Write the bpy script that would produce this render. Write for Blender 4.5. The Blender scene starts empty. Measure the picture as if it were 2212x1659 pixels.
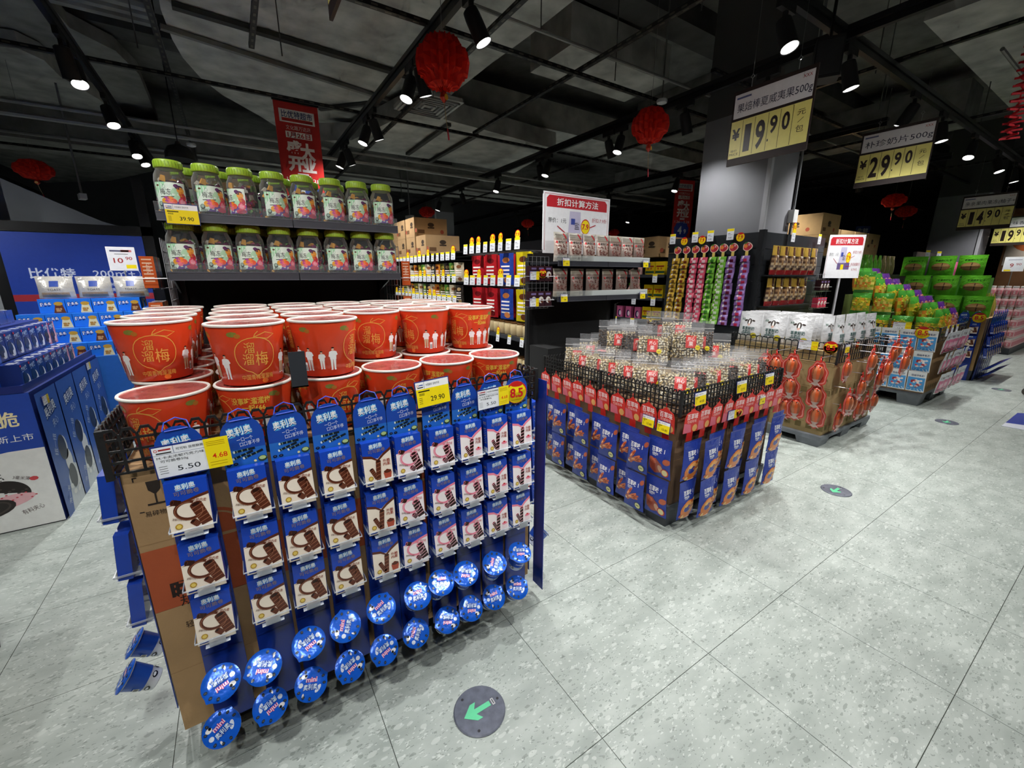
import bpy, math, random
from mathutils import Vector, Matrix
from mathutils.geometry import tessellate_polygon
rnd = random.Random(7)
SC = bpy.context.scene
COL = SC.collection
R = math.radians
# ------------------------------------------------------------------ camera
# world: X runs along the main aisle (away to the right), Y into the shop, Z up
FPX, PITCH, AZ, CAMH = 902.0, R(14.45), R(57.1), 1.5
_fl = Vector((math.cos(AZ), math.sin(AZ), 0)); _rt = Vector((math.sin(AZ), -math.cos(AZ), 0)); _z = Vector((0, 0, 1))
_fw = _fl * math.cos(PITCH) - _z * math.sin(PITCH); _up = _fl * math.sin(PITCH) + _z * math.cos(PITCH)
cam = bpy.data.cameras.new('camera'); camo = bpy.data.objects.new('camera', cam); COL.objects.link(camo)
cam.sensor_width = 36; cam.lens = FPX / 2212 * 36; cam.clip_start = 0.02; cam.clip_end = 100
m3 = Matrix((_rt, _up, -_fw)).transposed()
camo.matrix_world = Matrix.Translation((0, 0, CAMH)) @ m3.to_4x4()
SC.camera = camo
# ------------------------------------------------------------------ world, exposure
w = bpy.data.worlds.new('world'); SC.world = w; w.use_nodes = True
w.node_tree.nodes['Background'].inputs[0].default_value = (0.85, 0.92, 1, 1)
w.node_tree.nodes['Background'].inputs[1].default_value = 0.045
SC.view_settings.view_transform = 'Standard'; SC.view_settings.look = 'None'
SC.view_settings.exposure = 0.56; SC.view_settings.gamma = 1; SC.view_settings.use_curve_mapping = False
cy = SC.cycles
cy.use_denoising = True; cy.max_bounces = 5; cy.diffuse_bounces = 3; cy.glossy_bounces = 2
cy.transmission_bounces = 4; cy.transparent_max_bounces = 14; cy.caustics_reflective = False; cy.caustics_refractive = False
cy.sample_clamp_indirect = 4.0; cy.use_adaptive_sampling = True; cy.adaptive_threshold = 0.07; cy.adaptive_min_samples = 12; cy.light_sampling_threshold = 0.03
LAMP_W = 78.0          # one track spotlight


def _ray(u, v): return _rt * ((u - 1106) / FPX) - _up * ((v - 829.5) / FPX) + _fw
def at_z(u, v, z):
    d = _ray(u, v); t = (z - CAMH) / d.z
    return Vector((t * d.x, t * d.y, z))
def at_x(u, v, x):
    d = _ray(u, v); t = x / d.x
    return Vector((x, t * d.y, CAMH + t * d.z))
def at_y(u, v, y):
    d = _ray(u, v); t = y / d.y
    return Vector((t * d.x, y, CAMH + t * d.z))

# ------------------------------------------------------------------ colours and materials
def _lin(x): return x / 12.92 if x <= 0.04045 else ((x + 0.055) / 1.055) ** 2.4
def C(h):
    h = h.lstrip('#')
    return tuple(_lin(int(h[i:i + 2], 16) / 255) for i in (0, 2, 4))
WHITE = C('f2f2f0'); BLACK = C('161616'); RED = C('c8201c'); YEL = C('f6dd12'); NAVY = C('1b2f78')
MATS = {}
def mat(name, col=None, rough=0.5, metal=0.0, noise=0.0, nscale=8.0, bump=0.0, bscale=60.0, clear=0.0, tint=None, emit=0.0, trans=0.0, spec=0.5, coat=0.0):
    if name in MATS: return MATS[name]
    m = bpy.data.materials.new(name); m.use_nodes = True; MATS[name] = m
    nt = m.node_tree; n = nt.nodes; L = nt.links
    p = n['Principled BSDF']; out = n['Material Output']
    p.inputs['Roughness'].default_value = rough; p.inputs['Metallic'].default_value = metal
    p.inputs['Specular IOR Level'].default_value = spec; p.inputs['Coat Weight'].default_value = coat
    p.inputs['Coat Roughness'].default_value = 0.12
    src = None
    if col is None:
        a = n.new('ShaderNodeAttribute'); a.attribute_name = 'Col'; src = a.outputs['Color']
    else:
        g = n.new('ShaderNodeRGB'); g.outputs[0].default_value = (*col, 1); src = g.outputs[0]
    tc = n.new('ShaderNodeTexCoord')
    if noise > 0:
        nz = n.new('ShaderNodeTexNoise'); nz.inputs['Scale'].default_value = nscale; nz.inputs['Detail'].default_value = 6
        L.new(tc.outputs['Object'], nz.inputs['Vector'])
        mr = n.new('ShaderNodeMapRange'); mr.inputs[1].default_value = 0.3; mr.inputs[2].default_value = 0.7
        mr.inputs[3].default_value = 1 - noise; mr.inputs[4].default_value = 1 + noise * 0.6
        L.new(nz.outputs['Fac'], mr.inputs[0])
        mx = n.new('ShaderNodeVectorMath'); mx.operation = 'SCALE'
        L.new(src, mx.inputs[0]); L.new(mr.outputs[0], mx.inputs['Scale']); src = mx.outputs[0]
    L.new(src, p.inputs['Base Color'])
    if bump > 0:
        nb = n.new('ShaderNodeTexNoise'); nb.inputs['Scale'].default_value = bscale; nb.inputs['Detail'].default_value = 3
        L.new(tc.outputs['Object'], nb.inputs['Vector'])
        b = n.new('ShaderNodeBump'); b.inputs['Strength'].default_value = bump; b.inputs['Distance'].default_value = 0.01
        L.new(nb.outputs['Fac'], b.inputs['Height']); L.new(b.outputs[0], p.inputs['Normal'])
    if emit > 0:
        L.new(src, p.inputs['Emission Color']); p.inputs['Emission Strength'].default_value = emit
    if trans > 0:
        td = n.new('ShaderNodeBsdfTranslucent'); L.new(src, td.inputs[0])
        ms = n.new('ShaderNodeMixShader'); ms.inputs[0].default_value = trans
        L.new(p.outputs[0], ms.inputs[1]); L.new(td.outputs[0], ms.inputs[2]); L.new(ms.outputs[0], out.inputs[0])
    if clear > 0:      # thin clear plastic: see-through film that shines at grazing angles
        tr = n.new('ShaderNodeBsdfTransparent'); tr.inputs[0].default_value = (*(tint or (1, 1, 1)), 1)
        fr = n.new('ShaderNodeFresnel'); fr.inputs['IOR'].default_value = 1.45
        if bump > 0: L.new(b.outputs[0], fr.inputs['Normal'])
        ad = n.new('ShaderNodeMath'); ad.operation = 'ADD'; ad.use_clamp = True; ad.inputs[1].default_value = 1 - clear
        L.new(fr.outputs[0], ad.inputs[0])
        ms = n.new('ShaderNodeMixShader'); L.new(ad.outputs[0], ms.inputs[0])
        L.new(tr.outputs[0], ms.inputs[1]); L.new(p.outputs[0], ms.inputs[2]); L.new(ms.outputs[0], out.inputs[0])
    return m

PRINT = mat('printed_paper', rough=0.38, noise=0.05, nscale=30)
GLOSS = mat('glossy_print', rough=0.2, noise=0.05, nscale=20)
FOIL = mat('crinkled_foil', rough=0.24, noise=0.1, nscale=14, bump=0.55, bscale=28, metal=0.15)
LID = mat('foil_lid', rough=0.22, noise=0.08, nscale=30, bump=0.35, bscale=22, metal=0.25)
MATTE = mat('matte_paint', rough=0.8, noise=0.1, nscale=6)
PLAST = mat('plastic', rough=0.4, noise=0.08, nscale=10)
DARKP = mat('dark_plastic', rough=0.55, noise=0.2, nscale=12, bump=0.08, bscale=150)
STEEL = mat('painted_steel', rough=0.35, metal=0.35, noise=0.12, nscale=9)
WIRE = mat('zinc_wire', rough=0.3, metal=0.8, noise=0.08, nscale=20)
KRAFT = mat('corrugated_board', rough=0.85, noise=0.16, nscale=5, bump=0.1, bscale=90)
CLEAR = mat('clear_plastic', col=(0.9, 0.92, 0.92), rough=0.06, clear=0.985, tint=(0.95, 0.97, 0.96))
FILM = mat('clear_film', col=(0.92, 0.92, 0.93), rough=0.12, clear=0.965, bump=0.5, bscale=24)
TRAY = mat('tray_plastic', col=(0.85, 0.9, 0.95), rough=0.15, clear=0.72)
LANT = mat('tissue_paper', rough=0.7, noise=0.15, nscale=18, trans=0.45)
NUT = mat('shell', rough=0.55, noise=0.12, nscale=60)
LENS = mat('lamp_lens', col=(1, 0.98, 0.95), emit=9.0)

# ------------------------------------------------------------------ mesh builder
class B:
    def __init__(s): s.v = []; s.f = []; s.c = []; s.m = []
    def add(s, vs, fs, col, mi=0, M=None):
        k = len(s.v)
        s.v.extend([tuple(M @ Vector(p)) for p in vs] if M is not None else vs)
        for f in fs: s.f.append([i + k for i in f])
        if isinstance(col, list): s.c.extend(col)
        else: s.c.extend([col] * len(fs))
        s.m.extend([mi] * len(fs)); return s
    def box(s, x0, y0, z0, x1, y1, z1, col, mi=0, M=None):
        v = [(x0, y0, z0), (x1, y0, z0), (x1, y1, z0), (x0, y1, z0), (x0, y0, z1), (x1, y0, z1), (x1, y1, z1), (x0, y1, z1)]
        return s.add(v, [(3, 2, 1, 0), (4, 5, 6, 7), (0, 1, 5, 4), (1, 2, 6, 5), (2, 3, 7, 6), (3, 0, 4, 7)], col, mi, M)
    def cbox(s, c, d, col, mi=0, M=None):
        return s.box(c[0] - d[0] / 2, c[1] - d[1] / 2, c[2] - d[2] / 2, c[0] + d[0] / 2, c[1] + d[1] / 2, c[2] + d[2] / 2, col, mi, M)
    def bar(s, a, b, w, h, col, mi=0):
        a = Vector(a); b = Vector(b); d = (b - a); L = d.length; d.normalize()
        q = d.to_track_quat('Y', 'Z').to_matrix().to_4x4(); q.translation = a
        return s.box(-w / 2, 0, -h / 2, w / 2, L, h / 2, col, mi, q)
    def tube(s, pts, r, col, n=6, mi=0, cap=True):
        pts = [Vector(p) for p in pts]; k = len(s.v); N = len(pts)
        for i, p in enumerate(pts):
            d = (pts[min(i + 1, N - 1)] - pts[max(i - 1, 0)]).normalized()
            u = d.orthogonal().normalized() if i == 0 else (u - d * u.dot(d)).normalized()
            v = d.cross(u); rr = r[i] if isinstance(r, (list, tuple)) else r
            for j in range(n):
                a = 2 * math.pi * j / n; s.v.append(tuple(p + (u * math.cos(a) + v * math.sin(a)) * rr))
        fs = [(k + i * n + j, k + i * n + (j + 1) % n, k + (i + 1) * n + (j + 1) % n, k + (i + 1) * n + j) for i in range(N - 1) for j in range(n)]
        if cap: fs += [tuple(k + j for j in range(n))[::-1], tuple(k + (N - 1) * n + j for j in range(n))]
        s.f.extend([list(f) for f in fs]); s.c.extend([col] * len(fs)); s.m.extend([mi] * len(fs)); return s
    def lathe(s, prof, col, n=20, mi=0, cap=(True, True), M=None):
        vs = [(r * math.cos(2 * math.pi * j / n), r * math.sin(2 * math.pi * j / n), z) for r, z in prof for j in range(n)]
        fs = []; cs = []
        for i in range(len(prof) - 1):
            for j in range(n):
                fs.append((i * n + j, i * n + (j + 1) % n, (i + 1) * n + (j + 1) % n, (i + 1) * n + j)); cs.append(col[i] if isinstance(col, list) else col)
        if cap[0]: fs.append(tuple(range(n))[::-1]); cs.append(col[0] if isinstance(col, list) else col)
        if cap[1]: fs.append(tuple((len(prof) - 1) * n + j for j in range(n))); cs.append(col[-1] if isinstance(col, list) else col)
        return s.add(vs, fs, cs, mi, M)
    def prism(s, pts, y0, y1, col, mi=0, M=None):      # outline in x,z pushed along y
        n = len(pts)
        vs = [(x, y0, z) for x, z in pts] + [(x, y1, z) for x, z in pts]
        t = tessellate_polygon([[Vector((x, z, 0)) for x, z in pts]])
        fs = [tuple(q) for q in t] + [tuple(i + n for i in q)[::-1] for q in t]
        fs += [(i, (i + 1) % n, n + (i + 1) % n, n + i) for i in range(n)]
        return s.add(vs, fs, col, mi, M)
    def slab(s, pts, z0, z1, col, mi=0):               # outline in x,y pushed along z
        n = len(pts)
        vs = [(x, y, z0) for x, y in pts] + [(x, y, z1) for x, y in pts]
        t = tessellate_polygon([[Vector((x, y, 0)) for x, y in pts]])
        fs = [tuple(q)[::-1] for q in t] + [tuple(i + n for i in q) for q in t]
        fs += [(i, (i + 1) % n, n + (i + 1) % n, n + i) for i in range(n)]
        return s.add(vs, fs, col, mi)
    def mesh(s, name, mats, smooth=None):
        me = bpy.data.meshes.new(name); me.from_pydata(s.v, [], s.f)
        for m in (mats if isinstance(mats, (list, tuple)) else [mats]): me.materials.append(m)
        if any(s.m): me.polygons.foreach_set('material_index', s.m)
        at = me.color_attributes.new('Col', 'FLOAT_COLOR', 'CORNER')
        buf = []
        for f, c in zip(s.f, s.c): buf.extend((c[0], c[1], c[2], 1.0) * len(f))
        at.data.foreach_set('color', buf)
        if smooth:
            me.shade_smooth(); me.set_sharp_from_angle(angle=R(smooth))
        me.update(); return me

_TXT = {}
def glyphs(s, bold=0.0, res=1):
    res = 3 if s.isascii() else 2
    k = (s, bold, res)
    if k not in _TXT:
        c = bpy.data.curves.new('t', 'FONT'); c.body = s; c.resolution_u = res; c.offset = bold; c.fill_mode = 'FRONT'
        o = bpy.data.objects.new('t', c); COL.objects.link(o)
        m = bpy.data.meshes.new_from_object(o); bpy.data.objects.remove(o); bpy.data.curves.remove(c)
        v = [(p.co.x, p.co.y) for p in m.vertices]; f = [tuple(q.vertices) for q in m.polygons]
        bpy.data.meshes.remove(m); _TXT[k] = (v, f, min(x for x, y in v), max(x for x, y in v))
    return _TXT[k]

def fine_split(v, f, L=0.022):
    """cut large pieces of artwork so that they follow a curved surface"""
    v = list(v); out = []; st = []
    for q in f:
        for i in range(1, len(q) - 1): st.append((q[0], q[i], q[i + 1]))
    memo = {}
    while st:
        a, b, c = st.pop()
        e = sorted((((v[p][0] - v[q][0]) ** 2 + (v[p][1] - v[q][1]) ** 2, p, q, r_) for p, q, r_ in ((a, b, c), (b, c, a), (c, a, b))), reverse=True)[0]
        if e[0] < L * L or len(v) > 20000: out.append((a, b, c)); continue
        p, q, r_ = e[1:]; k = (min(p, q), max(p, q))
        if k not in memo: memo[k] = len(v); v.append(((v[p][0] + v[q][0]) / 2, (v[p][1] + v[q][1]) / 2))
        m = memo[k]; st += [(p, m, r_), (m, q, r_)]
    return v, out
class Cv:
    """flat artwork: filled shapes with a colour and a layer, later laid on a surface"""
    def __init__(s): s.t = []
    def poly(s, pts, col, l=1):
        t = tessellate_polygon([[Vector((x, y, 0)) for x, y in pts]]); s.t.append((list(pts), [tuple(q) for q in t], col, l)); return s
    def rect(s, x0, y0, x1, y1, col, l=1, nx=1, ny=1):
        v = [(x0 + (x1 - x0) * i / nx, y0 + (y1 - y0) * j / ny) for j in range(ny + 1) for i in range(nx + 1)]
        f = [(j * (nx + 1) + i, j * (nx + 1) + i + 1, (j + 1) * (nx + 1) + i + 1, (j + 1) * (nx + 1) + i) for j in range(ny) for i in range(nx)]
        s.t.append((v, f, col, l)); return s
    def ell(s, cx, cy, rx, ry, col, l=1, n=16, a0=0, a1=360, rot=0):
        cr, sr = math.cos(R(rot)), math.sin(R(rot)); pts = [(cx, cy)]
        full = a1 - a0 >= 360; k = n if full else n + 1
        for i in range(k):
            a = R(a0 + (a1 - a0) * i / n); x, y = rx * math.cos(a), ry * math.sin(a); pts.append((cx + x * cr - y * sr, cy + x * sr + y * cr))
        f = [(0, i + 1, (i + 1) % k + 1 if full else i + 2) for i in range(n)]
        s.t.append((pts, f, col, l)); return s
    def ring(s, cx, cy, rx, ry, w, col, l=1, n=20, a0=0, a1=360, rot=0, w1=None):
        pts = []; cr, sr = math.cos(R(rot)), math.sin(R(rot))
        for i in range(n + 1):
            a = R(a0 + (a1 - a0) * i / n); ww = w + ((w1 if w1 is not None else w) - w) * i / n
            for d in (0, ww):
                x, y = (rx - d) * math.cos(a), (ry - d) * math.sin(a); pts.append((cx + x * cr - y * sr, cy + x * sr + y * cr))
        s.t.append((pts, [(2 * i, 2 * i + 2, 2 * i + 3, 2 * i + 1) for i in range(n)], col, l)); return s
    def line(s, pts, w, col, l=1):
        q = []; n = len(pts)
        for i, p in enumerate(pts):
            a = pts[max(0, i - 1)]; b = pts[min(n - 1, i + 1)]; dx, dy = b[0] - a[0], b[1] - a[1]; d = math.hypot(dx, dy) or 1
            q += [(p[0] - dy / d * w / 2, p[1] + dx / d * w / 2), (p[0] + dy / d * w / 2, p[1] - dx / d * w / 2)]
        s.t.append((q, [(2 * i, 2 * i + 1, 2 * i + 3, 2 * i + 2) for i in range(n - 1)], col, l)); return s
    def text(s, t, x, y, h, col, al='c', w=None, bold=0.0, rot=0, l=2, res=1, shear=0.0):
        v, f, a, b = glyphs(t, bold, res); k = h / 0.86; sx = k
        if w: sx = w / (b - a)
        ox = {'c': (a + b) / 2, 'l': a, 'r': b}[al]; cr, sr = math.cos(R(rot)), math.sin(R(rot)); pts = []
        for px, py in v:
            X = (px - ox) * sx + shear * py * k; Y = (py - 0.36) * k; pts.append((x + X * cr - Y * sr, y + X * sr + Y * cr))
        s.t.append((pts, f, col, l)); return s
    def put(s, other, x=0, y=0, k=1.0, rot=0, dl=0):
        cr, sr = math.cos(R(rot)) * k, math.sin(R(rot)) * k
        for v, f, c, l in other.t: s.t.append(([(x + a * cr - b * sr, y + a * sr + b * cr) for a, b in v], f, c, l + dl))
        return s
    def build(s, name, mats=None, fn=None, eps=0.0003, base=None):
        b = base or B()
        for v, f, c, l in s.t:
            if fn: v, f = fine_split(v, f)
            vs = [fn(x, y, (l + .8) * eps) if fn else (x, -(l + .8) * eps, y) for x, y in v]
            ff = []
            for q in f:
                if len(q) >= 3:
                    A = [v[i] for i in q]; ar = sum(A[i][0] * A[(i + 1) % len(A)][1] - A[(i + 1) % len(A)][0] * A[i][1] for i in range(len(A)))
                    ff.append(tuple(q) if ar > 0 else tuple(q)[::-1])
            b.add(vs, ff, c)
        return b.mesh(name, mats or PRINT)

# ------------------------------------------------------------------ objects
def obj(name, me, parent=None, loc=(0, 0, 0), rot=(0, 0, 0), s=None):
    o = bpy.data.objects.new(name, me); COL.objects.link(o); o.location = loc; o.rotation_euler = rot
    if s is not None: o.scale = s if isinstance(s, (tuple, list)) else (s, s, s)
    if parent: o.parent = parent
    return o
def tag(o, label, cat, group=None):
    o['label'] = label; o['category'] = cat
    if group: o['group'] = group
    return o
def struct(name, me, parent=None, loc=(0, 0, 0), rot=(0, 0, 0)):
    o = obj(name, me, parent, loc, rot)
    if not parent: o['kind'] = 'structure'
    return o
def inst(proto, name, label, cat, loc, rz=0.0, rx=0.0, ry=0.0, group=None, s=None):
    """proto = (body mesh, [(part name, mesh, kind or None, [sub-parts])...]); every copy gets its own objects on shared meshes"""
    o = obj(name, proto[0], None, loc, (R(rx), R(ry), R(rz)), s); tag(o, label, cat, group)
    for p in proto[1]:
        q = obj(p[0], p[1], o)
        if len(p) > 2 and p[2]: q['kind'] = p[2]
        if len(p) > 3:
            for r_ in p[3]: obj(r_[0], r_[1], q)
    return o
ORD = ['first', 'second', 'third', 'fourth', 'fifth', 'sixth', 'seventh', 'eighth', 'ninth', 'tenth', 'eleventh', 'twelfth', 'thirteenth', 'fourteenth', 'fifteenth', 'sixteenth']
def flat(cv, x0, y0, x1, y1, col, th=0.0015, mats=PRINT, name='sheet', base=None):
    """a thin printed sheet of real thickness, artwork on its -Y face"""
    b = base or B()
    if base is None: b.box(x0, 0, y0, x1, th, y1, col)
    return cv.build(name, mats, base=b)
def pillow(wd, ht, th, col, nx=6, ny=8, gus=0.25, pinch=0.15, back=None):
    """stand-up or hanging bag; returns (builder, surface function). origin bottom centre, faces -Y, z from 0 to ht"""
    def depth(u, v):                                    # u,v in 0..1
        e = (4 * u * (1 - u)) ** 0.6
        g = min(1, (gus + v * 2.2)) * (min(1.0, (1 - v) / 0.55 + 0.02)) if gus > 0 else (4 * v * (1 - v)) ** 0.5
        return th / 2 * e * g + 0.0012
    def wid(v): return wd / 2 * (1 - pinch * (4 * v * (1 - v)) ** 1.0 * 0.35)
    def srf(x, y, w):                                    # x in -wd/2..wd/2, y in 0..ht
        v = min(1, max(0, y / ht)); u = min(1, max(0, x / wd + 0.5)); return ((u - 0.5) * 2 * wid(v), -depth(u, v) - w, y)
    b = B()
    for side in (-1, 1):
        vs = []; fs = []; cs = []
        for j in range(ny + 1):
            for i in range(nx + 1):
                u, v = i / nx, j / ny; vs.append(((u - 0.5) * 2 * wid(v), side * depth(u, v), v * ht))
        for j in range(ny):
            for i in range(nx):
                q = (j * (nx + 1) + i, j * (nx + 1) + i + 1, (j + 1) * (nx + 1) + i + 1, (j + 1) * (nx + 1) + i)
                fs.append(q if side < 0 else q[::-1])
                c = col(i / nx + 0.5 / nx, (j + 0.5) / ny) if callable(col) else col
                cs.append(c if side < 0 or not back else back)
        b.add(vs, fs, cs)
    n1 = nx + 1; off = n1 * (ny + 1); ed = []
    for j in range(ny):
        ed += [(j * n1, (j + 1) * n1, off + (j + 1) * n1, off + j * n1), (j * n1 + nx, off + j * n1 + nx, off + (j + 1) * n1 + nx, (j + 1) * n1 + nx)]
    for i in range(nx): ed += [(i, off + i, off + i + 1, i + 1), (ny * n1 + i, ny * n1 + i + 1, off + ny * n1 + i + 1, off + ny * n1 + i)]
    c0 = col(0.5, 0.5) if callable(col) else col
    for f in ed: b.f.append(list(f)); b.c.append(c0); b.m.append(0)
    return b, srf
def smooth(b, name, mats, a=50): return b.mesh(name, mats, smooth=a)
def person(shirt, pants, hair=C('241a18')):
    """small printed figure, about 1 high, feet at 0"""
    p = Cv(); sk = C('e0b49a')
    p.poly([(-.1, .02), (-.03, .02), (-.005, .48), (-.12, .48)], pants).poly([(.03, .02), (.1, .02), (.12, .48), (.005, .48)], pants)
    p.ell(-.075, .015, .05, .02, WHITE, 2, 6).ell(.075, .015, .05, .02, WHITE, 2, 6)
    p.poly([(-.13, .46), (.13, .46), (.15, .8), (.06, .84), (-.06, .84), (-.15, .8)], shirt, 2)
    p.poly([(-.15, .8), (-.19, .6), (-.13, .56), (-.12, .7)], shirt, 2).poly([(.15, .8), (.2, .66), (.08, .6), (.07, .65), (.13, .7)], shirt, 3)
    p.rect(-.02, .82, .02, .87, sk, 2).ell(0, .91, .055, .07, sk, 3, 8).ell(0, .94, .065, .055, hair, 4, 8, 0, 180)
    return p
# ================================================================== the room
def floor_material():
    m = bpy.data.materials.new('terrazzo_tile'); m.use_nodes = True; nt = m.node_tree; n = nt.nodes; L = nt.links; p = n['Principled BSDF']
    g = n.new('ShaderNodeNewGeometry'); mp = n.new('ShaderNodeMapping'); mp.inputs['Rotation'].default_value = (0, 0, 0.5); mp.inputs['Scale'].default_value = (1, 2.1, 1)
    L.new(g.outputs['Position'], mp.inputs['Vector'])
    nz = n.new('ShaderNodeTexNoise'); nz.inputs['Scale'].default_value = 5; nz.inputs['Detail'].default_value = 8; L.new(mp.outputs[0], nz.inputs['Vector'])
    r0 = n.new('ShaderNodeValToRGB'); e = r0.color_ramp.elements
    e[0].position = .3; e[0].color = (*C('9aa29b'), 1); e[1].position = .72; e[1].color = (*C('b8bfb8'), 1); L.new(nz.outputs['Fac'], r0.inputs[0])
    col = r0.outputs[0]
    for sc, th, c in ((26, .16, 'c6ccc5'), (38, .12, '7d857d'), (64, .16, 'd0d6cf'), (85, .14, '6e766f')):
        wn = n.new('ShaderNodeTexNoise'); wn.inputs['Scale'].default_value = sc * .5; L.new(mp.outputs[0], wn.inputs['Vector'])
        ad = n.new('ShaderNodeVectorMath'); ad.operation = 'MULTIPLY_ADD'; ad.inputs[1].default_value = (.05, .05, .05); L.new(wn.outputs['Color'], ad.inputs[0]); L.new(mp.outputs[0], ad.inputs[2])
        vo = n.new('ShaderNodeTexVoronoi'); vo.inputs['Scale'].default_value = sc; L.new(ad.outputs[0], vo.inputs['Vector'])
        sp = n.new('ShaderNodeSeparateColor'); L.new(vo.outputs['Color'], sp.inputs[0])
        lt = n.new('ShaderNodeMath'); lt.operation = 'LESS_THAN'; lt.inputs[1].default_value = th; L.new(sp.outputs[0], lt.inputs[0])
        l2 = n.new('ShaderNodeMath'); l2.operation = 'LESS_THAN'; l2.inputs[1].default_value = .42; L.new(vo.outputs['Distance'], l2.inputs[0])
        mu = n.new('ShaderNodeMath'); mu.operation = 'MULTIPLY'; L.new(lt.outputs[0], mu.inputs[0]); L.new(l2.outputs[0], mu.inputs[1])
        m7 = n.new('ShaderNodeMath'); m7.operation = 'MULTIPLY'; m7.inputs[1].default_value = .6; L.new(mu.outputs[0], m7.inputs[0])
        mx = n.new('ShaderNodeMix'); mx.data_type = 'RGBA'; L.new(m7.outputs[0], mx.inputs[0]); L.new(col, mx.inputs[6]); mx.inputs[7].default_value = (*C(c), 1); col = mx.outputs[2]
    L.new(col, p.inputs['Base Color']); p.inputs['Roughness'].default_value = .42; p.inputs['Specular IOR Level'].default_value = .35
    return m
TILE = floor_material()
RX0, RX1, RY0, RY1, RZ = -7.0, 24.0, -5.0, 17.0, 4.5
grout = mat('grout', col=C('62665f'), rough=.9, noise=.2)
floor = struct('floor', B().box(RX0, RY0, -.06, RX1, RY1, -.004, C('6a6e68')).mesh('floor', grout))
tm = B().box(-.2988, -.2988, -.02, .2988, .2988, 0, WHITE).mesh('tile', TILE)
cells = []
for i in range(-13, 39):
    for j in range(-9, 27):
        x, y = .83 + .6 * i + .3, .725 + .6 * j + .3
        if not (RX0 < x - .3 and x + .3 < RX1 and RY0 < y - .3 and y + .3 < RY1): continue
        q = Vector((x, y, -1.5)); d = q.dot(_fw)
        seen = d > .25 and abs(q.dot(_rt)) < d * 1.3 + .5 and q.dot(_up) > -d * .98 - .5
        cells.append((0 if seen else 1, x * x + y * y, x, y))
cells.sort()
for k, (a, b_, x, y) in enumerate(cells):
    if k < 290: obj('tile', tm, floor, (x, y, 0))
far = B()
for a, b_, x, y in cells[290:]: far.box(x - .2988, y - .2988, -.02, x + .2988, y + .2988, 0, WHITE)
fo = obj('far_tiles', far.mesh('far_tiles', TILE), floor); fo['kind'] = 'stuff'
wallm = mat('wall_paint', rough=.75, noise=.06, nscale=3)
GREYW = C('8f9296'); DARKW = C('585a5e')
struct('wall_back', B().box(RX0, RY1, 0, RX1, RY1 + .2, RZ, DARKW).mesh('wall_back', wallm))
struct('wall_left', B().box(RX0 - .2, RY0, 0, RX0, RY1, RZ, DARKW).mesh('wall_left', wallm))
struct('wall_right', B().box(RX1, RY0, 0, RX1 + .2, RY1, RZ, DARKW).mesh('wall_right', wallm))
struct('wall_front', B().box(RX0, RY0 - .2, 0, RX1, RY0, RZ, DARKW).mesh('wall_front', wallm))
ceilm = mat('ceiling_paint', rough=.85, noise=.35, nscale=4, bump=.15, bscale=20)
struct('ceiling', B().box(RX0, RY0, RZ, RX1, RY1, RZ + .2, C('6e6e6b')).mesh('ceiling', ceilm))
# square pillars: pale paint below 3.14 m, dark ceiling paint above
def pillar(x, y, wx, wy):
    b = B().box(x, y, 0, x + wx, y + wy, 3.14, C('7e7e83')).box(x, y, 3.14, x + wx, y + wy, RZ, C('4a4a49'))
    o = struct('pillar', b.mesh('pillar', wallm)); o['label'] = 'square pale grey pillar with dark painted top'
    obj('corner_trim', B().box(x - .012, y - .012, 0, x + .03, y + .03, 3.13, C('a6a6aa')).mesh('trim', wallm), o)
    return o
pil = pillar(4.62, 2.42, .53, .77)
obj('conduit', B().tube([(5.17, 2.405, 1.9), (5.17, 2.405, 4.4)], .014, C('77797c'), 8).mesh('conduit', STEEL), pil)
obj('junction_box', B().box(5.1, 2.36, 2.06, 5.19, 2.42, 2.19, C('d8d8d6')).mesh('jb', PLAST), pil)
pillar(13.0, 2.38, .7, .79)
pillar(4.62, 10.82, .53, .77)

# ------------------------------------------------------------------ ceiling services
DUCT = C('aeaea9'); DUCT2 = C('868682'); BLK = C('141415')
def duct(px, z, th, label, col=DUCT):
    pts = [at_z(u, v, z).to_2d() for u, v in px]
    o = obj('air_duct', B().slab([(p.x, p.y) for p in pts], z, z + th, col).mesh('air_duct', ceilm)); tag(o, label, 'duct'); return o
d1 = duct([(300, -160), (335, -60), (347, 20), (372, 85), (395, 125), (435, 170), (480, 205), (560, 250), (640, 300), (697, 303), (760, 300), (870, 255), (975, 205), (1060, 138), (1140, 80), (1250, -8), (1420, -160)], 3.75, .45, 'wide grey air duct with rounded corner above the jar shelves')
d2 = duct([(640, 304), (700, 304), (800, 326), (1000, 354), (1110, 374), (1200, 322), (1000, 268), (890, 240), (760, 303)], 3.45, .235, 'grey duct panel beyond the square vent grille')
d3 = duct([(-60, 92), (40, 105), (95, 130), (130, 165), (215, 215), (265, 260), (300, 320), (330, 370), (240, 390), (100, 395), (-60, 330)], 3.9, .17, 'grey curved duct over the far left corner')
d4 = duct([(-80, -60), (110, 10), (150, 60), (250, 110), (300, 160), (345, 270), (365, 370), (335, 372), (300, 318), (262, 256), (210, 210), (130, 160), (-80, 100)], 4.09, .15, 'dark arched duct bend above the left aisle track', DUCT2)
def seam(px, z, o, w=.05, col=C('6d6d6a')):
    a, b = at_z(*px[0], z), at_z(*px[1], z); obj('seam_bar', B().bar(a - _z * .02, b - _z * .02, w, .04, col).mesh('seam_bar', ceilm), o)
seam(((345, 52), (870, 222)), 3.74, d1, .05, C('7a7a78')); seam(((370, 5), (880, 160)), 3.74, d1, .07, C('3a3a38'))
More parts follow.
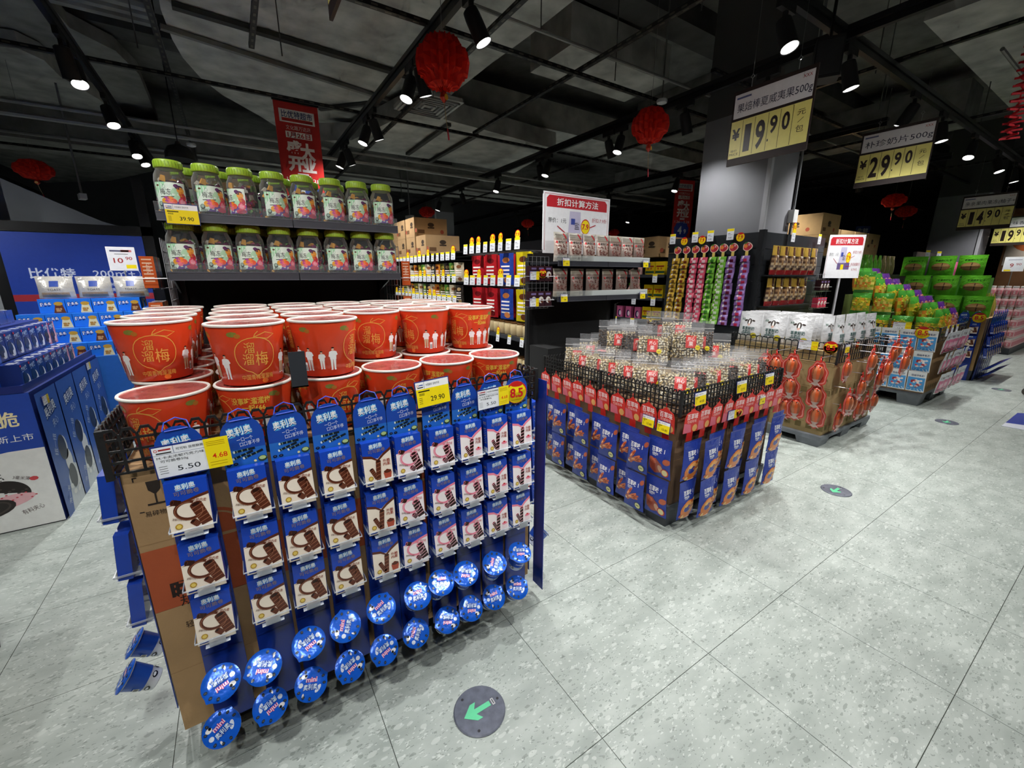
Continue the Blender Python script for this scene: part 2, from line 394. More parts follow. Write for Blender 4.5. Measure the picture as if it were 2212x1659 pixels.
seam(((690, 232), (850, 215)), 3.74, d1, .05, C('4a4a48')); hp_ = at_z(1000, 325, 3.45); obj('hanger', B().tube([(hp_.x, hp_.y, 3.68), (hp_.x, hp_.y, 3.7996)], .008, C('5a5a58'), 6).mesh('hanger', STEEL), d2)
seam(((880, 330), (970, 265)), 3.445, d2, .06, C('4a4a48')); seam(((930, 345), (1030, 288)), 3.445, d2, .06, C('4a4a48'))
def box_duct(x0, y0, x1, y1, z0, z1, label, col=DUCT2):
    tag(obj('air_duct', B().box(x0, y0, z0, x1, y1, z1, col).mesh('air_duct', ceilm)), label, 'duct')
box_duct(5.6, 1.0, 14.5, 1.75, 3.75, 4.2, 'long grey duct along the main aisle past the pillar', DUCT)
box_duct(6.5, 4.0, 7.1, 5.9, 3.8, 4.495, 'dark duct branching into the aisle behind the second banner')
box_duct(9.3, 2.2, 9.95, 9.1, 3.75, 4.2696, 'far dark duct running over the cartons')
box_duct(-6.5, 9.3, 9.0, 10.2, 3.4, 3.85, 'dark cross duct over the far end of the aisles')
box_duct(3.3, 3.97, 4.9, 4.7, 3.85, 4.25, 'short dark duct between the two lanterns', DUCT)
box_duct(2.6, 6.0, 9.0, 6.8, 3.8, 4.2, 'grey cross duct beyond the first pillar', DUCT)
for k, (x, r_) in enumerate(((2.62, .08), (2.88, .09))):
    tag(obj('round_pipe', B().tube([(x, .8, 4.32), (x, 3.55, 4.32)], r_, DUCT, 12).mesh('round_pipe', ceilm)), ('thinner' if k == 0 else 'thicker') + ' dark round pipe under the slab beside the vent', 'pipe', 'twin ceiling pipes')
for k, (y, z) in enumerate(((5.9, 4.0), (6.05, 4.0), (6.2, 4.0))):
    tag(obj('round_pipe', B().tube([(-6, y, z), (-.3, y, z)], .05, DUCT2, 8).mesh('round_pipe', ceilm)), ORD[k] + ' of three dark pipes side by side above the left aisle', 'pipe', 'pipes above the left aisle')
for k, y in enumerate((3.6, 7.2, 12.6)):
    tag(struct('beam', B().box(RX0, y, 4.27, RX1, y + .35, RZ, C('454544')).mesh('beam', ceilm)), ('nearest', 'middle', 'farthest')[k] + ' concrete cross beam under the dark slab', 'beam')
# square vent grille
vc = at_z(925, 225, 3.38)
vent = tag(obj('vent_grille', B().box(-.3, -.3, 0, .3, .3, .04, C('a9a9a6')).mesh('vent_grille', STEEL), None, (vc.x, vc.y, 3.36)), 'square white ceiling vent grille beside the nearest red lantern', 'vent')
obj('neck', B().box(-.2, -.2, .04, .2, .2, .088, C('8b8b88')).mesh('neck', STEEL), vent)
for k in range(5):
    a = .26 - k * .05; b = B()
    for sx in (-1, 1): b.box(sx * a - .012, -a, -.02, sx * a + .012, a, .0, C('8b8b88') if k % 2 else C('b9b9b6')); b.box(-a, sx * a - .012, -.02, a, sx * a + .012, .0, C('8b8b88'))
    obj('louvre_ring', b.mesh('louvre_ring', STEEL), vent)

# slotted channels and tracks
_ch = {}
def channel(L):
    if L not in _ch:
        b = B().box(0, -.02, 0, L, .02, .03, C('1d1d1e'))
        for i in range(int(L / .1)): b.box(i * .1 + .03, -.0215, .008, i * .1 + .075, .0215, .02, C('55524a')); b.box(i * .1 + .03, -.008, -.001, i * .1 + .075, .008, .0, C('5b574e'))
        _ch[L] = b.mesh('slotted_channel', STEEL)
    return _ch[L]
def chan(x, y, z, L, alongx, label): tag(obj('slotted_channel', channel(L), None, (x, y, z), (0, 0, 0 if alongx else R(90))), label, 'channel', 'slotted ceiling channels')
chan(-3, 3.36, 3.27, 14, True, 'black slotted channel crossing over the nearest red lantern')
chan(-5, 5.4, 3.27, 14, True, 'black slotted channel that carries the first red banner')
chan(-5, 9.2, 3.27, 16, True, 'far black slotted channel crossing above the aisles')
chan(1.9, 2.0, 3.3, 10, False, 'slotted channel running into the shop beside the twin spotlight track')
chan(2.9, 2.0, 3.3, 3.4, False, 'short slotted channel ending past the twin pipes')
chan(-.24, 3.0, 3.3, 6, False, 'slotted channel slanting down above the jar shelves')
chan(.38, 3.0, 3.3, 1.5, False, 'slotted channel stub hanging over the wide grey duct')
chan(5.1, .4, 3.3, 12, False, 'slotted channel running back over the tall pillar')
chan(7.6, .4, 3.3, 12, False, 'slotted channel between the two hanging yellow price signs')
chan(10.6, .4, 3.3, 10, False, 'slotted channel above the third hanging price sign')
chan(4, 2.75, 3.34, 14, True, 'slotted channel above the lanterns in the distance')
chan(5, 4.4, 3.34, 12, True, 'distant slotted channel across the pale pillar aisle')
def conduit(pts, r, label, col=C('8a8a86')): tag(obj('conduit', B().tube(pts, r, col, 8).mesh('conduit', STEEL)), label, 'conduit', 'ceiling conduits')
conduit([(-1, 3.18, 3.4), (12, 3.18, 3.4)], .014, 'thin silver conduit beside the near cross channel')
conduit([(-6, 7.1, 3.3), (9, 7.1, 3.3)], .022, 'upper of two silver sprinkler pipes behind the jars')
conduit([(-6, 7.1, 3.18), (9, 7.1, 3.18)], .03, 'lower of two silver sprinkler pipes behind the jars')
conduit([(-6, 8.7, 3.34), (9, 8.7, 3.34)], .025, 'distant silver pipe behind the grand opening banner')
conduit([(5.9, 1.25, 3.42), (18, 1.25, 3.42)], .016, 'silver conduit along the aisle at the upper right')
conduit([(4.4, 1.9, 3.3), (4.4, 1.1, 3.5), (4.9, .6, 3.55)], .012, 'bent silver conduit beside the large price sign')
for k, (x, y) in enumerate(((.55, 2.4), (2.2, 3.0), (3.0, 2.2), (3.3, 3.3), (2.0, 4.6), (5.1, 4.4), (5.2, 1.9), (-.4, 5.0), (.6, 4.5), (6.3, 2.2), (7.9, 1.7), (9.2, 3.1))):
    tag(obj('hanger_rod', B().tube([(x, y, 3.3), (x, y, 4.4)], .005, C('5a5a58'), 5).mesh('hanger_rod', STEEL)), 'thin steel hanger rod %s' % ('above the first jelly jar', 'left of the twin pipes', 'between the twin pipes', 'left of the second lantern', 'behind the nearest lantern', 'behind the tall pillar', 'before the tall pillar', 'over the left aisle', 'over the grand opening banner', 'above the second price sign', 'above the jelly heap', 'above the green crackers')[k], 'rod', 'hanger rods')

def track(x0, y0, x1, y1, label):
    o = obj('light_track', B().bar((x0, y0, 3.215), (x1, y1, 3.215), .04, .045, BLK).mesh('light_track', STEEL)); tag(o, label, 'track', 'black light tracks')
    obj('carrier_rail', B().bar((x0, y0, 3.262), (x1, y1, 3.262), .055, .035, C('232324')).mesh('carrier_rail', STEEL), o)
track(-.81, -.55, -.81, 14, 'black light track over the left aisle beside the jars')
track(1.46, -.55, 1.46, 14, 'black light track over the aisle right of the jar shelves')
track(4.05, -.55, 4.05, 14, 'black light track over the aisle before the tall pillar')
track(6.6, 2.2, 6.6, 14, 'black light track over the aisle behind the tall pillar')
track(9.2, 2.2, 9.2, 14, 'distant black light track over the carton stacks')
track(2.4, 1.72, 4.015, 1.72, 'short black light track left of the aisle crossing')
track(4.085, 1.72, 20, 1.72, 'black light track along the main aisle above the hanging signs')
track(-6, -.6, 20, -.6, 'black light track along the main aisle behind the viewer')
track(-3.3, 2, -3.3, 14, 'black light track over the far left aisle')

# track spotlights
lamp_adapter = B().box(-.017, -.09, -.05, .017, .09, 0, BLK).box(-.012, -.012, -.1, .012, .012, -.05, BLK).mesh('adapter', DARKP)
_hp = [(.03, .03), (.045, .02), (.05, -.02), (.052, -.17), (.055, -.172), (.05, -.168)]
lamp_body = B().lathe(_hp, BLK, 20, cap=(True, False)).lathe([(.05, -.168), (.044, -.14)], C('c9c9c9'), 20, cap=(False, False)).mesh('housing', DARKP, smooth=40)
lamp_lens = B().lathe([(.044, -.152), (.03, -.150), (.001, -.149)], WHITE, 20, cap=(False, False)).mesh('lens', LENS)
lamp_dark = B().lathe([(.044, -.152), (.03, -.150), (.001, -.149)], WHITE, 20, cap=(False, False)).mesh('lens', mat('unlit_lens', col=C('2a2c2e'), rough=.1))
def lamp(x, y, tilt, azim, label, on=True, power=1.0, alongx=False, spot=104):
    """tilt from straight down, azim = world heading the lamp leans to (degrees, 0 = +X, 90 = +Y)"""
    o = obj('track_spotlight', lamp_adapter, None, (x, y, 3.193), (0, 0, R(90) if alongx else 0)); tag(o, label, 'spotlight', 'track spotlights')
    h = obj('housing', lamp_body, o, (0, 0, -.12)); d = Vector((math.sin(R(tilt)) * math.cos(R(azim)), math.sin(R(tilt)) * math.sin(R(azim)), -math.cos(R(tilt))))
    if alongx: d = Matrix.Rotation(R(-90), 3, 'Z') @ d
    h.rotation_euler = (-d).to_track_quat('Z', 'Y').to_euler()
    obj('lens', lamp_lens if on else lamp_dark, h)
    if on:
        li = bpy.data.lights.new('spot', 'SPOT'); li.energy = LAMP_W * power; li.spot_size = R(spot); li.spot_blend = .85; li.shadow_soft_size = .035; li.color = (1, 1, .99)
        lo = bpy.data.objects.new('lamp_light', li); COL.objects.link(lo); lo.parent = h; lo.location = (0, 0, -.18)
n_ = 0
def lamps(track_name, lst, **k):
    for i, q in enumerate(lst):
        lamp(*q[:4], '%s black spotlight from the viewer on the track %s' % (ORD[i], track_name), *(q[4:]), **k)
lamps('left of the jar shelves', [(-.81, .4, 30, 40, True, .5), (-.81, 2.0, 24, 20, True, .45), (-.81, 3.6, 20, 150, True, .6), (-.81, 4.7, 18, 80), (-.81, 4.95, 26, 290), (-.81, 6.0, 24, 300), (-.81, 7.3, 25, 290), (-.81, 7.75, 24, 310)])
lamps('right of the jar shelves', [(1.46, .35, 22, 120), (1.46, 1.5, 26, 205), (1.46, 2.72, 26, 330), (1.46, 3.6, 18, 20), (1.46, 3.8, 22, 200), (1.46, 4.95, 20, 10), (1.46, 5.2, 22, 190), (1.46, 6.2, 20, 10), (1.46, 6.4, 22, 170), (1.46, 8.2, 20, 20), (1.46, 10, 20, 180)])
lamps('before the tall pillar', [(4.05, .2, 20, 150), (4.05, 2.25, 28, 195, True, .9), (4.05, 3.05, 20, 350, True, .45), (4.05, 3.9, 18, 180), (4.05, 4.1, 24, 0, False), (4.05, 5.3, 18, 180), (4.05, 5.5, 20, 20, False), (4.05, 6.7, 18, 190), (4.05, 8.1, 18, 10), (4.05, 9.2, 18, 170)])
lamps('above the hanging signs', [(3.2, 1.72, 22, 260), (4.2, 1.72, 14, 300), (5.7, 1.72, 26, 100), (6.6, 1.72, 10, 270), (7.9, 1.72, 24, 180), (9.2, 1.72, 20, 250), (10.3, 1.72, 12, 270), (12.5, 1.72, 15, 90), (15, 1.72, 12, 270)], alongx=True)
lamps('behind the viewer', [(-3.6, -.6, 48, 90), (-1.2, -.6, 52, 60), (.0, -.6, 50, 90), (1.3, -.6, 52, 60), (2.6, -.6, 50, 90), (4.1, -.6, 50, 80), (5.6, -.6, 48, 90), (7.2, -.6, 48, 90), (9.2, -.6, 46, 90), (11.5, -.6, 44, 90), (14, -.6, 40, 90)], alongx=True, power=.55, spot=80)
lamps('behind the tall pillar', [(6.6, 3.6, 18, 0), (6.6, 5.0, 18, 180), (6.6, 6.6, 18, 10), (6.6, 8.2, 16, 180), (6.6, 10, 16, 0)])
lamps('over the carton stacks', [(9.2, 3.3, 18, 0), (9.2, 4.6, 18, 180), (9.2, 6.2, 18, 10), (9.2, 8.4, 16, 180)])
lamps('over the far left aisle', [(-3.3, 1.4, 25, 60, True, .5), (-3.3, 2.6, 25, 10, True, .6), (-3.3, 4.2, 42, 60), (-3.3, 6.2, 22, 20), (-3.3, 8.5, 22, 10)])
# ================================================================== shared shop furniture
GREYP = C('3a3d42'); KR = C('b08d62'); KR2 = C('a07e55')
def pallet(x0, y0, x1, y1, h, label, col=GREYP, foot=.15):
    """plastic pallet: deck with nine tapered feet"""
    w, d = x1 - x0, y1 - y0
    o = obj('plastic_pallet', B().box(0, 0, h - .035, w, d, h, col).mesh('deck', DARKP), None, (x0, y0, 0)); tag(o, label, 'pallet', 'plastic pallets')
    fm = B()
    a, b = foot / 2, foot / 2 * .86
    fm.add([(-b, -b, 0), (b, -b, 0), (b, b, 0), (-b, b, 0), (-a, -a, h - .035), (a, -a, h - .035), (a, a, h - .035), (-a, a, h - .035)], [(3, 2, 1, 0), (0, 1, 5, 4), (1, 2, 6, 5), (2, 3, 7, 6), (3, 0, 4, 7)], col)
    fm = fm.mesh('foot', DARKP)
    for i in range(3):
        for j in range(3): obj('foot', fm, o, (a + (w - 2 * a) * i / 2, a + (d - 2 * a) * j / 2, 0))
    return o
def fence_panel(L, h, cell=.034, t=.006, rows=4, arch=True):
    b = B(); n = max(2, int(L / cell)); c = L / n
    for i in range(n + 1): b.box(i * c - t / 2, -t / 2, 0, i * c + t / 2, t / 2, h - (.014 if arch else 0), BLK)
    for j in range(rows): b.box(0, -t * .4, h * j / rows - t / 2 + .003, L, t * .4, h * j / rows + t / 2 + .003, BLK)
    if arch:
        for i in range(n): b.prism([(i * c, h - .016), (i * c + t, h - .016), (i * c + c * .3, h - .005), (i * c + c * .7, h - .005), (i * c + c - t, h - .016), (i * c + c, h - .016), (i * c + c * .75, h + .002), (i * c + c * .25, h + .002)], -t / 2, t / 2, BLK)
    else: b.box(0, -t, h - .006, L, t, h + .003, BLK)
    return b.mesh('fence_panel', DARKP)
def fence(x0, y0, x1, y1, z, h, label, cell=.034, rows=4, arch=True, lean=0.0):
    o = obj('basket_fence', None, None, (x0, y0, z)); tag(o, label, 'fence', 'black mesh fences')
    w, d = x1 - x0, y1 - y0; px = fence_panel(w / 2, h, cell, rows=rows, arch=arch); py = fence_panel(d / 2, h, cell, rows=rows, arch=arch)
    for k in range(2):
        obj('fence_panel', px, o, (k * w / 2, 0, 0), (R(lean), 0, 0)); obj('fence_panel', px, o, (k * w / 2, d, 0))
        obj('fence_panel', py, o, (0, k * d / 2, 0), (0, R(-lean), R(90)) if lean == 0 else (R(-lean), 0, R(90))); obj('fence_panel', py, o, (w, k * d / 2, 0), (0, 0, R(90)))
    for cx, cy in ((0, 0), (w, 0), (w, d), (0, d), (w / 2, 0), (0, d / 2)):
        obj('corner_post', B().box(-.008, -.008, -.01, .008, .008, h, BLK).mesh('post', DARKP), o, (cx, cy, 0))
    return o
def carton(w, d, h, cv=None, side=None, col=KR):
    b = B().box(0, 0, 0, w, d, h, col)
    b.box(0, d / 2 - .03, h, w, d / 2 + .03, h + .0006, C('b89a6e'))                    # tape along the top seam
    parts = []
    if cv: parts.append(('front_print', cv.build('front_print', KRAFT)))
    if side: parts.append(('side_print', side.build('side_print', KRAFT, lambda x, y, e: (-e, d - x, y))))
    b.box(.0, -.0004, h * .5 - .001, w, 0, h * .5 + .001, KR2)
    return (b.mesh('carton', KRAFT), parts)

# ------------------------------------------------------------------ price cards
def fine(cv, x0, y0, x1, n, col=C('3a3a3a'), t=.0011, step=.004):
    for i in range(n): cv.rect(x0, y0 - i * step, x0 + (x1 - x0) * (.55 + .45 * ((i * 37) % 7) / 7), y0 - i * step + t, col, 2)
def price_yellow(p, w=.115, h=.078):
    c = Cv(); c.rect(0, h * .72, w, h, WHITE).rect(0, 0, w, h * .72, YEL)
    c.ring(w * .06, h * .87, .004, .004, .0012, RED, 2, 8).rect(w * .1, h * .86, w * .22, h * .9, C('3050a0'), 2).rect(w * .05, h * .77, w * .22, h * .81, C('333333'), 2).rect(w * .25, h * .72, w * .258, h, NAVY, 2)
    c.text('大包装价 百吃不厌', w * .3, h * .86, h * .09, BLACK, 'l', w * .42)
    c.rect(w * .06, h * .6, w * .4, h * .65, C('2a2a10'), 2)
    for i in range(9): c.rect(w * (.08 + i * .018), h * .46, w * (.088 + i * .018), h * .56, C('2a2a10'), 2)
    for i in range(4): c.rect(w * .06, h * (.36 - i * .07), w * .16, h * (.38 - i * .07), C('6a6010'), 2)
    c.text(p, w * .62, h * .28, h * .24, BLACK, w=w * (.11 * len(p) - .12), bold=.005)
    b = B().box(-.003, 0, -.003, w + .003, .003, h + .003, NAVY)
    return (b.mesh('price_tag', PLAST), [('printed_card', c.build('card'))])
def price_white(p, promo=None, w=.118, h=.085):
    c = Cv(); c.rect(0, 0, w, h, C('eceef2')); c.rect(0, h, w, h + .004, NAVY)
    c.ring(w * .06, h * .9, .004, .004, .0013, RED, 2, 8).rect(w * .11, h * .88, w * .33, h * .93, C('a83030'), 2).rect(w * .06, h * .78, w * .33, h * .82, C('333333'), 2).rect(w * .37, h * .76, w * .378, h, NAVY, 2).rect(0, h * .745, w, h * .752, NAVY, 2)
    c.text('可可粉 层层酥脆', w * .42, h * .87, h * .08, BLACK, 'l', w * .5)
    c.text('M.卡夫浓郁巧克力味', w * .05, h * .65, h * .085, BLACK, 'l', w * .86).text('可可脆卷50g', w * .1, h * .53, h * .085, BLACK, 'l', w * .5)
    for i in range(4): c.rect(w * .05, h * (.36 - i * .075), w * .2, h * (.375 - i * .075), C('666666'), 2)
    c.text(p, w * .58, h * .24, h * .2, C('20242c'), w=w * .42)
    b = B().box(-.003, 0, -.003, w + .003, .003, h + .004, NAVY)
    parts = [('printed_card', c.build('card'))]
    if promo:
        y = Cv(); k = w * .47; y.rect(0, 0, k, h * 1.02, YEL).text(promo, k * .55, h * .42, h * .2, C('e03010'), w=k * .62, bold=.008)
        for i in range(3): y.rect(k * .1, h * (.9 - i * .06), k * .85, h * (.915 - i * .06), C('b89000'), 2)
        for i in range(2): y.rect(k * .1, h * (.2 - i * .09), k * .8, h * (.215 - i * .09), C('b89000'), 2)
        parts.append(('promo_slip', y.build('promo', fn=lambda x, yy, e: (x + w * .93, -.0015 - e, yy + h * .0))))
    return (b.mesh('price_tag', PLAST), parts)
def round_tag(p, r=.04):
    c = Cv(); c.ell(0, 0, r, r, RED, 1, 24).ell(0, -r * .06, r * .93, r * .9, YEL, 2, 24, 180 - 18, 378).ell(0, -r * .05, r * .92, r * .9, YEL, 2, 24)
    c.ell(0, r * .72, r * .6, r * .22, RED, 3, 14).text(p, 0, -r * .02, r * .95, RED, w=r * 1.25, bold=.03, l=4).rect(-r * .5, -r * .68, r * .5, -r * .62, C('b08000'), 4)
    b = B(); b.prism([(r * math.cos(R(a)), r * math.sin(R(a))) for a in range(0, 360, 20)], 0, .002, RED)
    return (b.mesh('discount_disc', PRINT), [('printed_face', c.build('face'))])
P2990, P3990 = price_yellow('29.90', .125, .09), price_yellow('39.90', .125, .085)
PW550 = price_white('5.50', '4.68'); PW560 = price_white('5.60', '4.76', .09, .065); R85 = round_tag('8.5'); R79 = round_tag('7.9')

# ------------------------------------------------------------------ chocolate roll boxes
OB = C('1c45b4'); OBD = C('16338e'); CHOC = C('5a2d1e'); CHOD = C('2e1611'); PINK = C('e9849a'); CREAM = C('f0e2d0')
def roll(cv, x, y, L, r, rot, c1, c2, tip, l=3):
    k = Cv(); k.poly([(-r, 0), (r, 0), (r * .92, -L), (-r * .92, -L)], c1, 0)
    for i in range(5): k.poly([(-r, -L * (.12 + .18 * i)), (r, -L * (.05 + .18 * i)), (r, -L * (.08 + .18 * i)), (-r, -L * (.15 + .18 * i))], c2, 1)
    k.ell(0, 0, r, r * .5, tip, 1, 12).ell(0, 0, r * .68, r * .32, CHOD, 2, 10); cv.put(k, x, y, 1, rot, l)
def roll_box(ring, pink):
    w, h, d = .092, .148, .034; c = Cv(); b = B().box(-w / 2, 0, 0, w / 2, d, h, OB)
    band = PINK if pink else CHOC; bg = C('f6ecec') if pink else CREAM; c2 = C('f0b6c0') if pink else C('9a6248')
    if ring:
        c.poly([(-w / 2, 0), (w / 2, 0), (w / 2, h * .72), (w * .2, h * .68), (-w * .1, h * .62), (-w / 2, h * .6)], bg, 1)
        c.poly([(-w / 2, h * .58), (-w * .1, h * .63), (w * .25, h * .7), (w / 2, h * .74), (w / 2, h * .68), (w * .2, h * .64), (-w * .15, h * .58)], band, 2)
        c.ring(-w * .02, h * .44, w * .36, h * .19, w * .085, band, 3, 22, 75, 400, -12).ring(-w * .02, h * .425, w * .34, h * .175, w * .02, c2, 4, 20, 90, 390, -12)
        roll(c, -w * .37, h * .64, w * .2, w * .085, 70, CHOD, CHOC, band); roll(c, w * .16, h * .53, h * .42, w * .15, 18, CHOC if not pink else CHOD, c2, band); roll(c, w * .04, h * .22, h * .13, w * .09, 40, CHOC if not pink else CHOD, c2, band)
        c.text('外脆内柔', w * .26, h * .6, h * .06, C('8a3a20') if not pink else C('c04050'), w=w * .34, rot=-14, l=5).text('浓郁巧克力味' if not pink else '草莓奶油味', -w * .26, h * .3, h * .045, C('6a3a28'), w=w * .34, rot=-16, l=5)
    else:
        c.poly([(-w / 2, 0), (w / 2, 0), (w / 2, h * .78), (w * .2, h * .7), (w * .02, h * .6), (-w * .2, h * .63), (-w / 2, h * .68)], bg, 1)
        c.poly([(-w / 2, h * .72), (-w * .2, h * .68), (0, h * .58), (w * .2, h * .7), (w / 2, h * .82), (w / 2, h * .75), (w * .22, h * .64), (w * .02, h * .53), (-w * .2, h * .62), (-w / 2, h * .66)], band, 2)
        roll(c, w * .02, h * .54, h * .5, w * .09, -4, CHOC if not pink else CHOD, c2, band); roll(c, -w * .25, h * .38, h * .26, w * .075, 24, CHOC if not pink else CHOD, c2, band)
        c.poly([(w * .2, h * .1), (w * .42, h * .1), (w * .46, h * .24), (w * .16, h * .24)], C('b0503a') if not pink else C('f2dfe2'), 3).ell(w * .31, h * .26, w * .14, h * .04, CHOC if not pink else PINK, 4, 10).ell(w * .3, h * .29, w * .05, h * .025, RED if pink else C('6a2a1a'), 5, 8)
        c.text('外脆', w * .31, h * .52, h * .07, C('a04030'), w=w * .26, bold=.01, l=5).text('内柔', w * .31, h * .44, h * .07, C('a04030'), w=w * .26, bold=.01, l=5)
    c.ell(-w * .3, h * .17, w * .09, w * .09, C('b08a2a'), 5, 10).ell(-w * .3, h * .17, w * .06, w * .06, C('e3c766'), 6, 10).rect(-w * .45, h * .03, -w * .2, h * .06, OBD, 5).rect(-w * .1, h * .03, w * .15, h * .045, C('a05050'), 5)
    c.rect(-w * .4, h * .81, w * .4, h * .81, OB, 1)
    c.text('奥利奥', -w * .02, h * .9, h * .1, C('7fc4f2'), w=w * .5, bold=.06, rot=4, l=2).text('奥利奥', -w * .02, h * .9, h * .09, WHITE, w=w * .47, bold=.01, rot=4, l=3)
    c.text('可可脆卷', 0, h * .79, h * .08, C('8d7a62'), w=w * .6, rot=4, l=6)
    s = Cv(); s.rect(.003, .01, d - .003, .03, C('c8d4ee')).text('可可', d / 2, h * .85, .012, C('d8c060'), w=d * .6)
    for i in range(9): s.rect(.008 + (i % 3) * .002, h * .7 - i * .007, d - .008, h * .7 - i * .007 + .002, C('8fb0e6') if i % 4 else C('e6d97a'))
    return (b.mesh('box', GLOSS), [('front_print', c.build('front_print', GLOSS)), ('side_print', s.build('side_print', GLOSS, lambda x, y, e: (-w / 2 - e, d - x, y)))])
RB = {(r_, p): roll_box(r_, p) for r_ in (0, 1) for p in (0, 1)}
# ------------------------------------------------------------------ mini biscuit cups (axis +Z, lid on top)
CUPB = C('2f5fc8'); MILK = C('dfe4ea')
def mini_cup():
    prof = [(.028, 0), (.031, .002), (.034, .03), (.0365, .032), (.042, .085), (.046, .088), (.046, .091)]
    b = B().lathe(prof, [MILK, MILK, MILK, CUPB, MILK, MILK], 24, cap=(True, True))
    c = Cv()
    for i in range(5): c.ell(-.1 + i * .05, .02, .012, .007, BLACK, 1, 8); c.ell(-.1 + i * .05, .021, .008, .004, MILK, 2, 6)
    c.rect(.03, .04, .05, .056, WHITE, 1, 3); c.text('mini', -.02, .06, .014, WHITE, w=.03, bold=.03)
    for i in range(6): c.rect(.032 + i * .003, .042, .0335 + i * .003, .054, BLACK, 2)
    def m(x, y, e): r_ = .0345 + .008 * (y - .03) / .055 + .0012 + e; a = x / .038 - math.pi / 2; return (r_ * math.cos(a), r_ * math.sin(a), y)
    l = Cv(); r0 = .0495
    for i in range(12):
        a = R(i * 30 + 10); rr = r0 * .8
        if i in (0, 1, 2, 4, 5, 7, 8, 9): l.ell(rr * math.cos(a), rr * math.sin(a), .0052, .0042, C('2a3038'), 2, 8, rot=i * 30); l.ell(rr * math.cos(a), rr * math.sin(a), .0035, .0026, C('4a545e'), 3, 6)
    l.ell(-.026, .018, .009, .007, WHITE, 2, 10).ell(-.022, .021, .004, .004, BLACK, 3, 8).ell(-.03, -.006, .007, .007, C('dfe9f6'), 2, 10)
    l.ell(.024, -.01, .006, .013, C('dfe9f6'), 2, 10, rot=-25).line([(.021, -.004), (.026, -.014)], .002, C('2f6fd6'), 3).ell(-.016, -.032, .003, .006, WHITE, 2, 6)
    l.text('mini', -.002, .013, .016, C('d0307a'), w=.034, bold=.06, rot=10, l=3).text('mini', -.002, .013, .016, C('f6e6f2'), w=.034, bold=.015, rot=10, l=4)
    l.text('奥利奥', .0, -.008, .016, C('1540a0'), w=.044, bold=.08, rot=10, l=3).text('奥利奥', .0, -.008, .015, C('d8ecff'), w=.042, bold=.015, rot=10, l=4)
    lid = B(); n = 28; k = 0
    rings = [(0, .0945), (.03, .0945), (.042, .0935), (.0495, .0905)]
    vs = [(0, 0, .0945)]
    for r_, z in rings[1:]:
        for j in range(n):
            a = 2 * math.pi * j / n; q = r_ + (.006 if r_ > .045 and j == 3 else 0); vs.append((q * math.cos(a), q * math.sin(a), z))
    fs = [(0, 1 + j, 1 + (j + 1) % n) for j in range(n)]
    for i in range(2): fs += [(1 + i * n + j, 1 + (i + 1) * n + j, 1 + (i + 1) * n + (j + 1) % n, 1 + i * n + (j + 1) % n) for j in range(n)]
    lid.add(vs, fs, C('1a62d8'))
    lid.add([(x, y, z - .0022) for x, y, z in vs], [f[::-1] for f in fs], C('c9ced6'))
    lm = lid.mesh('foil_lid', LID, smooth=60)
    lp = l.build('lid_print', LID, lambda x, y, e: (x, y, (.0948 if math.hypot(x, y) < .03 else .0948 - (math.hypot(x, y) - .03) * .075) + e))
    return (b.mesh('cup', GLOSS, smooth=50), [('wrap_print', c.build('wrap', GLOSS, m)), ('foil_lid', lm, None, [('lid_print', lp)])])
CUP = mini_cup()
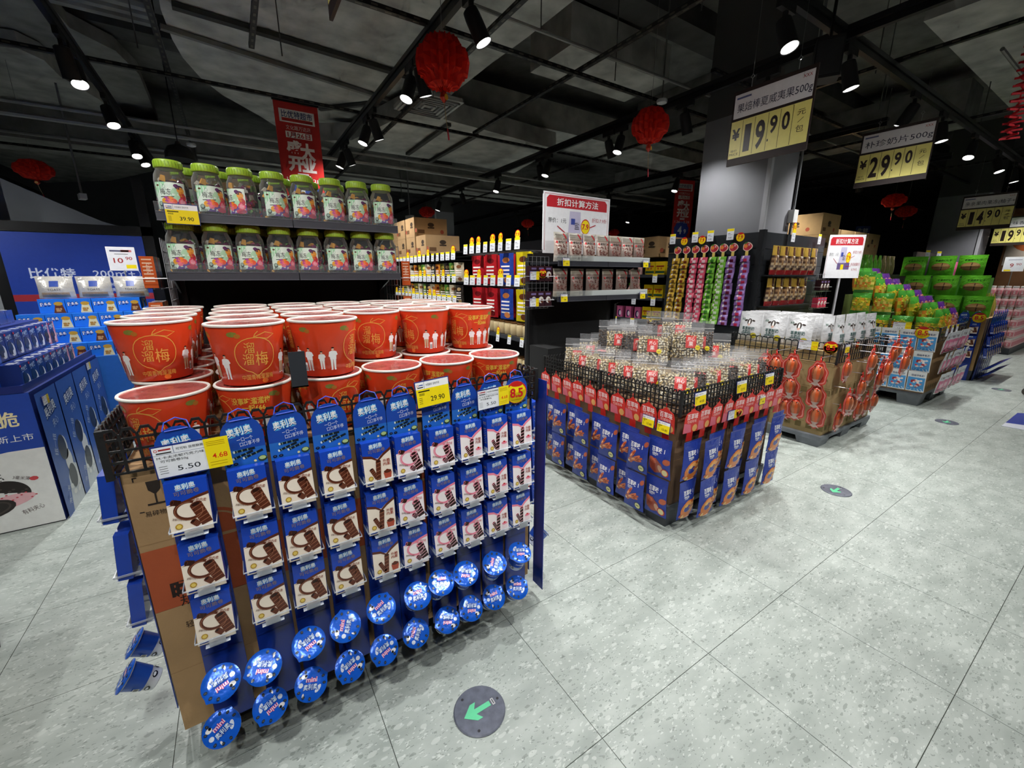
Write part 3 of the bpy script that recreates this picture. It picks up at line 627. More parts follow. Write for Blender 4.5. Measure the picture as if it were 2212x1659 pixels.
# ------------------------------------------------------------------ hanging strips with arched header
def strip_proto(hd=True):
    w = .106; H0 = .155
    b = B().box(-.053, .0, -1.0, .053, .0025, -H0, OBD)
    for zz in (-.36, -.55, -.74): b.box(-.05, -.0008, zz, .05, .0, zz + .006, C('0f266e'))
    pts = [(-w / 2, -H0), (w / 2, -H0), (w / 2, -.06)] + [(w / 2 * math.cos(R(a)), -.06 + .058 * math.sin(R(a))) for a in range(20, 180, 20)] + [(-w / 2, -.06)]
    hb = B().prism(pts, -.004, -.002, C('2048a4'))
    c = Cv(); c.poly([(-w / 2, -H0), (w / 2, -H0), (w / 2, -.1), (-w / 2, -.1)], C('2a6cc0'), 0)
    c.text('奥利奥', -.006, -.045, .024, C('58b4ee'), w=.066, bold=.07, rot=8, l=1).text('奥利奥', -.006, -.045, .022, WHITE, w=.062, bold=.015, rot=8, l=2)
    c.text('一口一个', .005, -.07, .012, C('dfe8fa'), w=.04, rot=6).text('口口享不停', .016, -.084, .012, C('dfe8fa'), w=.05, rot=6)
    for k, (x, y) in enumerate(((-.005, -.118), (.02, -.12), (.0, -.104))):
        c.put(Cv().rect(-.026, -.0035, .026, .0035, C('14202a'), 2).rect(-.02, -.0035, -.017, .0035, C('6a8a7a'), 3).rect(-.008, -.0035, -.005, .0035, C('6a8a7a'), 3).rect(.006, -.0035, .009, .0035, C('6a8a7a'), 3).ell(-.026, 0, .003, .0045, C('d8ead8'), 3, 6), x, y, 1, 18 - 14 * (k == 2))
    c.ell(.041, -.138, .012, .009, C('33421f'), 3, 12).ell(.041, -.136, .009, .006, C('b9cf7e'), 4, 10).ell(.022, -.142, .004, .004, C('efe9a0'), 3, 6)
    for x in (-.042, -.026): c.ell(x, -.142, .006, .0045, C('10141c'), 3, 10).ell(x, -.1415, .003, .002, C('4b5664'), 4, 6)
    hp = c.build('header_print', GLOSS, lambda x, y, e: (x, -.0042 - e, y))
    cord = B().tube([(-.03, -.005, -.012), (-.024, .004, .008), (0, .012, .017), (.024, .004, .008), (.03, -.005, -.012)], .0018, C('3a55c8'), 5).tube([(-.025, -.006, -.013), (.025, -.006, -.01)], .0018, C('3a55c8'), 5)
    clip = B()
    for x in (-.052, .052): clip.box(x - .0008, -.064, -.004, x + .0008, 0, .003, WHITE)
    clip.tube([(-.052, -.0645, .0), (.052, -.0645, .0)], .0024, WHITE, 5).box(-.02, -.066, -.025, .02, -.0645, .0, WHITE).box(-.03, -.066, -.026, .03, .0, -.0245, WHITE)
    cm = clip.mesh('clip', TRAY)
    return b.mesh('strip', GLOSS), hb.mesh('header_card', GLOSS), hp, cord.mesh('tie_cord', PLAST), cm
ST_B, ST_H, ST_P, ST_C, ST_K = strip_proto()
def strip(x, y, z, rz, label, group, clips, lean=2.0):
    o = obj('hanging_strip', ST_B, None, (x, y, z), (R(lean), 0, R(rz))); tag(o, label, 'display strip', group)
    h = obj('header_card', ST_H, o); obj('header_print', ST_P, h); obj('tie_cord', ST_C, o)
    for q in clips: obj('clip', ST_K, o, (q[0], 0, q[1]))
    return o

# ================================================================== first pallet: plum buckets, biscuit strips
X0, X1, Y0, Y1 = -.32, 1.0, 1.40, 2.58
pallet(-.26, 1.46, .97, 2.54, .115, 'dark grey plastic pallet under the plum bucket display')
lo = Cv(); lo.text('轻拿轻放', .1, .37, .022, C('3a2a1a'), w=.08, rot=0).text('若发现', .14, .04, .03, C('3a2a1a'), w=.1, shear=.2).rect(.06, .135, .3, .137, C('9a3020')).line([(.12, .137), (.15, .145), (.17, .13)], .002, C('3a2a1a'))
hi = Cv(); hi.rect(0, 0, .66, .2, C('b4562f'), 1).ell(.17, .2, .09, .085, C('b4562f'), 1, 24, 0, 180).ell(.17, .2, .08, .075, KR, 2, 24, 0, 180).ell(.17, .2, .074, .07, C('b4562f'), 3, 24, 0, 180).rect(.08, .19, .66, .2, KR, 2)
hi.text('旺', .15, .23, .055, KR, w=.06, bold=.05, l=5).text('旺旺', .1, .055, .05, C('2a1a12'), w=.11, bold=.04, l=4).text('规格', .1, .015, .035, C('2a1a12'), w=.08, l=4)
hi.poly([(.045, .405), (.075, .405), (.073, .38), (.06, .365), (.047, .38)], C('2a2018'), 3).rect(.058, .34, .062, .366, C('2a2018'), 3).rect(.04, .335, .08, .34, C('2a2018'), 3).text('易碎物品', .06, .31, .015, C('2a2018'), w=.06, l=3)
for q in ((.02, .42, .03, .423), (.02, .41, .023, .423), (.1, .42, .11, .423), (.107, .41, .11, .423), (.02, .318, .03, .321), (.1, .318, .11, .321)): hi.rect(*q, C('2a2018'), 3)
lowC = carton(.655, .575, .44, lo); hiC = carton(.655, .575, .44, hi)
for j in range(2):
    for i in range(2):
        for lv in range(2):
            lab = 'brown carton with %s, %s %s %s of the bucket pallet' % ('red brand band' if lv else 'plain kraft sides', ('lower', 'upper')[lv], ('front', 'rear')[j], ('left', 'right')[i])
            inst((lowC, hiC)[lv], 'carton', lab, 'carton', (X0 + i * .66, Y0 + j * .59, .116 + lv * .441), group='cartons under the plum buckets')
fence(X0 - .015, Y0 - .015, X1 + .015, Y1 + .03, 1.0, .125, 'black plastic mesh fence around the red plum buckets', lean=3)

# plum buckets
LIDF = mat('film_lid', rough=.13, noise=.35, nscale=16, bump=.35, bscale=16)
BR = C('dc4422'); GOLD = C('e0a048')
def bucket():
    r0, r1, h = .083, .1035, .182
    b = B().lathe([(r0 - .004, 0), (r0, .003), (r1, h - .004)], BR, 40, cap=(True, False))
    rim = B().lathe([(r1 - .004, h - .006), (r1 + .003, h - .006), (r1 + .0045, h - .002), (r1 + .003, h + .001), (r1 - .003, h + .001), (r1 - .004, h - .002)], C('efece2'), 40, cap=(False, False))
    film = B().lathe([(r1 - .003, h - .0015), (r1 * .6, h - .003), (.001, h - .0025)], C('ac5852'), 40, cap=(False, False))
    c = Cv()
    def logo(x0):
        q = Cv(); pts = [(.056 * math.sin(R(a)) * (1 + .06 * math.cos(R(2 * a))), .052 * math.cos(R(a)) - (.012 if a == 180 else 0)) for a in range(15, 400, 15)]
        q.line(pts[:-1], .0022, GOLD, 1).line([(0, .052), (.004, .062), (.012, .07)], .002, GOLD, 1).line([(.002, .054), (.03, .066), (.055, .058), (.035, .046), (.006, .053)], .0022, GOLD, 1)
        q.text('溜', -.014, .022, .03, GOLD, w=.026).text('溜', -.02, -.012, .032, GOLD, w=.028).text('梅', .016, -.012, .04, GOLD, w=.034)
        c.put(q, x0, .092); c.text('中国青梅溜溜梅', x0 + .0, .026, .015, GOLD, w=.09)
    logo(0.0); logo(.29)
    ppl = [(C('ece8e4'), C('e6e2de')), (C('efefef'), C('c9b08c')), (C('f4f4f4'), C('d9cfc8')), (C('e4dfda'), C('ded9d4'))]
    for i, x in enumerate((-.085, .085, .125, .165, .2, -.125)):
        k = Cv().put(person(*ppl[i % 4]), 0, 0, .075 if i != 3 else .06); c.put(k, x, .022 + .004 * (i % 2))
    c.text('没事吃溜溜梅', -.2, .14, .02, C('e8b848'), w=.1, bold=.018).text('一起666', -.195, .118, .018, C('e8b848'), w=.06, bold=.018)
    for i, x in enumerate((-.235, -.2, -.165)): c.put(Cv().put(person(*ppl[(i + 1) % 4]), 0, 0, .072), x, .02)
    c.rect(.1, .02, .112, .048, WHITE, 1)
    for i in range(5): c.rect(.1015 + i * .002, .022, .1025 + i * .002, .04, BLACK, 2)
    for x in (-.05, .12, .24, -.14): c.ell(x, .155, .014, .008, C('7d7a36'), 1, 8).ell(x + .012, .15, .008, .007, C('b06a2a'), 1, 8)
    for x in (.02, .3): c.ell(x, .012, .01, .008, C('e06a1a'), 1, 8)
    def m(x, y, e): rr = r0 + (r1 - r0) * y / h + .0004 + e * .6; a = x / .095 - math.pi / 2; return (rr * math.cos(a), rr * math.sin(a), y)
    return (b.mesh('bucket', GLOSS, smooth=50), [('rim', rim.mesh('rim', PLAST, smooth=40)), ('film_lid', film.mesh('film_lid', LIDF)), ('wrap_print', c.build('wrap_print', GLOSS, m))])
BUCK = bucket(); rowsn = ('front', 'second', 'third', 'fourth', 'rear')
for lv in range(2):
    for j in range(5):
        for i in range(6):
            x, y = -.208 + .2195 * i, 1.516 + .2195 * j
            if lv == 0 and j >= 2 and 0 < i < 5: continue          # buried inside the heap
            if lv and j == 0 and i not in (1, 2): continue
            if lv and i == 0: x -= .03
            rz = {(1, 0, 1): 8, (1, 0, 2): -118, (1, 1, 0): 5, (0, 0, 0): -35, (0, 0, 1): 110, (0, 0, 3): 10, (0, 0, 4): 60, (0, 0, 5): 100, (1, 1, 3): -20, (1, 1, 4): -70, (1, 1, 5): 120, (1, 1, 1): -100}.get((lv, j, i), rnd.uniform(0, 360))
            inst(BUCK, 'plum_bucket', 'red plum bucket with white rim, %s layer, %s row, %s across' % (('lower', 'upper')[lv], rowsn[j], ORD[i]), 'bucket',
                 (x + rnd.uniform(-.001, .001), y + rnd.uniform(-.001, .001), 1.001 + lv * .1835), rz, group='red plum buckets')
# buried support layer, one plain filler carton so the heap stands on something
inst(carton(.80, .58, .18), 'carton', 'plain filler carton hidden under the upper plum buckets', 'carton', (-.06, 1.86, 1.0015))

cols = [(1, 0)] * 4 + [(0, 0)] + [(1, 1)] * 2 + [(2, 1)] + [(0, 1)] * 2
kinds = {(1, 0): 'chocolate ring', (0, 0): 'chocolate stick', (1, 1): 'pink ring', (0, 1): 'pink stick'}
bx = [-.182, -.04, .075, .193, .318, .426, .552, .668, .784, .902]
cx1 = [(-.187, .35), (-.081, .341), (.042, .36), (.153, .365), (.288, .376), (.411, .366), (.501, .381), (.617, .375), (.749, .366), (.863, .369)]
cx2 = [(-.208, .19), (-.091, .189), (.031, .198), (.151, .197), (.276, .198), (.405, .205), (.523, .201), (.623, .203), (.733, .204), (.854, .199)]
rown = ('top', 'middle', 'bottom')
for i in range(10):
    x = bx[i]
    st_o = strip(x, Y0 - .034, 1.118, 0, '%s blue hanging strip from the left with arched header, bucket pallet front' % ORD[i], 'biscuit strips on the front', [(0, zz - 1.118 + .0165) for zz in (.826, .642, .466)], lean=0)
    for r_ in range(3):
        k = cols[i]
        if k[0] == 2: k = (0 if r_ == 0 else 1, 1)
        dx = rnd.uniform(-.003, .003)
        inst(RB[k], 'biscuit_roll_box', '%s wafer roll box, %s row, %s from the left, bucket pallet front' % (kinds[k], rown[r_], ORD[i]), 'biscuit box',
             (x + dx, Y0 - .0905, (.826, .642, .466)[r_]), rz=rnd.uniform(-2, 2), rx=-5 + rnd.uniform(-.4, .4), ry=rnd.uniform(-1.2, 1.2), group='wafer roll boxes on the front strips')
    for r_, (cx_, cz) in enumerate((cx1[i], cx2[i])):
        th = (44, 40, 36, 40, 34, 38, 32, 32, 28, 24)[i] if r_ == 0 else (52, 50, 46, 48, 46, 44, 36, 38, 40, 36)[i]
        a = R(th); ax = Vector((0, -math.sin(a), math.cos(a))); p = Vector((cx_, 1.272, cz)) - ax * .094
        inst(CUP, 'mini_biscuit_cup', 'blue foil lidded mini cup, %s hanging row, %s from the left' % (('upper', 'lower')[r_], ORD[i]), 'snack cup', p, rz=rnd.uniform(-12, 6), rx=th, group='mini cups hanging low')
        e = p - ax * .0045; obj('cup_peg', B().tube([(cx_ - x, 0, e.z - 1.118 + .0), (cx_ - x, e.y - (Y0 - .034), e.z - 1.118)], .003, WHITE, 5).mesh('cup_peg', TRAY), st_o)
# spin each cup's lid print a little so no two face alike
for o in [o for o in COL.objects if o.name.startswith('mini_biscuit_cup')]:
    for ch in o.children: ch.rotation_euler = (0, 0, rnd.choice([0.1, -.5, .9, 2.6, 3.3, -.2, .4]))
def side_strip(rz, x, y, n, where):
    strip(x, y, 1.1, rz, 'blue hanging strip %s' % where, 'biscuit strips on the sides', [(0, zz - 1.1 + .0165) for zz in (.81, .62, .45)], lean=0)
    dv = Matrix.Rotation(R(rz), 3, 'Z') @ Vector((0, -1, 0))
    for r_ in range(3):
        inst(RB[(1, n % 2)], 'biscuit_roll_box', 'wafer roll box seen from its side, %s row, %s' % (rown[r_], where), 'biscuit box', Vector((x, y, (.81, .62, .45)[r_])) + dv * .0565, rz=rz + rnd.uniform(-1.5, 1.5), rx=-5, group='wafer roll boxes on the side strips')
    inst(CUP, 'mini_biscuit_cup', 'blue mini cup sticking out, %s' % where, 'snack cup', Vector((x, y, .2)) + dv * .042, rz=rz, rx=52, group='mini cups hanging low')
side_strip(-90, X0 - .032, 1.57, 0, 'on the left side near the cartons')
side_strip(-90, X0 - .032, 1.72, 1, 'on the left side farther in')
side_strip(90, X1 + .03, 1.49, 0, 'on the right side near the corner')
side_strip(90, X1 + .03, 1.64, 1, 'on the right side farther in')
tag(obj('blue_side_panel', B().box(0, 0, 0, .003, .075, 1.02, OBD).mesh('side_panel', GLOSS), None, (X1 + .03, Y0 - .07, .06)), 'tall narrow blue card at the right corner of the bucket pallet', 'card')
inst(PW550, 'price_tag', 'white 5.50 tag with yellow 4.68 slip at the left end', 'price tag', (-.235, Y0 - .058, .985), rz=-4, ry=-2, group='price tags on the bucket pallet')
inst(P2990, 'price_tag', 'yellow 29.90 tag on the bucket fence', 'price tag', (.478, Y0 - .062, 1.055), rz=3, rx=-4, ry=-3, group='price tags on the bucket pallet')
inst(price_white('5.50', '4.68', .1, .075), 'price_tag', 'white 5.50 tag with yellow slip beside the round 8.5 disc', 'price tag', (.715, Y0 - .06, 1.005), rz=2, ry=-2, group='price tags on the bucket pallet')
inst(round_tag('8.5', .046), 'discount_disc', 'round red and yellow 8.5 disc on the last header card', 'discount tag', (.888, Y0 - .06, 1.052), rz=-6, group='discount discs')
inst(PW560, 'price_tag', 'small 5.60 tag with yellow 4.76 slip above the mini cups', 'price tag', (.81, Y0 - .045, .425), ry=-4, group='price tags on the bucket pallet')
tag(obj('shelf_bracket', B().box(.0, 0, 0, .045, .004, .11, C('3a3d42')).box(0, 0, 0, .045, .03, .004, C('3a3d42')).mesh('bracket', STEEL), None, (.105, 1.385, 1.172)), 'grey metal bracket between two upper plum buckets', 'bracket')
# ================================================================== shelf units
SH = C('2b2c30'); SHD = C('0c0c0d')
_fas = {}
def shelf_unit(x0, x1, y, z_list, depth, zback, label, zbase=0.1, nseg=2, back=True, end=True):
    """end-of-aisle shelf unit facing -Y at plane y: back panel, uprights, shelves with segmented fascia"""
    o = obj('shelf_unit', None, None, (x0, y, 0)); tag(o, label, 'shelf unit', 'end of aisle shelf units'); w = x1 - x0
    if back: obj('back_panel', B().box(0, depth, 0, w, depth + .03, zback, SHD).mesh('back_panel', MATTE), o)
    for x in (0, w - .03): obj('upright', B().box(x, depth - .04, 0, x + .03, depth, zback + .03, C('1a1a1c')).mesh('upright', STEEL), o)
    obj('base_cabinet', B().box(0, .1, 0, w, depth - .05, .9, SHD).mesh('base_cabinet', MATTE), o)
    for z in z_list:
        s = obj('shelf', B().box(0, 0, z - .02, w, depth, z, SH).mesh('shelf', STEEL), o)
        L = w / nseg - .004
        for k in range(nseg):
            f = B().box(0, -.012, 0, L, 0, .042, C('3a3b42')).box(0, -.014, .038, L, -.012, .042, C('55565e')).box(0, -.014, 0, L, -.012, .004, C('55565e'))
            obj('price_rail', f.mesh('price_rail', PLAST), s, (k * w / nseg + .002, 0, z - .035))
        obj('clear_stop', B().box(0, -.002, 0, w, 0, .05, WHITE).mesh('clear_stop', CLEAR), s, (0, .002, z))
        for x in (.01, w - .02): obj('bracket', B().prism([(0, 0), (-.0, -.09), (.0, -.1), (-depth * .6, -.02), (-depth * .6, 0)], 0, .008, SHD).mesh('bracket', STEEL), s, (x, depth, z - .02), (0, 0, R(90)))
    return o
GX0, GX1, GY = -.265, .885, 2.66
shelf_unit(GX0, GX1, GY, [1.515, 1.79], .42, 1.82, 'black two-shelf unit holding the plum jelly jars')
LIME = C('a5c83a')
def jar():
    prof = [(.05, 0), (.062, .004), (.066, .02), (.066, .15), (.063, .175), (.052, .198), (.05, .215)]
    body = B().lathe(prof, WHITE, 28, cap=(True, False)).mesh('jar', CLEAR, smooth=50)
    lid = B().lathe([(.055, .205), (.0565, .207), (.0565, .235), (.053, .24), (.05, .2405)], LIME, 28)
    for k in range(28):
        a = 2 * math.pi * k / 28; lid.box(-.002, .056, .208, .002, .0575, .232, C('95b834'), 0, Matrix.Rotation(a, 4, 'Z'))
    lid.tube([(.05 * math.cos(R(a)), .05 * math.sin(R(a)), .2415 + .006 * math.sin(R((a - 10) * 180 / 160))) for a in range(10, 171, 16)], .003, LIME, 5)
    lidm = lid.mesh('lid', PLAST, smooth=40)
    r2 = random.Random(3); con = B(); cl = [C('d8607a'), C('8a3a6a'), C('e0a040'), C('7aa858'), C('e8e4dc'), C('b04050'), C('5a2a3a'), C('d8d0c0')]
    for k in range(70):
        a = r2.uniform(0, 6.28); rr = r2.uniform(.042, .053); z = r2.uniform(.015, .16)
        M = Matrix.Translation((rr * math.cos(a), rr * math.sin(a), z)) @ Matrix.Rotation(r2.uniform(0, 3), 4, Vector((r2.random(), r2.random(), r2.random() + .1)).normalized())
        con.add([(-.012, -.008, -.012), (.012, -.008, -.012), (.012, .008, -.012), (-.012, .008, -.012), (-.008, -.005, .014), (.008, -.005, .014), (.008, .005, .014), (-.008, .005, .014)], [(3, 2, 1, 0), (4, 5, 6, 7), (0, 1, 5, 4), (1, 2, 6, 5), (2, 3, 7, 6), (3, 0, 4, 7)], r2.choice(cl), 0, M)
    con.lathe([(.04, .01), (.04, .15)], C('4a2a30'), 12)
    c = Cv(); W = .065; Hl = .118
    c.rect(-W, 0, W, Hl, C('dfeede'), 0, 12, 4)
    c.poly([(-W, Hl), (-W * .1, Hl), (-W, Hl * .45)], C('a8dcb0'), 1).ell(W * .35, Hl * .55, .02, .03, C('b4dcb4'), 1, 12)
    c.ell(-W * .72, Hl * .88, .007, .004, C('5a3a20'), 2, 8).ring(-W * .3, Hl * .84, .0065, .008, .001, C('6a8a70'), 2, 12)
    c.text('梅冻', -W * .25, Hl * .64, .026, C('2a2c2c'), w=.044).poly([(-W * .62, Hl * .46), (W * .25, Hl * .49), (W * .22, Hl * .45), (-W * .6, Hl * .43)], C('4a4a44'), 2)
    c.poly([(-W * .45, 0), (W, 0), (W, Hl * .36), (W * .5, Hl * .32), (W * .1, Hl * .22), (-W * .2, Hl * .12)], C('6a3c9a'), 1)
    for x, y, rx, ry, q in ((-.026, .034, .011, .014, 'e8a030'), (-.016, .043, .011, .012, 'b04a9a'), (.0, .044, .013, .012, 'ee8a30'), (.012, .034, .012, .013, 'ea5a3a'), (-.006, .028, .013, .016, 'f06a80'), (.038, .098, .016, .009, '4a2248'), (.028, .104, .01, .008, '6a3a6a'), (.043, .085, .015, .014, 'e8a040'), (.045, .068, .012, .012, 'd87a30'), (.05, .055, .013, .016, 'c03040'), (.045, .034, .017, .018, 'e8506a'), (.045, .034, .011, .012, 'f49aa8'), (.04, .01, .024, .012, 'c83858')):
        c.ell(x, y, rx, ry, C(q), 3, 12)
    c.ell(-.044, .022, .011, .012, C('303a34'), 4, 12).ell(-.044, .024, .008, .008, C('9fb4a4'), 5, 8).text('果蔬果冻', -.04, .006, .01, C('3a4a3a'), w=.03, l=4)
    def m(x, y, e): a = x / .0668 - math.pi / 2; rr = .0668 + e; return (rr * math.cos(a), rr * math.sin(a), y + .02)
    return (body, [('lid', lidm), ('jelly_cups', con.mesh('jelly_cups', GLOSS), 'stuff'), ('paper_label', c.build('label', PRINT, m))])
JAR = jar()
for lv in range(2):
    for j in range(2):
        for i in range(8):
            if j and i == 7: continue
            x = GX0 + .075 + .1445 * i + (.05 if j else 0); rz = rnd.uniform(-14, 10) + (-38 if (lv, j, i) in ((1, 0, 2), (0, 0, 4)) else 0)
            inst(JAR, 'jelly_jar', 'plum jelly jar with lime lid, %s shelf, %s row, %s from the left' % (('lower', 'upper')[lv], ('front', 'back')[j], ORD[i]), 'jar', (x, GY + .075 + .15 * j, (1.516, 1.791)[lv]), rz, group='plum jelly jars')
inst(P3990, 'price_tag', 'yellow 39.90 tag on the upper jar shelf rail', 'price tag', (-.225, GY - .034, 1.742), rz=4, rx=4, group='price tags on the jar shelves')
# wire side racks with narrow orange chocolate boxes
def wire_rack(w, h, d, cell=.06):
    b = B()
    for i in range(int(w / cell) + 1): b.tube([(i * cell, 0, 0), (i * cell, 0, h)], .002, C('c8c8cc'), 4)
    for j in range(int(h / cell) + 1): b.tube([(0, 0, j * cell), (w, 0, j * cell)], .002, C('c8c8cc'), 4)
    sh = B()
    for z in (.02, h * .5): 
        for k in range(5): sh.tube([(0, -d * k / 4, z), (w, -d * k / 4, z)], .002, C('c8c8cc'), 4)
        sh.tube([(0, 0, z + .05), (0, -d, z + .05), (w, -d, z + .05), (w, 0, z + .05)], .0025, C('d8d8dc'), 5)
    return (b.mesh('wire_rack', WIRE), [('basket', sh.mesh('basket', WIRE))])
obox = Cv(); obox.rect(0, 0, .055, .15, C('c85a2c'), 0)
for k in range(7): obox.rect(.008, .03 + k * .017, .045, .036 + k * .017, C('f0c8a8'))
obox.text('巧克力', .028, .09, .014, C('f4dcc8'), w=.05, rot=90)
OBOX = (B().box(0, 0, 0, .055, .1, .15, C('6a3a26')).mesh('box', GLOSS), [('front_print', obox.build('front', GLOSS))])
WR = wire_rack(.30, .48, .12)
for k, (x, y, rz, side) in enumerate(((GX0 - .02, 2.98, 90, 'left'), (GX1 + .02, 2.68, -90, 'right'))):
    if k == 0: inst(WR, 'wire_rack', 'white wire side rack on the left end of the jar shelves', 'wire rack', (GX0 - .01, 3.02, 1.2), -90, group='wire side racks')
    else: inst(WR, 'wire_rack', 'white wire side rack on the right end of the jar shelves', 'wire rack', (GX1 + .01, 2.7, 1.2), 90, group='wire side racks')
for lv in range(2):
    for i in range(2):
        inst(OBOX, 'chocolate_box', 'narrow orange chocolate box, %s rack level, %s, left of the jars' % (('lower', 'upper')[lv], ORD[i]), 'box', (GX0 - .105, 2.735 + .11 * i, 1.2245 + .22 * lv), rz=0, group='orange boxes on the wire racks')
        if i < 2: inst(OBOX, 'chocolate_box', 'narrow brown chocolate box, %s rack level, %s, right of the jars' % (('lower', 'upper')[lv], ORD[i]), 'box', (GX1 + .03, 2.72 + .12 * i, 1.2245 + .22 * lv), rz=0, group='orange boxes on the wire racks')

# ================================================================== left side: biscuit islands and blue poster
LB = C('2348a8'); LBD = C('1a2c74')
def cookie(c, x, y, rx, ry, rot, l=2):
    c.ell(x, y, rx, ry, C('2c2f33'), l, 16, rot=rot).ring(x, y, rx * .96, ry * .96, rx * .08, C('4c5156'), l + 1, 16, rot=rot)
    c.ell(x + rx * .35, y - ry * .1, rx * .95, ry * .95, C('f2f2f2'), l - 1, 16, rot=rot)
# floor island with printed board sides
isl = tag(obj('biscuit_island', B().box(-2.3, 3.52, 0, -1.1, 4.98, .84, LBD).mesh('island_core', PRINT)), 'printed cardboard floor island holding dark blue biscuit boxes', 'display stand')
fp = Cv(); fp.rect(0, 0, 1.2, .84, LB, 1).poly([(0, 0), (1.2, 0), (1.2, .5), (1.05, .5), (.9, .48), (.6, .42), (0, .42)], C('e9e9e6'), 2)
fp.text('薄脆', 1.03, .69, .085, C('eee0b0'), w=.2, bold=.015, l=3).text('有料', .93, .585, .075, WHITE, w=.16, shear=.15, bold=.01, l=3).text('新上市', 1.095, .575, .04, WHITE, w=.15, l=3)
fp.ell(1.0, .25, .095, .075, C('26211f'), 4, 24, 0, 180, rot=-14)
for k in range(9): fp.ell(.94 + .017 * k, .262 + .012 * (k % 3) - .004 * k, .008, .005, C('4a4340'), 5, 6)
fp.ell(.98, .19, .13, .04, C('e8b4ba'), 3, 20, rot=12).ell(.9, .16, .12, .055, C('2a2422'), 4, 20, rot=10).ring(.9, .16, .1, .045, .01, C('453c38'), 5, 18, rot=10)
for k in range(10): fp.ell(.93 + .02 * k, .2 + .012 * (k % 4), .006, .004, C('c8404a'), 5, 6)
for k in range(26): fp.ell(.93 + rnd.uniform(-.05, .07), .33 + rnd.uniform(-.015, .04), .004, .003, C('2a2422'), 4, 5)
fp.ell(1.12, .315, .02, .014, C('d04a50'), 4, 8).ell(.9, .06, .012, .008, C('d04a50'), 4, 8).line([(.88, .46), (.98, .41)], .008, C('7a6a6a'), 4).text('有料夹心', 1.08, .12, .03, C('5a4a4a'), w=.1, rot=16, l=4).text('3毫米薄', 1.07, .33, .022, C('5a4a4a'), w=.07, rot=-20, l=4)
fp.rect(0, 0, 1.2, .006, BLACK, 4)
obj('front_board', fp.build('front_board', PRINT, lambda x, y, e: (x - 2.3, 3.518 - e, y)), isl)
sp = Cv(); sp.rect(0, 0, .34, .82, C('3d62b4'), 0).poly([(.1, 0), (.34, 0), (.34, .25), (.24, .3), (.16, .22)], C('d8dde4'), 1)
sp.text('奥利奥', .17, .69, .07, C('20407e'), w=.2, bold=.08, rot=10, l=1).text('奥利奥', .17, .69, .065, C('e9eef6'), w=.19, bold=.01, rot=10, l=2).text('夹心', .2, .6, .05, C('c6d4ec'), w=.1, rot=10)
sp.text('扭一扭', .1, .47, .045, C('dce6f6'), w=.14, rot=70).text('泡一泡', .1, .12, .04, C('dce6f6'), w=.12, rot=70)
cookie(sp, .19, .42, .065, .085, 0, 3); sp.ell(.24, .31, .06, .08, C('f2f2f2'), 2, 16); cookie(sp, .24, .2, .065, .085, 0, 4)
for q in ((.2, .1), (.28, .09), (.31, .14), (.17, .15)): sp.ell(q[0], q[1], .018, .03, C('f4f4f2'), 5, 8, rot=q[0] * 400)
spm = sp.build('side_board', PRINT)
for k in range(4): obj('side_board', spm, isl, (-1.088, 3.54 + k * .36, 0), (0, R(0), R(90)))
def biscuit_box(w, h, d, base, pink=0, wide=False):
    b = B().box(-w / 2, 0, 0, w / 2, d, h, base); c = Cv()
    c.text('奥利奥', 0, h * .8, h * .16, C('cfe2f8'), w=w * .7, bold=.02, rot=8)
    c.ell(-w * .05, h * .4, w * .3, h * .26, C('20242a'), 2, 14).ell(w * .12, h * .33, w * .3, h * .26, WHITE if not pink else C('efb9be'), 1, 14)
    c.ell(w * .2, h * .2, w * .16, h * .12, C('e6ecf2') if not pink else C('f0ccd0'), 3, 10)
    if pink: c.poly([(w * .1, 0), (w / 2, 0), (w / 2, h), (w * .3, h)], C('d08a94'), 0)
    c.ell(-w * .35, h * .92, w * .1, h * .05, RED, 2, 8)
    t = Cv(); t.text('OREO', 0, d * .5, d * .5, WHITE, w=w * .6, bold=.03)
    return (b.mesh('box', GLOSS), [('front_print', c.build('front', GLOSS)), ('top_print', t.build('top', GLOSS, lambda x, y, e: (x, y, h + e)))])
BBX = [biscuit_box(.118, .16, .09, C('22367e')), biscuit_box(.118, .16, .09, C('2a3a72'), 1)]
for lv in range(2):
    for i in range(8):
        inst(BBX[1 if i >= 6 else 0], 'biscuit_box', 'dark blue biscuit box, %s tier facing the aisle, %s from the island front' % (('lower', 'upper')[lv], ORD[i]), 'biscuit box', (-1.12 - .1 * lv, 3.62 + .125 * i + .11 * lv, .842 + .163 * lv), 90, group='biscuit boxes on the island')
    for i in range(8):
        if lv == 1: inst(BBX[0], 'biscuit_box', 'dark blue biscuit box lying flat on top, %s from the island front' % ORD[i], 'biscuit box', (-1.42, 3.74 + .125 * i, 1.2585), 90, -90, group='biscuit boxes on the island')
tag(obj('tray_wall', B().box(-1.13, 3.52, .842, -1.118, 4.98, .885, LBD).box(-1.5, 3.52, .842, -1.13, 3.53, .885, LBD).mesh('tray_wall', PRINT)), 'low dark blue tray edge along the island top', 'tray')
fb = biscuit_box(.2, .16, .12, C('2a5ac0'))
for i in range(3):
    for lv in range(3): inst(fb, 'biscuit_box', 'large blue biscuit box facing the viewer, %s column, %s layer up' % (ORD[i], ORD[lv]), 'biscuit box', (-1.31 - .21 * i, 3.535, .842 + .162 * lv), 0, group='large biscuit boxes on the island')
tag(obj('stack_support', B().box(-2.25, 3.68, .842, -1.36, 4.9, 1.166, LBD).mesh('support', PRINT)), 'blue inner carton block behind the island biscuit boxes', 'carton')
for k, y in enumerate((3.62, 4.6)): inst(price_white('6.90', '5.90', .07, .055), 'price_tag', '%s small white and yellow tag on the island side' % ('near', 'far')[k], 'price tag', (-1.083, y, .73 + .04 * k), 90, group='tags on the island')
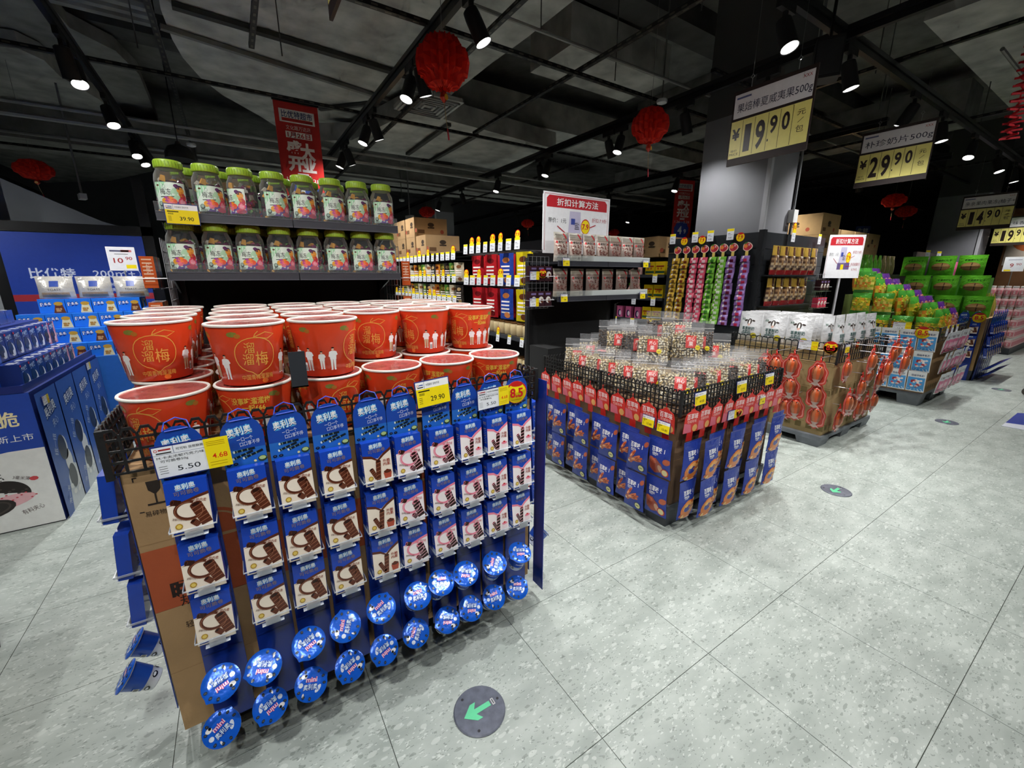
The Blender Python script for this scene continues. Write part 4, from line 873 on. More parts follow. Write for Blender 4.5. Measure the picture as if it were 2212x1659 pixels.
# corner of another pallet at the left edge
pe = at_z(13, 1390, 0); pallet(pe.x - 1.1, pe.y - .9, pe.x, pe.y, .14, 'dark plastic pallet cut by the left edge of the picture', GREYP, .17)
inst(carton(1.09, .88, .16), 'carton', 'brown carton on the pallet at the left edge', 'carton', (pe.x - 1.095, pe.y - .89, .141))
# bright blue chip biscuit boxes behind
def chip_box(brown):
    w, h, d = .165, .12, .1; b = B().box(-w / 2, 0, 0, w / 2, d, h, C('2a78dc')); c = Cv()
    c.text('趣多多', -w * .22, h * .62, h * .26, C('123c90'), w=w * .46, bold=.1, rot=4, l=1).text('趣多多', -w * .22, h * .62, h * .24, WHITE, w=w * .43, bold=.02, rot=4, l=2)
    c.poly([(w * .02, 0), (w * .48, 0), (w * .4, h * .6), (w * .12, h * .6)], C('6a3a22') if brown else C('e8d8a0'), 1).ell(w * .25, h * .66, w * .18, h * .14, C('c89a3a'), 2, 10)
    for k in range(6): c.ell(w * (.16 + .05 * (k % 4)), h * (.15 + .13 * (k // 3)), w * .05, h * .07, C('c8945a') if brown else C('b8843a'), 3, 8)
    return (b.mesh('box', GLOSS), [('front_print', c.build('front', GLOSS))])
CHB = [chip_box(0), chip_box(1)]
isl2 = tag(obj('biscuit_plinth', B().box(-1.55, 5.0, 0, -.62, 6.3, .82, C('2a6cc8')).mesh('plinth', PRINT)), 'bright blue plinth under the chip biscuit boxes', 'display stand')
for lv in range(4):
    n = (5, 5, 5, 4)[lv]; yy = 5.03 + .09 * lv; zz = .822 + .122 * lv; xr = -.72 - .045 * lv
    for i in range(n):
        inst(CHB[1 if (i + lv) % 3 == 0 or i == 0 else 0], 'chip_biscuit_box', 'bright blue chip biscuit box, %s layer up, %s from the aisle, front face' % (ORD[lv], ORD[i]), 'biscuit box', (xr - .17 * i, yy, zz), 0, group='chip biscuit boxes')
    for i in range(4):
        inst(CHB[0], 'chip_biscuit_box', 'bright blue chip biscuit box, %s layer up, side row, %s going back' % (ORD[lv], ORD[i]), 'biscuit box', (xr + .02, yy + .2 + .17 * i, zz), 90, group='chip biscuit boxes')
tb = pillow(.24, .19, .12, C('c4c0b8'), 6, 6, .6, .1)
tc = Cv(); tc.rect(-.03, .1, .03, .15, C('27418e')).text('TOAST', 0, .075, .022, C('3a3a3a'), w=.09).rect(-.09, .01, .09, .05, C('a08668'), 1, 4)
TOAST = (smooth(tb[0], 'bag', FOIL), [('front_print', tc.build('front', PRINT, tb[1]))])
for i in range(3): inst(TOAST, 'toast_bag', 'white toast bag on the chip biscuit stack, %s from the left' % ORD[i], 'bread bag', (-1.34 + .255 * i, 5.42, 1.311), rnd.uniform(-1.5, 1.5), group='toast bags')
for i in range(2):
    yb = pillow(.2, .1, .1, C('d9c98a'), 5, 5, .8, .1); inst((smooth(yb[0], 'bag', FOIL), []), 'bread_bag', 'small cream bread bag right of the chip biscuits, %s' % ('near', 'far')[i], 'bread bag', (-.5, 5.6 + .3 * i, 1.06), 20 * i, group='cream bread bags')
tag(obj('bread_table', B().box(-.62, 5.4, 0, -.38, 6.3, 1.02, C('161616')).box(-.63, 5.39, 1.02, -.37, 6.31, 1.06, C('242424')).mesh('table', DARKP)), 'black narrow bread table behind the plum buckets', 'table')
# 10.90 sign on a rod
sg = Cv(); sg.rect(-.1, 0, .1, .21, C('e6e6ea'), 0).rect(-.08, .17, .06, .185, C('50506a')).rect(.0, .168, .08, .188, C('c06a6a')).rect(-.05, .145, .05, .152, C('8a8a8a')).text('10', -.03, .09, .055, C('a02a2a'), w=.07, bold=.01).text('90', .05, .11, .035, C('a02a2a'), w=.05, bold=.01).rect(.02, .015, .095, .05, YEL)
s10 = tag(obj('rod_price_sign', B().box(-.105, 0, -.005, .105, .004, .215, WHITE).mesh('board', PLAST), None, (-.88, 5.6, 1.56)), 'white 10.90 price card on a thin rod before the blue poster', 'price sign')
obj('printed_face', sg.build('face'), s10); obj('rod', B().tube([(0, .004, -.26), (0, .004, 0)], .005, C('b8b8bc'), 6).mesh('rod', WIRE), s10)
# blue poster wall
pw = Cv(); W = 1.15; pw.rect(0, 0, W, .95, C('1c3f9e'), 0)
pw.text('比优特', .34, .53, .1, C('dfe6f6'), w=.36, bold=.02).text('超市', .36, .4, .095, C('dfe6f6'), w=.24, bold=.02).text('200㎡+', .84, .53, .09, C('dfe6f6'), w=.36, bold=.01).ring(.93, .53, .14, .085, .005, C('dfe6f6'), 1, 20).ell(.7, .42, .028, .028, WHITE, 1, 12).text('2', .7, .42, .035, C('b02a2a'), w=.02, l=2)
pw.text('万种商品精选上架', .91, .41, .04, C('dfe6f6'), w=.33).text('一站式满足家庭生活需求', .88, .35, .038, C('dfe6f6'), w=.42).rect(0, .24, W, .31, C('a82c34'), 1)
po = tag(obj('blue_poster', B().box(0, 0, 0, W, .02, .95, C('1c3f9e')).mesh('poster', PRINT), None, (-1.98, 6.65, 1.0)), 'large blue poster with white lettering and red band at the far left', 'poster'); obj('printed_face', pw.build('poster'), po)
fr = B().box(-2.08, 6.68, 0, -1.98, 6.76, 2.06, BLK).box(-.83, 6.68, 0, -.73, 6.76, 2.6, BLK).box(-2.08, 6.68, 1.96, -.73, 6.76, 2.06, BLK)
tag(obj('poster_frame', fr.mesh('frame', STEEL)), 'black steel frame posts around the blue poster', 'frame')
struct('wall_partition', B().box(-4.5, 6.8, 0, -2.0, 6.9, 2.55, GREYW).mesh('partition', wallm))
tag(obj('sloped_panel', B().prism([(-2.6, 2.05), (-.95, 2.05), (-1.2, 2.12), (-2.1, 2.6), (-2.6, 2.62)], 6.95, 7.0, C('6d7276')).mesh('panel', wallm)), 'sloping grey panel above the blue poster', 'panel')
# ================================================================== second pallet: pistachio heap and blue meat pouches
QX0, QX1, QY0, QY1 = 2.04, 3.12, 1.39, 2.62
pallet(QX0 - .02, QY0, QX1 + .02, QY1, .145, 'black plastic pallet under the pistachio heap', C('44484d'), .17)
pc = carton(.53, .605, .585, None, None, C('6b5138'))
for i in range(2):
    for j in range(2): inst(pc, 'carton', 'brown carton under the pistachio heap, %s %s' % (('near', 'far')[j], ('left', 'right')[i]), 'carton', (QX0 + .006 + i * .538, QY0 + .008 + j * .61, .146), group='cartons under the pistachio heap')
fence(QX0 - .02, QY0 - .02, QX1 + .02, QY1 + .02, .735, .145, 'black plastic mesh fence around the pistachio heap', cell=.03, rows=5)
MEATB = C('2a3f9c'); CRED = C('d42b22')
def meat_pouch(kind):
    w, h = .158, .235
    pb, sf = pillow(w, h, .042, MEATB, 6, 8, .12, .25); c = Cv()
    c.text('百草味', -.012, .168, .03, C('f2f2f4'), w=.075, bold=.02).text(('虎皮凤爪', '鸭脖', '蛋黄鸭肉')[kind], -.022, .142, .013, C('e6e6ea'), w=.045, bold=.01).rect(-.042, .13, -.012, .133, C('c8c8d8')).rect(.04, .155, .045, .18, C('d8d8e6'))
    T = c; c = Cv()
    if kind == 0:
        for k, (a, L) in enumerate(((35, .075), (20, .08), (5, .07), (55, .055))):
            q = Cv(); q.poly([(0, -.008), (L * .6, -.009), (L, -.004), (L, .004), (L * .6, .009), (0, .008)], C('c45c38') if k % 2 else C('d8744a'), 0).ell(L * .3, .002, .012, .004, C('f0b080'), 1, 8).ell(L * .7, -.002, .01, .003, C('8a3a24'), 1, 8)
            c.put(q, -.035, .062 + .006 * k, 1, a, 2)
        c.ell(-.035, .065, .016, .014, C('b86040'), 3, 10).ell(-.045, .06, .007, .006, C('e6d2a0'), 4, 8).ell(.05, .168, .016, .011, C('b0583c'), 2, 8, rot=60)
        c.ell(.03, .042, .019, .019, C('1a2250'), 4, 16).ell(.03, .042, .015, .015, C('d8d89a'), 5, 16).rect(.022, .04, .038, .044, C('5a5a2a'), 6)
    elif kind == 1:
        c.ell(.0, .062, .05, .05, C('d87a34'), 2, 18).ell(.006, .075, .044, .03, C('e6a050'), 3, 14).ell(-.004, .066, .025, .02, MEATB, 4, 14)
        for k in range(8): c.ell(.045 * math.cos(k), .062 + .042 * math.sin(k * 1.3), .012, .009, C('b85a24') if k % 2 else C('eec070'), 5, 8)
        c.rect(-.02, .012, .03, .016, C('e8b8a0'), 3)
    else:
        c.poly([(-.055, .1), (-.01, .108), (.02, .085), (.03, .045), (-.02, .03), (-.05, .05)], C('a84a34'), 2).ell(-.03, .095, .024, .013, C('c8684a'), 3, 10, rot=-20).ell(.012, .06, .013, .02, C('d8a080'), 3, 10, rot=20).ell(.045, .1, .018, .015, C('b05a3c'), 3, 10)
        c.ell(.035, .045, .02, .02, C('c04028'), 4, 16).ell(.035, .045, .015, .015, C('e8d8a0'), 5, 14)
    c = T.put(c, .002, -.022, 1.28)
    return (smooth(pb, 'pouch', FOIL), [('front_print', c.build('front', GLOSS, sf)), ('hang_seal', B().box(-w / 2, -.001, h, w / 2, .001, h + .008, C('24368a')).mesh('seal', GLOSS))])
MEAT = [meat_pouch(k) for k in range(3)]
def red_card():
    w, h = .122, .15
    pts = [(-w / 2, 0), (w / 2, 0), (w / 2, h * .62), (w * .42, h * .8), (w * .2, h * .88), (0, h), (-w * .2, h * .88), (-w * .42, h * .8), (-w / 2, h * .62)]
    b = B().prism(pts, 0, .0015, CRED); c = Cv()
    c.poly([(-w / 2, 0), (w * .05, 0), (-w * .05, h * .35), (-w / 2, h * .42)], C('d8687a'), 1).text('百草味', 0, h * .66, h * .22, C('fbe9e6'), w=w * .74, bold=.014).text('吃越有味', 0, h * .46, h * .12, C('f4c8c0'), w=w * .62)
    c.ell(w * .27, h * .16, w * .17, h * .15, C('e2a860'), 1, 14)                       # plain tan corner spot
    tab = B().box(-.025, 0, -.055, .025, .0012, 0, C('c42620')).tube([(0, 0, h - .004), (.004, -.004, h + .012), (-.004, .006, h + .02)], .0018, CRED, 4)
    return (b.mesh('red_card', PRINT), [('front_print', c.build('front')), ('red_tab', tab.mesh('tab', PRINT))])
RCARD = red_card()
def meat_col(x, y, rz, kind, k, where, kind2=None, dz=0.0):
    dv = Matrix.Rotation(R(rz), 3, 'Z') @ Vector((0, -1, 0)); p = Vector((x, y, 0))
    q = p + dv * .012; inst(RCARD, 'red_header_card', '%s red header card from the near corner, %s of the pistachio pallet' % (ORD[k], where), 'header card', (q.x, q.y, .625 + dz), rz + rnd.uniform(-5, 5), rx=4, group='red header cards')
    for r_ in range(2):
        q = p + dv * (.036 + .05 * (k % 2)); kk = kind if r_ == 0 or kind2 is None else kind2
        inst(MEAT[kk], 'meat_snack_pouch', '%s blue meat pouch from the corner, %s row, %s of pistachio pallet' % (ORD[k], ('upper', 'lower')[r_], where), 'snack pouch', (q.x, q.y, (.343, .092)[r_] + dz + rnd.uniform(-.003, .003)), rz + rnd.uniform(-2, 2), rx=rnd.uniform(0, 1.5), ry=rnd.uniform(-1.5, 1.5), group='blue meat snack pouches')
for k in range(10): meat_col(QX0 - .03, 1.435 + .127 * k + rnd.uniform(-.008, .008), -90, 2 if k == 0 else 0, k, 'left side')
for k in range(9): meat_col(QX0 + .06 + .123 * k, QY0 - .03, 0, 1, k, 'aisle side', 1, 0)
for nm, pr, wh, loc, rz in (('49.80', P2990, 'near the corner', (2.13, QY0 - .035, .775), 2), ('23.90', 0, 'midway along', (2.56, QY0 - .035, .785), 0), ('34.80', 0, 'at the far end', (2.9, QY0 - .035, .79), 0)):
    inst(price_yellow(nm, .11, .075), 'price_tag', 'yellow %s tag on the pistachio fence, %s' % (nm, wh), 'price tag', loc, rz, -4, group='price tags on the pistachio pallet')
for k, y in enumerate((1.6, 1.49)): inst(price_yellow('15.80', .085, .065), 'price_tag', '%s yellow 15.80 tag over the red cards by the corner' % ('left', 'right')[k], 'price tag', (QX0 - .055, y, .62 - .005 * k), -90, -5, group='price tags on the pistachio pallet')
inst(price_white('9.80', '4.84', .07, .055), 'price_tag', 'white tag with yellow slip among the red cards, aisle side', 'price tag', (2.47, QY0 - .05, .63), 0, group='price tags on the pistachio pallet')
inst(round_tag('9', .03), 'discount_disc', 'small yellow 9 disc among the red cards', 'discount tag', (2.585, QY0 - .053, .665), 0, group='discount discs')
inst(price_yellow('9.80', .07, .06), 'price_tag', 'small yellow tag over the red cards, far end of the aisle side', 'price tag', (2.83, QY0 - .05, .67), 0, group='price tags on the pistachio pallet')
# pistachio bags
def nut_bag(seed, dark=False, label=True):
    r3 = random.Random(seed); w, h = .215, .26; nb = B(); hn = .185
    cols_ = [C('d9c8a4'), C('cdb98f'), C('e3d6b8'), C('bfa878'), C('e8dfc8')] if not dark else [C('6a5a4e'), C('4c3f38'), C('7d6c5e'), C('5d5148')]
    def th(u, v): return .032 * (max(0, 4 * u * (1 - u)) ** .5) * (max(0, 4 * v * (1 - v)) ** .35) + .002
    nx, ny = (12, 11)
    for side in (-1, 1):
        for j in range(ny):
            for i in range(nx):
                if side > 0 and (i + j) % 2: continue
                u = (i + .5 + r3.uniform(-.3, .3)) / nx; v = (j + .5 + r3.uniform(-.3, .3)) / ny
                M = Matrix.Translation(((u - .5) * (w - .012), side * (th(u, v) - .003), v * hn)) @ Matrix.Rotation(r3.uniform(0, 3.1), 4, 'Y') @ Matrix.Rotation(r3.uniform(-.5, .5), 4, 'X')
                a, b_, c_ = (.0115, .007, .0078) if not dark else (.009, .008, .009)
                v0 = [(a, 0, 0), (-a, 0, 0), (a * .3, -b_, c_ * .3), (a * .3, -b_ * .4, -c_), (-a * .4, -b_, -c_ * .3), (-a * .3, -b_ * .3, c_), (a * .2, b_, 0)]
                nb.add(v0, [(0, 2, 3), (0, 5, 2), (2, 5, 4), (2, 4, 3), (1, 4, 5), (1, 3, 4), (0, 6, 5), (0, 3, 6), (1, 5, 6), (1, 6, 3)], r3.choice(cols_), 0, M)
    nb.box(-w * .44, -.012, .012, w * .44, .012, hn * .9, C('8a7450') if not dark else C('3a302a'))
    body, sf = pillow(w, h, .074, WHITE, 8, 8, .5, .12)
    parts = [('nuts', nb.mesh('nuts', NUT, smooth=60), 'stuff')]
    zip_ = B().box(-w / 2, -.003, h - .055, w / 2, .003, h - .05, C('c9c4c2'))
    parts.append(('zip', zip_.mesh('zip', PLAST)))
    if label:
        c = Cv(); x, z = r3.uniform(-.02, .03), r3.uniform(.05, .075)
        c.poly([(x - .034, z), (x + .034, z), (x + .034, z + .09), (x - .034, z + .09)], C('c8251f') if not dark else C('b8302a'), 2).text('开心', x, z + .063, .026, C('f4e6de'), w=.046, bold=.01, l=3).text('果' if not dark else '子', x, z + .028, .03, C('f4e6de'), w=.03, bold=.01, l=3)
        c.ell(x + .045, z + .006, .017, .017, C('e6cf2c'), 4, 14).rect(x + .036, z + .003, x + .054, z + .007, C('8a7a10'), 5)
        parts.append(('red_label', c.build('label', PRINT, lambda X, Y, e: (X, sf(X, Y, e)[1] - .001, Y))))
    return (smooth(body, 'bag', FILM), parts)
NB = [nut_bag(1), nut_bag(2), nut_bag(3), nut_bag(4, True), nut_bag(5, True)]
nbn = 0
def nbag(x, y, z, rz, rx, kind, label, ry=0):
    inst(NB[kind], 'nut_bag', label, 'nut bag', (x, y, z), rz, rx, ry, group='clear bags of nuts')
# the heap: parallel leaning bags, a place is taken only if the bag clears every bag already there
Q = (Matrix.Rotation(R(-50), 3, 'Z') @ Matrix.Rotation(R(-20), 3, 'X')).transposed(); cand = []; put_ = []
for i in range(30):
    for j in range(36):
        x, y = QX0 + .12 + .03 * i, QY0 + .12 + .03 * j
        if x > QX1 - .12 or y > 2.44: continue
        ed = (x - QX0, y - QY0, QX1 - x, QY1 - y); d = min(ed); cand.append((round((d - .12) / .09), y + x, x, y, .752 + min(.3, .8 * (d - .12)), ed.index(d)))
cand.sort()
redn = nut_bag(7, True, False); hem = B().box(-.1, -.03, .002, .1, .03, .016, C('d83020')).mesh('hem', GLOSS); cnt = {}
for t, _s, x, y, z, side in cand:
    q = Q @ Vector((x, y, z))
    if any(abs(q.x - p.x) < .222 and abs(q.y - p.y) < .082 and abs(q.z - p.z) < .272 for p in put_): continue
    put_.append(q); t = min(t, 3); key = (t, side); n = cnt[key] = cnt.get(key, -1) + 1
    if n >= len(ORD): continue
    where = '%s, %s side' % (('outer tier', 'second tier', 'third tier', 'top of the heap')[t], ('left', 'aisle', 'far', 'rear')[side])
    if t >= 2 and y > 2.25:
        o = inst(redn, 'hazelnut_bag', '%s dark hazelnut bag with red hem, %s' % (ORD[n], where), 'nut bag', (x, y, z), -50, -20, group='hazelnut bags with red hems'); obj('red_hem', hem, o)
    else:
        kd = (3, 4)[n % 2] if (side == 1 and n % 3 == 1) or (t > 1 and n % 4 == 1) else (n + t) % 3
        nbag(x, y, z, -50, -20, kd, '%s clear %s bag from the near corner, %s' % (ORD[n], 'dark nut' if kd > 2 else 'pistachio', where))
tag(obj('heap_block', B().box(QX0 + .36, QY0 + .4, .7365, QX1 - .3, QY1 - .36, .8, C('8a7450')).mesh('heap_block', KRAFT)), 'flat brown filler carton inside the pistachio heap', 'carton')

# ------------------------------------------------------------------ shelf unit behind it: paper bags of seeds
HX0, HX1, HY = 2.17, 3.26, 2.69
shelf_unit(HX0, HX1, HY, [1.335, 1.615], .42, 1.66, 'dark two-shelf unit of cream seed bags behind the pistachio heap')
def seed_bag(pale):
    w, h = .15, .225; base = C('cfc4b2') if not pale else C('d8d2c6')
    pb, sf = pillow(w, h, .055, lambda u, v: base if v > .8 or v < .25 else (C('a08a80') if not pale else C('c8b4a8')), 6, 10, .5, .2); c = Cv()
    for k in range(6): c.rect(-w * .42, h * (.74 + .035 * k), w * .42, h * (.755 + .035 * k), C('6a5a4a'), 1, 4)
    c.poly([(w * .1, h * .95), (w * .2, h * .97), (w * .42, h * .8), (w * .32, h * .78)], C('c03038'), 2).text('老街口', 0, h * .66, h * .08, C('2a2420'), w=w * .55, bold=.02).ell(-w * .36, h * .66, .01, .01, C('c02a2a'), 2, 10).ell(w * .36, h * .66, .01, .01, C('c02a2a'), 2, 10)
    r4 = random.Random(5)
    for k in range(34): c.ell(r4.uniform(-w * .38, w * .38), h * r4.uniform(.27, .58), .011, .006, r4.choice([C('6a3a36'), C('9a6a60'), C('b89488'), C('7d5048')]), 2, 7, rot=r4.uniform(0, 180))
    c.rect(-w * .35, h * .12, 0, h * .135, C('7a7068')).rect(w * .1, h * .08, w * .35, h * .16, C('8a8078'))
    return (smooth(pb, 'bag', FOIL), [('front_print', c.build('front', FOIL, sf))])
SB = [seed_bag(0), seed_bag(1)]
for i in range(7): inst(SB[1 if i < 3 else i % 2], 'seed_bag', 'cream paper seed bag, upper shelf behind the pistachios, %s from the left' % ORD[i], 'seed bag', (HX0 + .085 + .154 * i, HY + .07, 1.618), rnd.uniform(-3, 3), -1, group='cream seed bags')
for i in range(6): inst(SB[0], 'seed_bag', 'cream paper seed bag, lower shelf behind the pistachios, %s from the left' % ORD[i], 'seed bag', (HX0 + .09 + .18 * i, HY + .07, 1.338), rnd.uniform(-6, 6), -1, group='cream seed bags')
for k, (x, z, p) in enumerate(((HX0 + .03, 1.59, '9.90'), (HX1 - .12, 1.59, '8.80'), (HX0 + .02, 1.31, '9.90'), (HX1 - .13, 1.31, '9.80'))):
    inst(price_yellow(p, .07, .06), 'price_tag', 'small yellow tag at the %s end of the %s seed bag shelf' % (('left', 'right')[k % 2], ('upper', 'lower')[k // 2]), 'price tag', (x, HY - .03, z - .01), 0, -5, group='price tags on the seed shelves')
# discount board
def discount_board(w, h):
    c = Cv(); c.rect(0, 0, w, h, C('efeff2'), 0); q = .018 * w / .75
    c.line([(q, h * .05), (q, h * .97), (w - q, h * .97), (w - q, h * .05)], .004 * w / .75, C('b02030'), 1)
    c.poly([(q * 2, h * .76), (w - q * 2, h * .76), (w - q * 2, h * .9), (w - q * 3.5, h * .95), (q * 3.5, h * .95), (q * 2, h * .9)], C('c0202c'), 1)
    c.text('折扣计算方法', w / 2, h * .85, h * .11, WHITE, w=w * .62, bold=.015, l=3).text('原价：1元', w * .2, h * .55, h * .075, C('3a3a3a'), w=w * .26).text('折扣:7.9折', w * .84, h * .6, h * .07, C('b02030'), w=w * .24).text('折后结算价', w * .84, h * .32, h * .07, C('b02030'), w=w * .25).text('0.79元', w * .84, h * .2, h * .06, C('b02030'), w=w * .16)
    c.poly([(w * .36, h * .35), (w * .55, h * .35), (w * .54, h * .72), (w * .38, h * .72)], C('c4bed8'), 1).rect(w * .4, h * .5, w * .46, h * .6, C('3a4a9a'), 2).text('盐', w * .49, h * .48, h * .12, C('2a2a34'), w=w * .07, l=3)
    c.ell(w * .62, h * .48, w * .07, h * .13, C('c0202c'), 3, 20).ell(w * .62, h * .475, w * .062, h * .115, YEL, 4, 20).text('7.9', w * .62, h * .48, h * .11, C('c0202c'), w=w * .1, bold=.03, l=5)
    c.rect(w * .34, h * .2, w * .68, h * .36, C('6a5a8a'), 1).rect(w * .44, h * .2, w * .52, h * .32, YEL, 2)
    for a, b_ in (((.2, .46), (.33, .34)), ((.78, .52), (.69, .47)), ((.72, .28), (.56, .27))): c.line([(w * a[0], h * a[1]), (w * b_[0], h * b_[1])], .008 * w / .75, C('b02030'), 5)
    pts = [(.02 * w, 0), (w * .98, 0), (w, .03), (w, h * .95), (w * .97, h), (w * .03, h), (0, h * .95), (0, .03)]
    return (B().prism(pts, 0, .006, C('efeff2')).mesh('board', PLAST), [('printed_face', c.build('face'))])
o = inst(discount_board(.75, .48), 'discount_board', 'large white and red discount rule board above the seed bags', 'sign board', (2.19, 2.92, 1.69))
obj('post', B().box(.36, .006, -.0745, .39, .03, .3, C('c8c8cc')).mesh('post', STEEL), o)
# wire rack with small brown chocolate boxes at the left end
def choc_box(col, spot):
    c = Cv(); c.rect(-.026, .088, .02, .102, C('7a6a9a')).ell(0, .05, .024, .026, C('e6e0d8'), 1, 10).ell(.008, .042, .011, .018, C(spot), 2, 8)
    return (B().box(-.0335, 0, 0, .0335, .06, .115, C(col)).mesh('box', GLOSS), [('front_print', c.build('front', GLOSS))])
CBX = choc_box('3a2228', '6a3a28'); CBP = choc_box('c8405a', '8a1a3a')
o = inst(wire_rack(.24, .40, .08, .04), 'wire_rack', 'white wire rack of brown chocolate boxes beside the seed bags', 'wire rack', (1.88, 2.74, 1.25), 0, group='wire side racks')
obj('rack_arm', B().box(.242, -.006, .068, .2895, .006, .08, C('c8c8cc')).mesh('arm', WIRE), o)
for lv in range(2):
    for i in range(3): inst(CBX, 'chocolate_box', 'small brown chocolate box, %s level of the wire rack, %s from the left' % (('lower', 'upper')[lv], ORD[i]), 'box', (1.93 + .07 * i, 2.672, 1.2725 + .19 * lv), 0, group='brown chocolate boxes')
    inst(price_white('8.90', '7.50', .06, .06), 'price_tag', 'white and yellow tag on the %s wire rack level' % ('lower', 'upper')[lv], 'price tag', (1.88, 2.6538, 1.275 + .2 * lv), 0, group='tags on the wire rack')
inst(round_tag('8.5', .035), 'discount_disc', 'yellow 8.5 disc on the brown chocolate boxes', 'discount tag', (2.0, 2.655, 1.52), 0, group='discount discs')
# ================================================================== third pallet: cow print bags and red fish packs
TX0, TX1, TY0, TY1 = 4.27, 5.35, 1.46, 2.38
PG = C('6d7278'); KRG = C('a08a5e')
pallet(TX0 - .05, TY0 - .02, TX1 + .02, TY1, .1, 'light grey plastic pallet under the cow print bags', PG, .2)
tc3 = Cv()
for k in range(5): tc3.rect(.05 + .09 * k, .04, .1 + .09 * k, .09, C('7a6a40')).rect(.05 + .09 * k, .1, .12 + .09 * k, .104, C('7a6a40'))
cc3 = carton(.54, .45, .33, tc3, tc3, KRG)
for i in range(2):
    for j in range(2):
        for lv in range(2): inst(cc3, 'carton', 'olive brown carton under the cow print bags, %s %s %s' % (('lower', 'upper')[lv], ('near', 'far')[j], ('left', 'right')[i]), 'carton', (TX0 + .0 + i * .542, TY0 + j * .455, .101 + lv * .332), group='cartons under the cow print bags')
fence(TX0 - .02, TY0 - .02, TX1 + .02, TY1 + .02, .77, .17, 'black plastic mesh fence around the cow print bags', cell=.05, rows=3)
tag(obj('filler_carton', B().box(TX0 + .02, TY0 + .02, .767, TX1 - .02, TY1 - .02, .86, KRG).mesh('filler', KRAFT)), 'flat carton inside the cow print bag fence', 'carton')
def cow_bag():
    w, h = .22, .29; pb, sf = pillow(w, h, .07, lambda u, v: C('e9e9ea') if v > .24 else C('ded9d0'), 8, 10, .5, .08); c = Cv()
    c.rect(-w * .46, h * .84, w * .46, h * .855, C('d2d2d4'), 1, 6).text('朴珍', -w * .3, h * .74, h * .08, C('2f6a50'), w=w * .16, bold=.01)
    c.ell(0, h * .66, w * .1, h * .11, C('33261f'), 2, 14).ell(0, h * .62, w * .04, h * .12, C('f2efea'), 3, 10).ell(0, h * .56, w * .06, h * .04, C('d8b0a0'), 4, 10).ell(-w * .17, h * .7, w * .08, h * .03, C('33261f'), 2, 8, rot=15).ell(w * .17, h * .7, w * .08, h * .03, C('33261f'), 2, 8, rot=-15)
    c.text('草原鲜奶', 0, h * .43, h * .11, C('1f5550'), w=w * .56, bold=.015).text('大奶片', -w * .06, h * .32, h * .1, C('1f5550'), w=w * .4, bold=.015).rect(-w * .3, h * .26, w * .15, h * .28, C('1f5550'))
    c.line([(-w * .46, h * .22), (-w * .1, h * .18), (w * .2, h * .24), (w * .46, h * .2)], .006, C('1f4a48'), 2)
    c.ell(w * .27, h * .2, w * .13, w * .13, C('c9b93a'), 4, 18).rect(w * .2, h * .195, w * .34, h * .21, C('4a4a1a'), 5)
    return (smooth(pb, 'bag', FOIL), [('front_print', c.build('front', PRINT, sf))])
COW = cow_bag()
n3 = 0
for lay in range(5):
    for k in range(3):
        inst(COW, 'milk_tablet_bag', 'white cow print bag facing the left aisle, %s along, %s deep' % (ORD[k], ORD[lay]), 'snack bag', (TX0 + .06 + .085 * lay, 1.8 + .228 * k, .866), -90 + rnd.uniform(-2, 2), -3, rnd.uniform(-.6, .6), group='cow print bags')
for lay in range(2):
    for k in range(4):
        inst(COW, 'milk_tablet_bag', 'white cow print bag facing the main aisle, %s along, %s deep' % (ORD[k], ORD[lay]), 'snack bag', (TX0 + .16 + .235 * k + .02 * lay, TY0 + .06 + .09 * lay, .866), rnd.uniform(-4, 4), -3, group='cow print bags')
def fish_pack():
    b = B(); ol = []
    for k in range(40):
        a = 2 * math.pi * k / 40; r_ = 1 + .07 * math.sin(7 * a); ol.append((.082 * r_ * math.cos(a) * (1 - .18 * math.sin(a)), .125 + .122 * r_ * math.sin(a)))
    b.prism(ol, -.002, .002, C('c2483e'))
    ring = Cv(); il = [(x * .8, .125 + (z - .125) * .8) for x, z in ol]; ring.poly([(x * .9, .125 + (z - .125) * .9) for x, z in ol], C('d9857c'), 1).poly(il, C('b03a30'), 2)
    fish = B(); pr = [(.002, .21), (.03, .195), (.046, .16), (.047, .12), (.036, .075), (.018, .045), (.012, .035)]
    n = 12; vs = []; fs = []; cs = []
    for r_, z in pr:
        for j in range(n): a = math.pi + math.pi * j / (n - 1); vs.append((r_ * math.cos(a), .9 * r_ * math.sin(a) - .003, z))
    for i in range(len(pr) - 1):
        for j in range(n - 1): fs.append((i * n + j, i * n + j + 1, (i + 1) * n + j + 1, (i + 1) * n + j)); cs.append(C('a83018') if i < 1 else ((C('c4552a'), C('8a4a30'), C('b06a48'))[(j // 2) % 3] if i < 4 else C('b89a90')))
    fish.add(vs, [f[::-1] for f in fs], cs)
    tail = B().prism([(-.012, .045), (.012, .045), (.045, .012), (.02, .02), (0, .01), (-.025, .022), (-.05, .014)], -.012, -.004, C('c0a8a0'))
    hook = B().tube([(0, 0, .235), (.004, -.004, .255), (-.004, 0, .27), (.003, 0, .285)], [.012, .007, .006, .004], C('c8281c'), 6)
    eye = B()
    for s in (-1, 1): eye.lathe([(.006, 0), (.006, .003), (.002, .005)], BLACK, 8, 0, (True, True), Matrix.Translation((s * .02, -.03, .19)) @ Matrix.Rotation(R(90), 4, 'X'))
    return (b.mesh('blister', GLOSS), [('printed_back', ring.build('ring', GLOSS, lambda x, y, e: (x, -.002 - e, y))), ('fish_body', fish.mesh('fish', GLOSS, smooth=50), None, [('eyes', eye.mesh('eyes', GLOSS))]), ('tail', tail.mesh('tail', GLOSS)), ('hang_loop', hook.mesh('loop', PLAST))])
FISH = fish_pack()
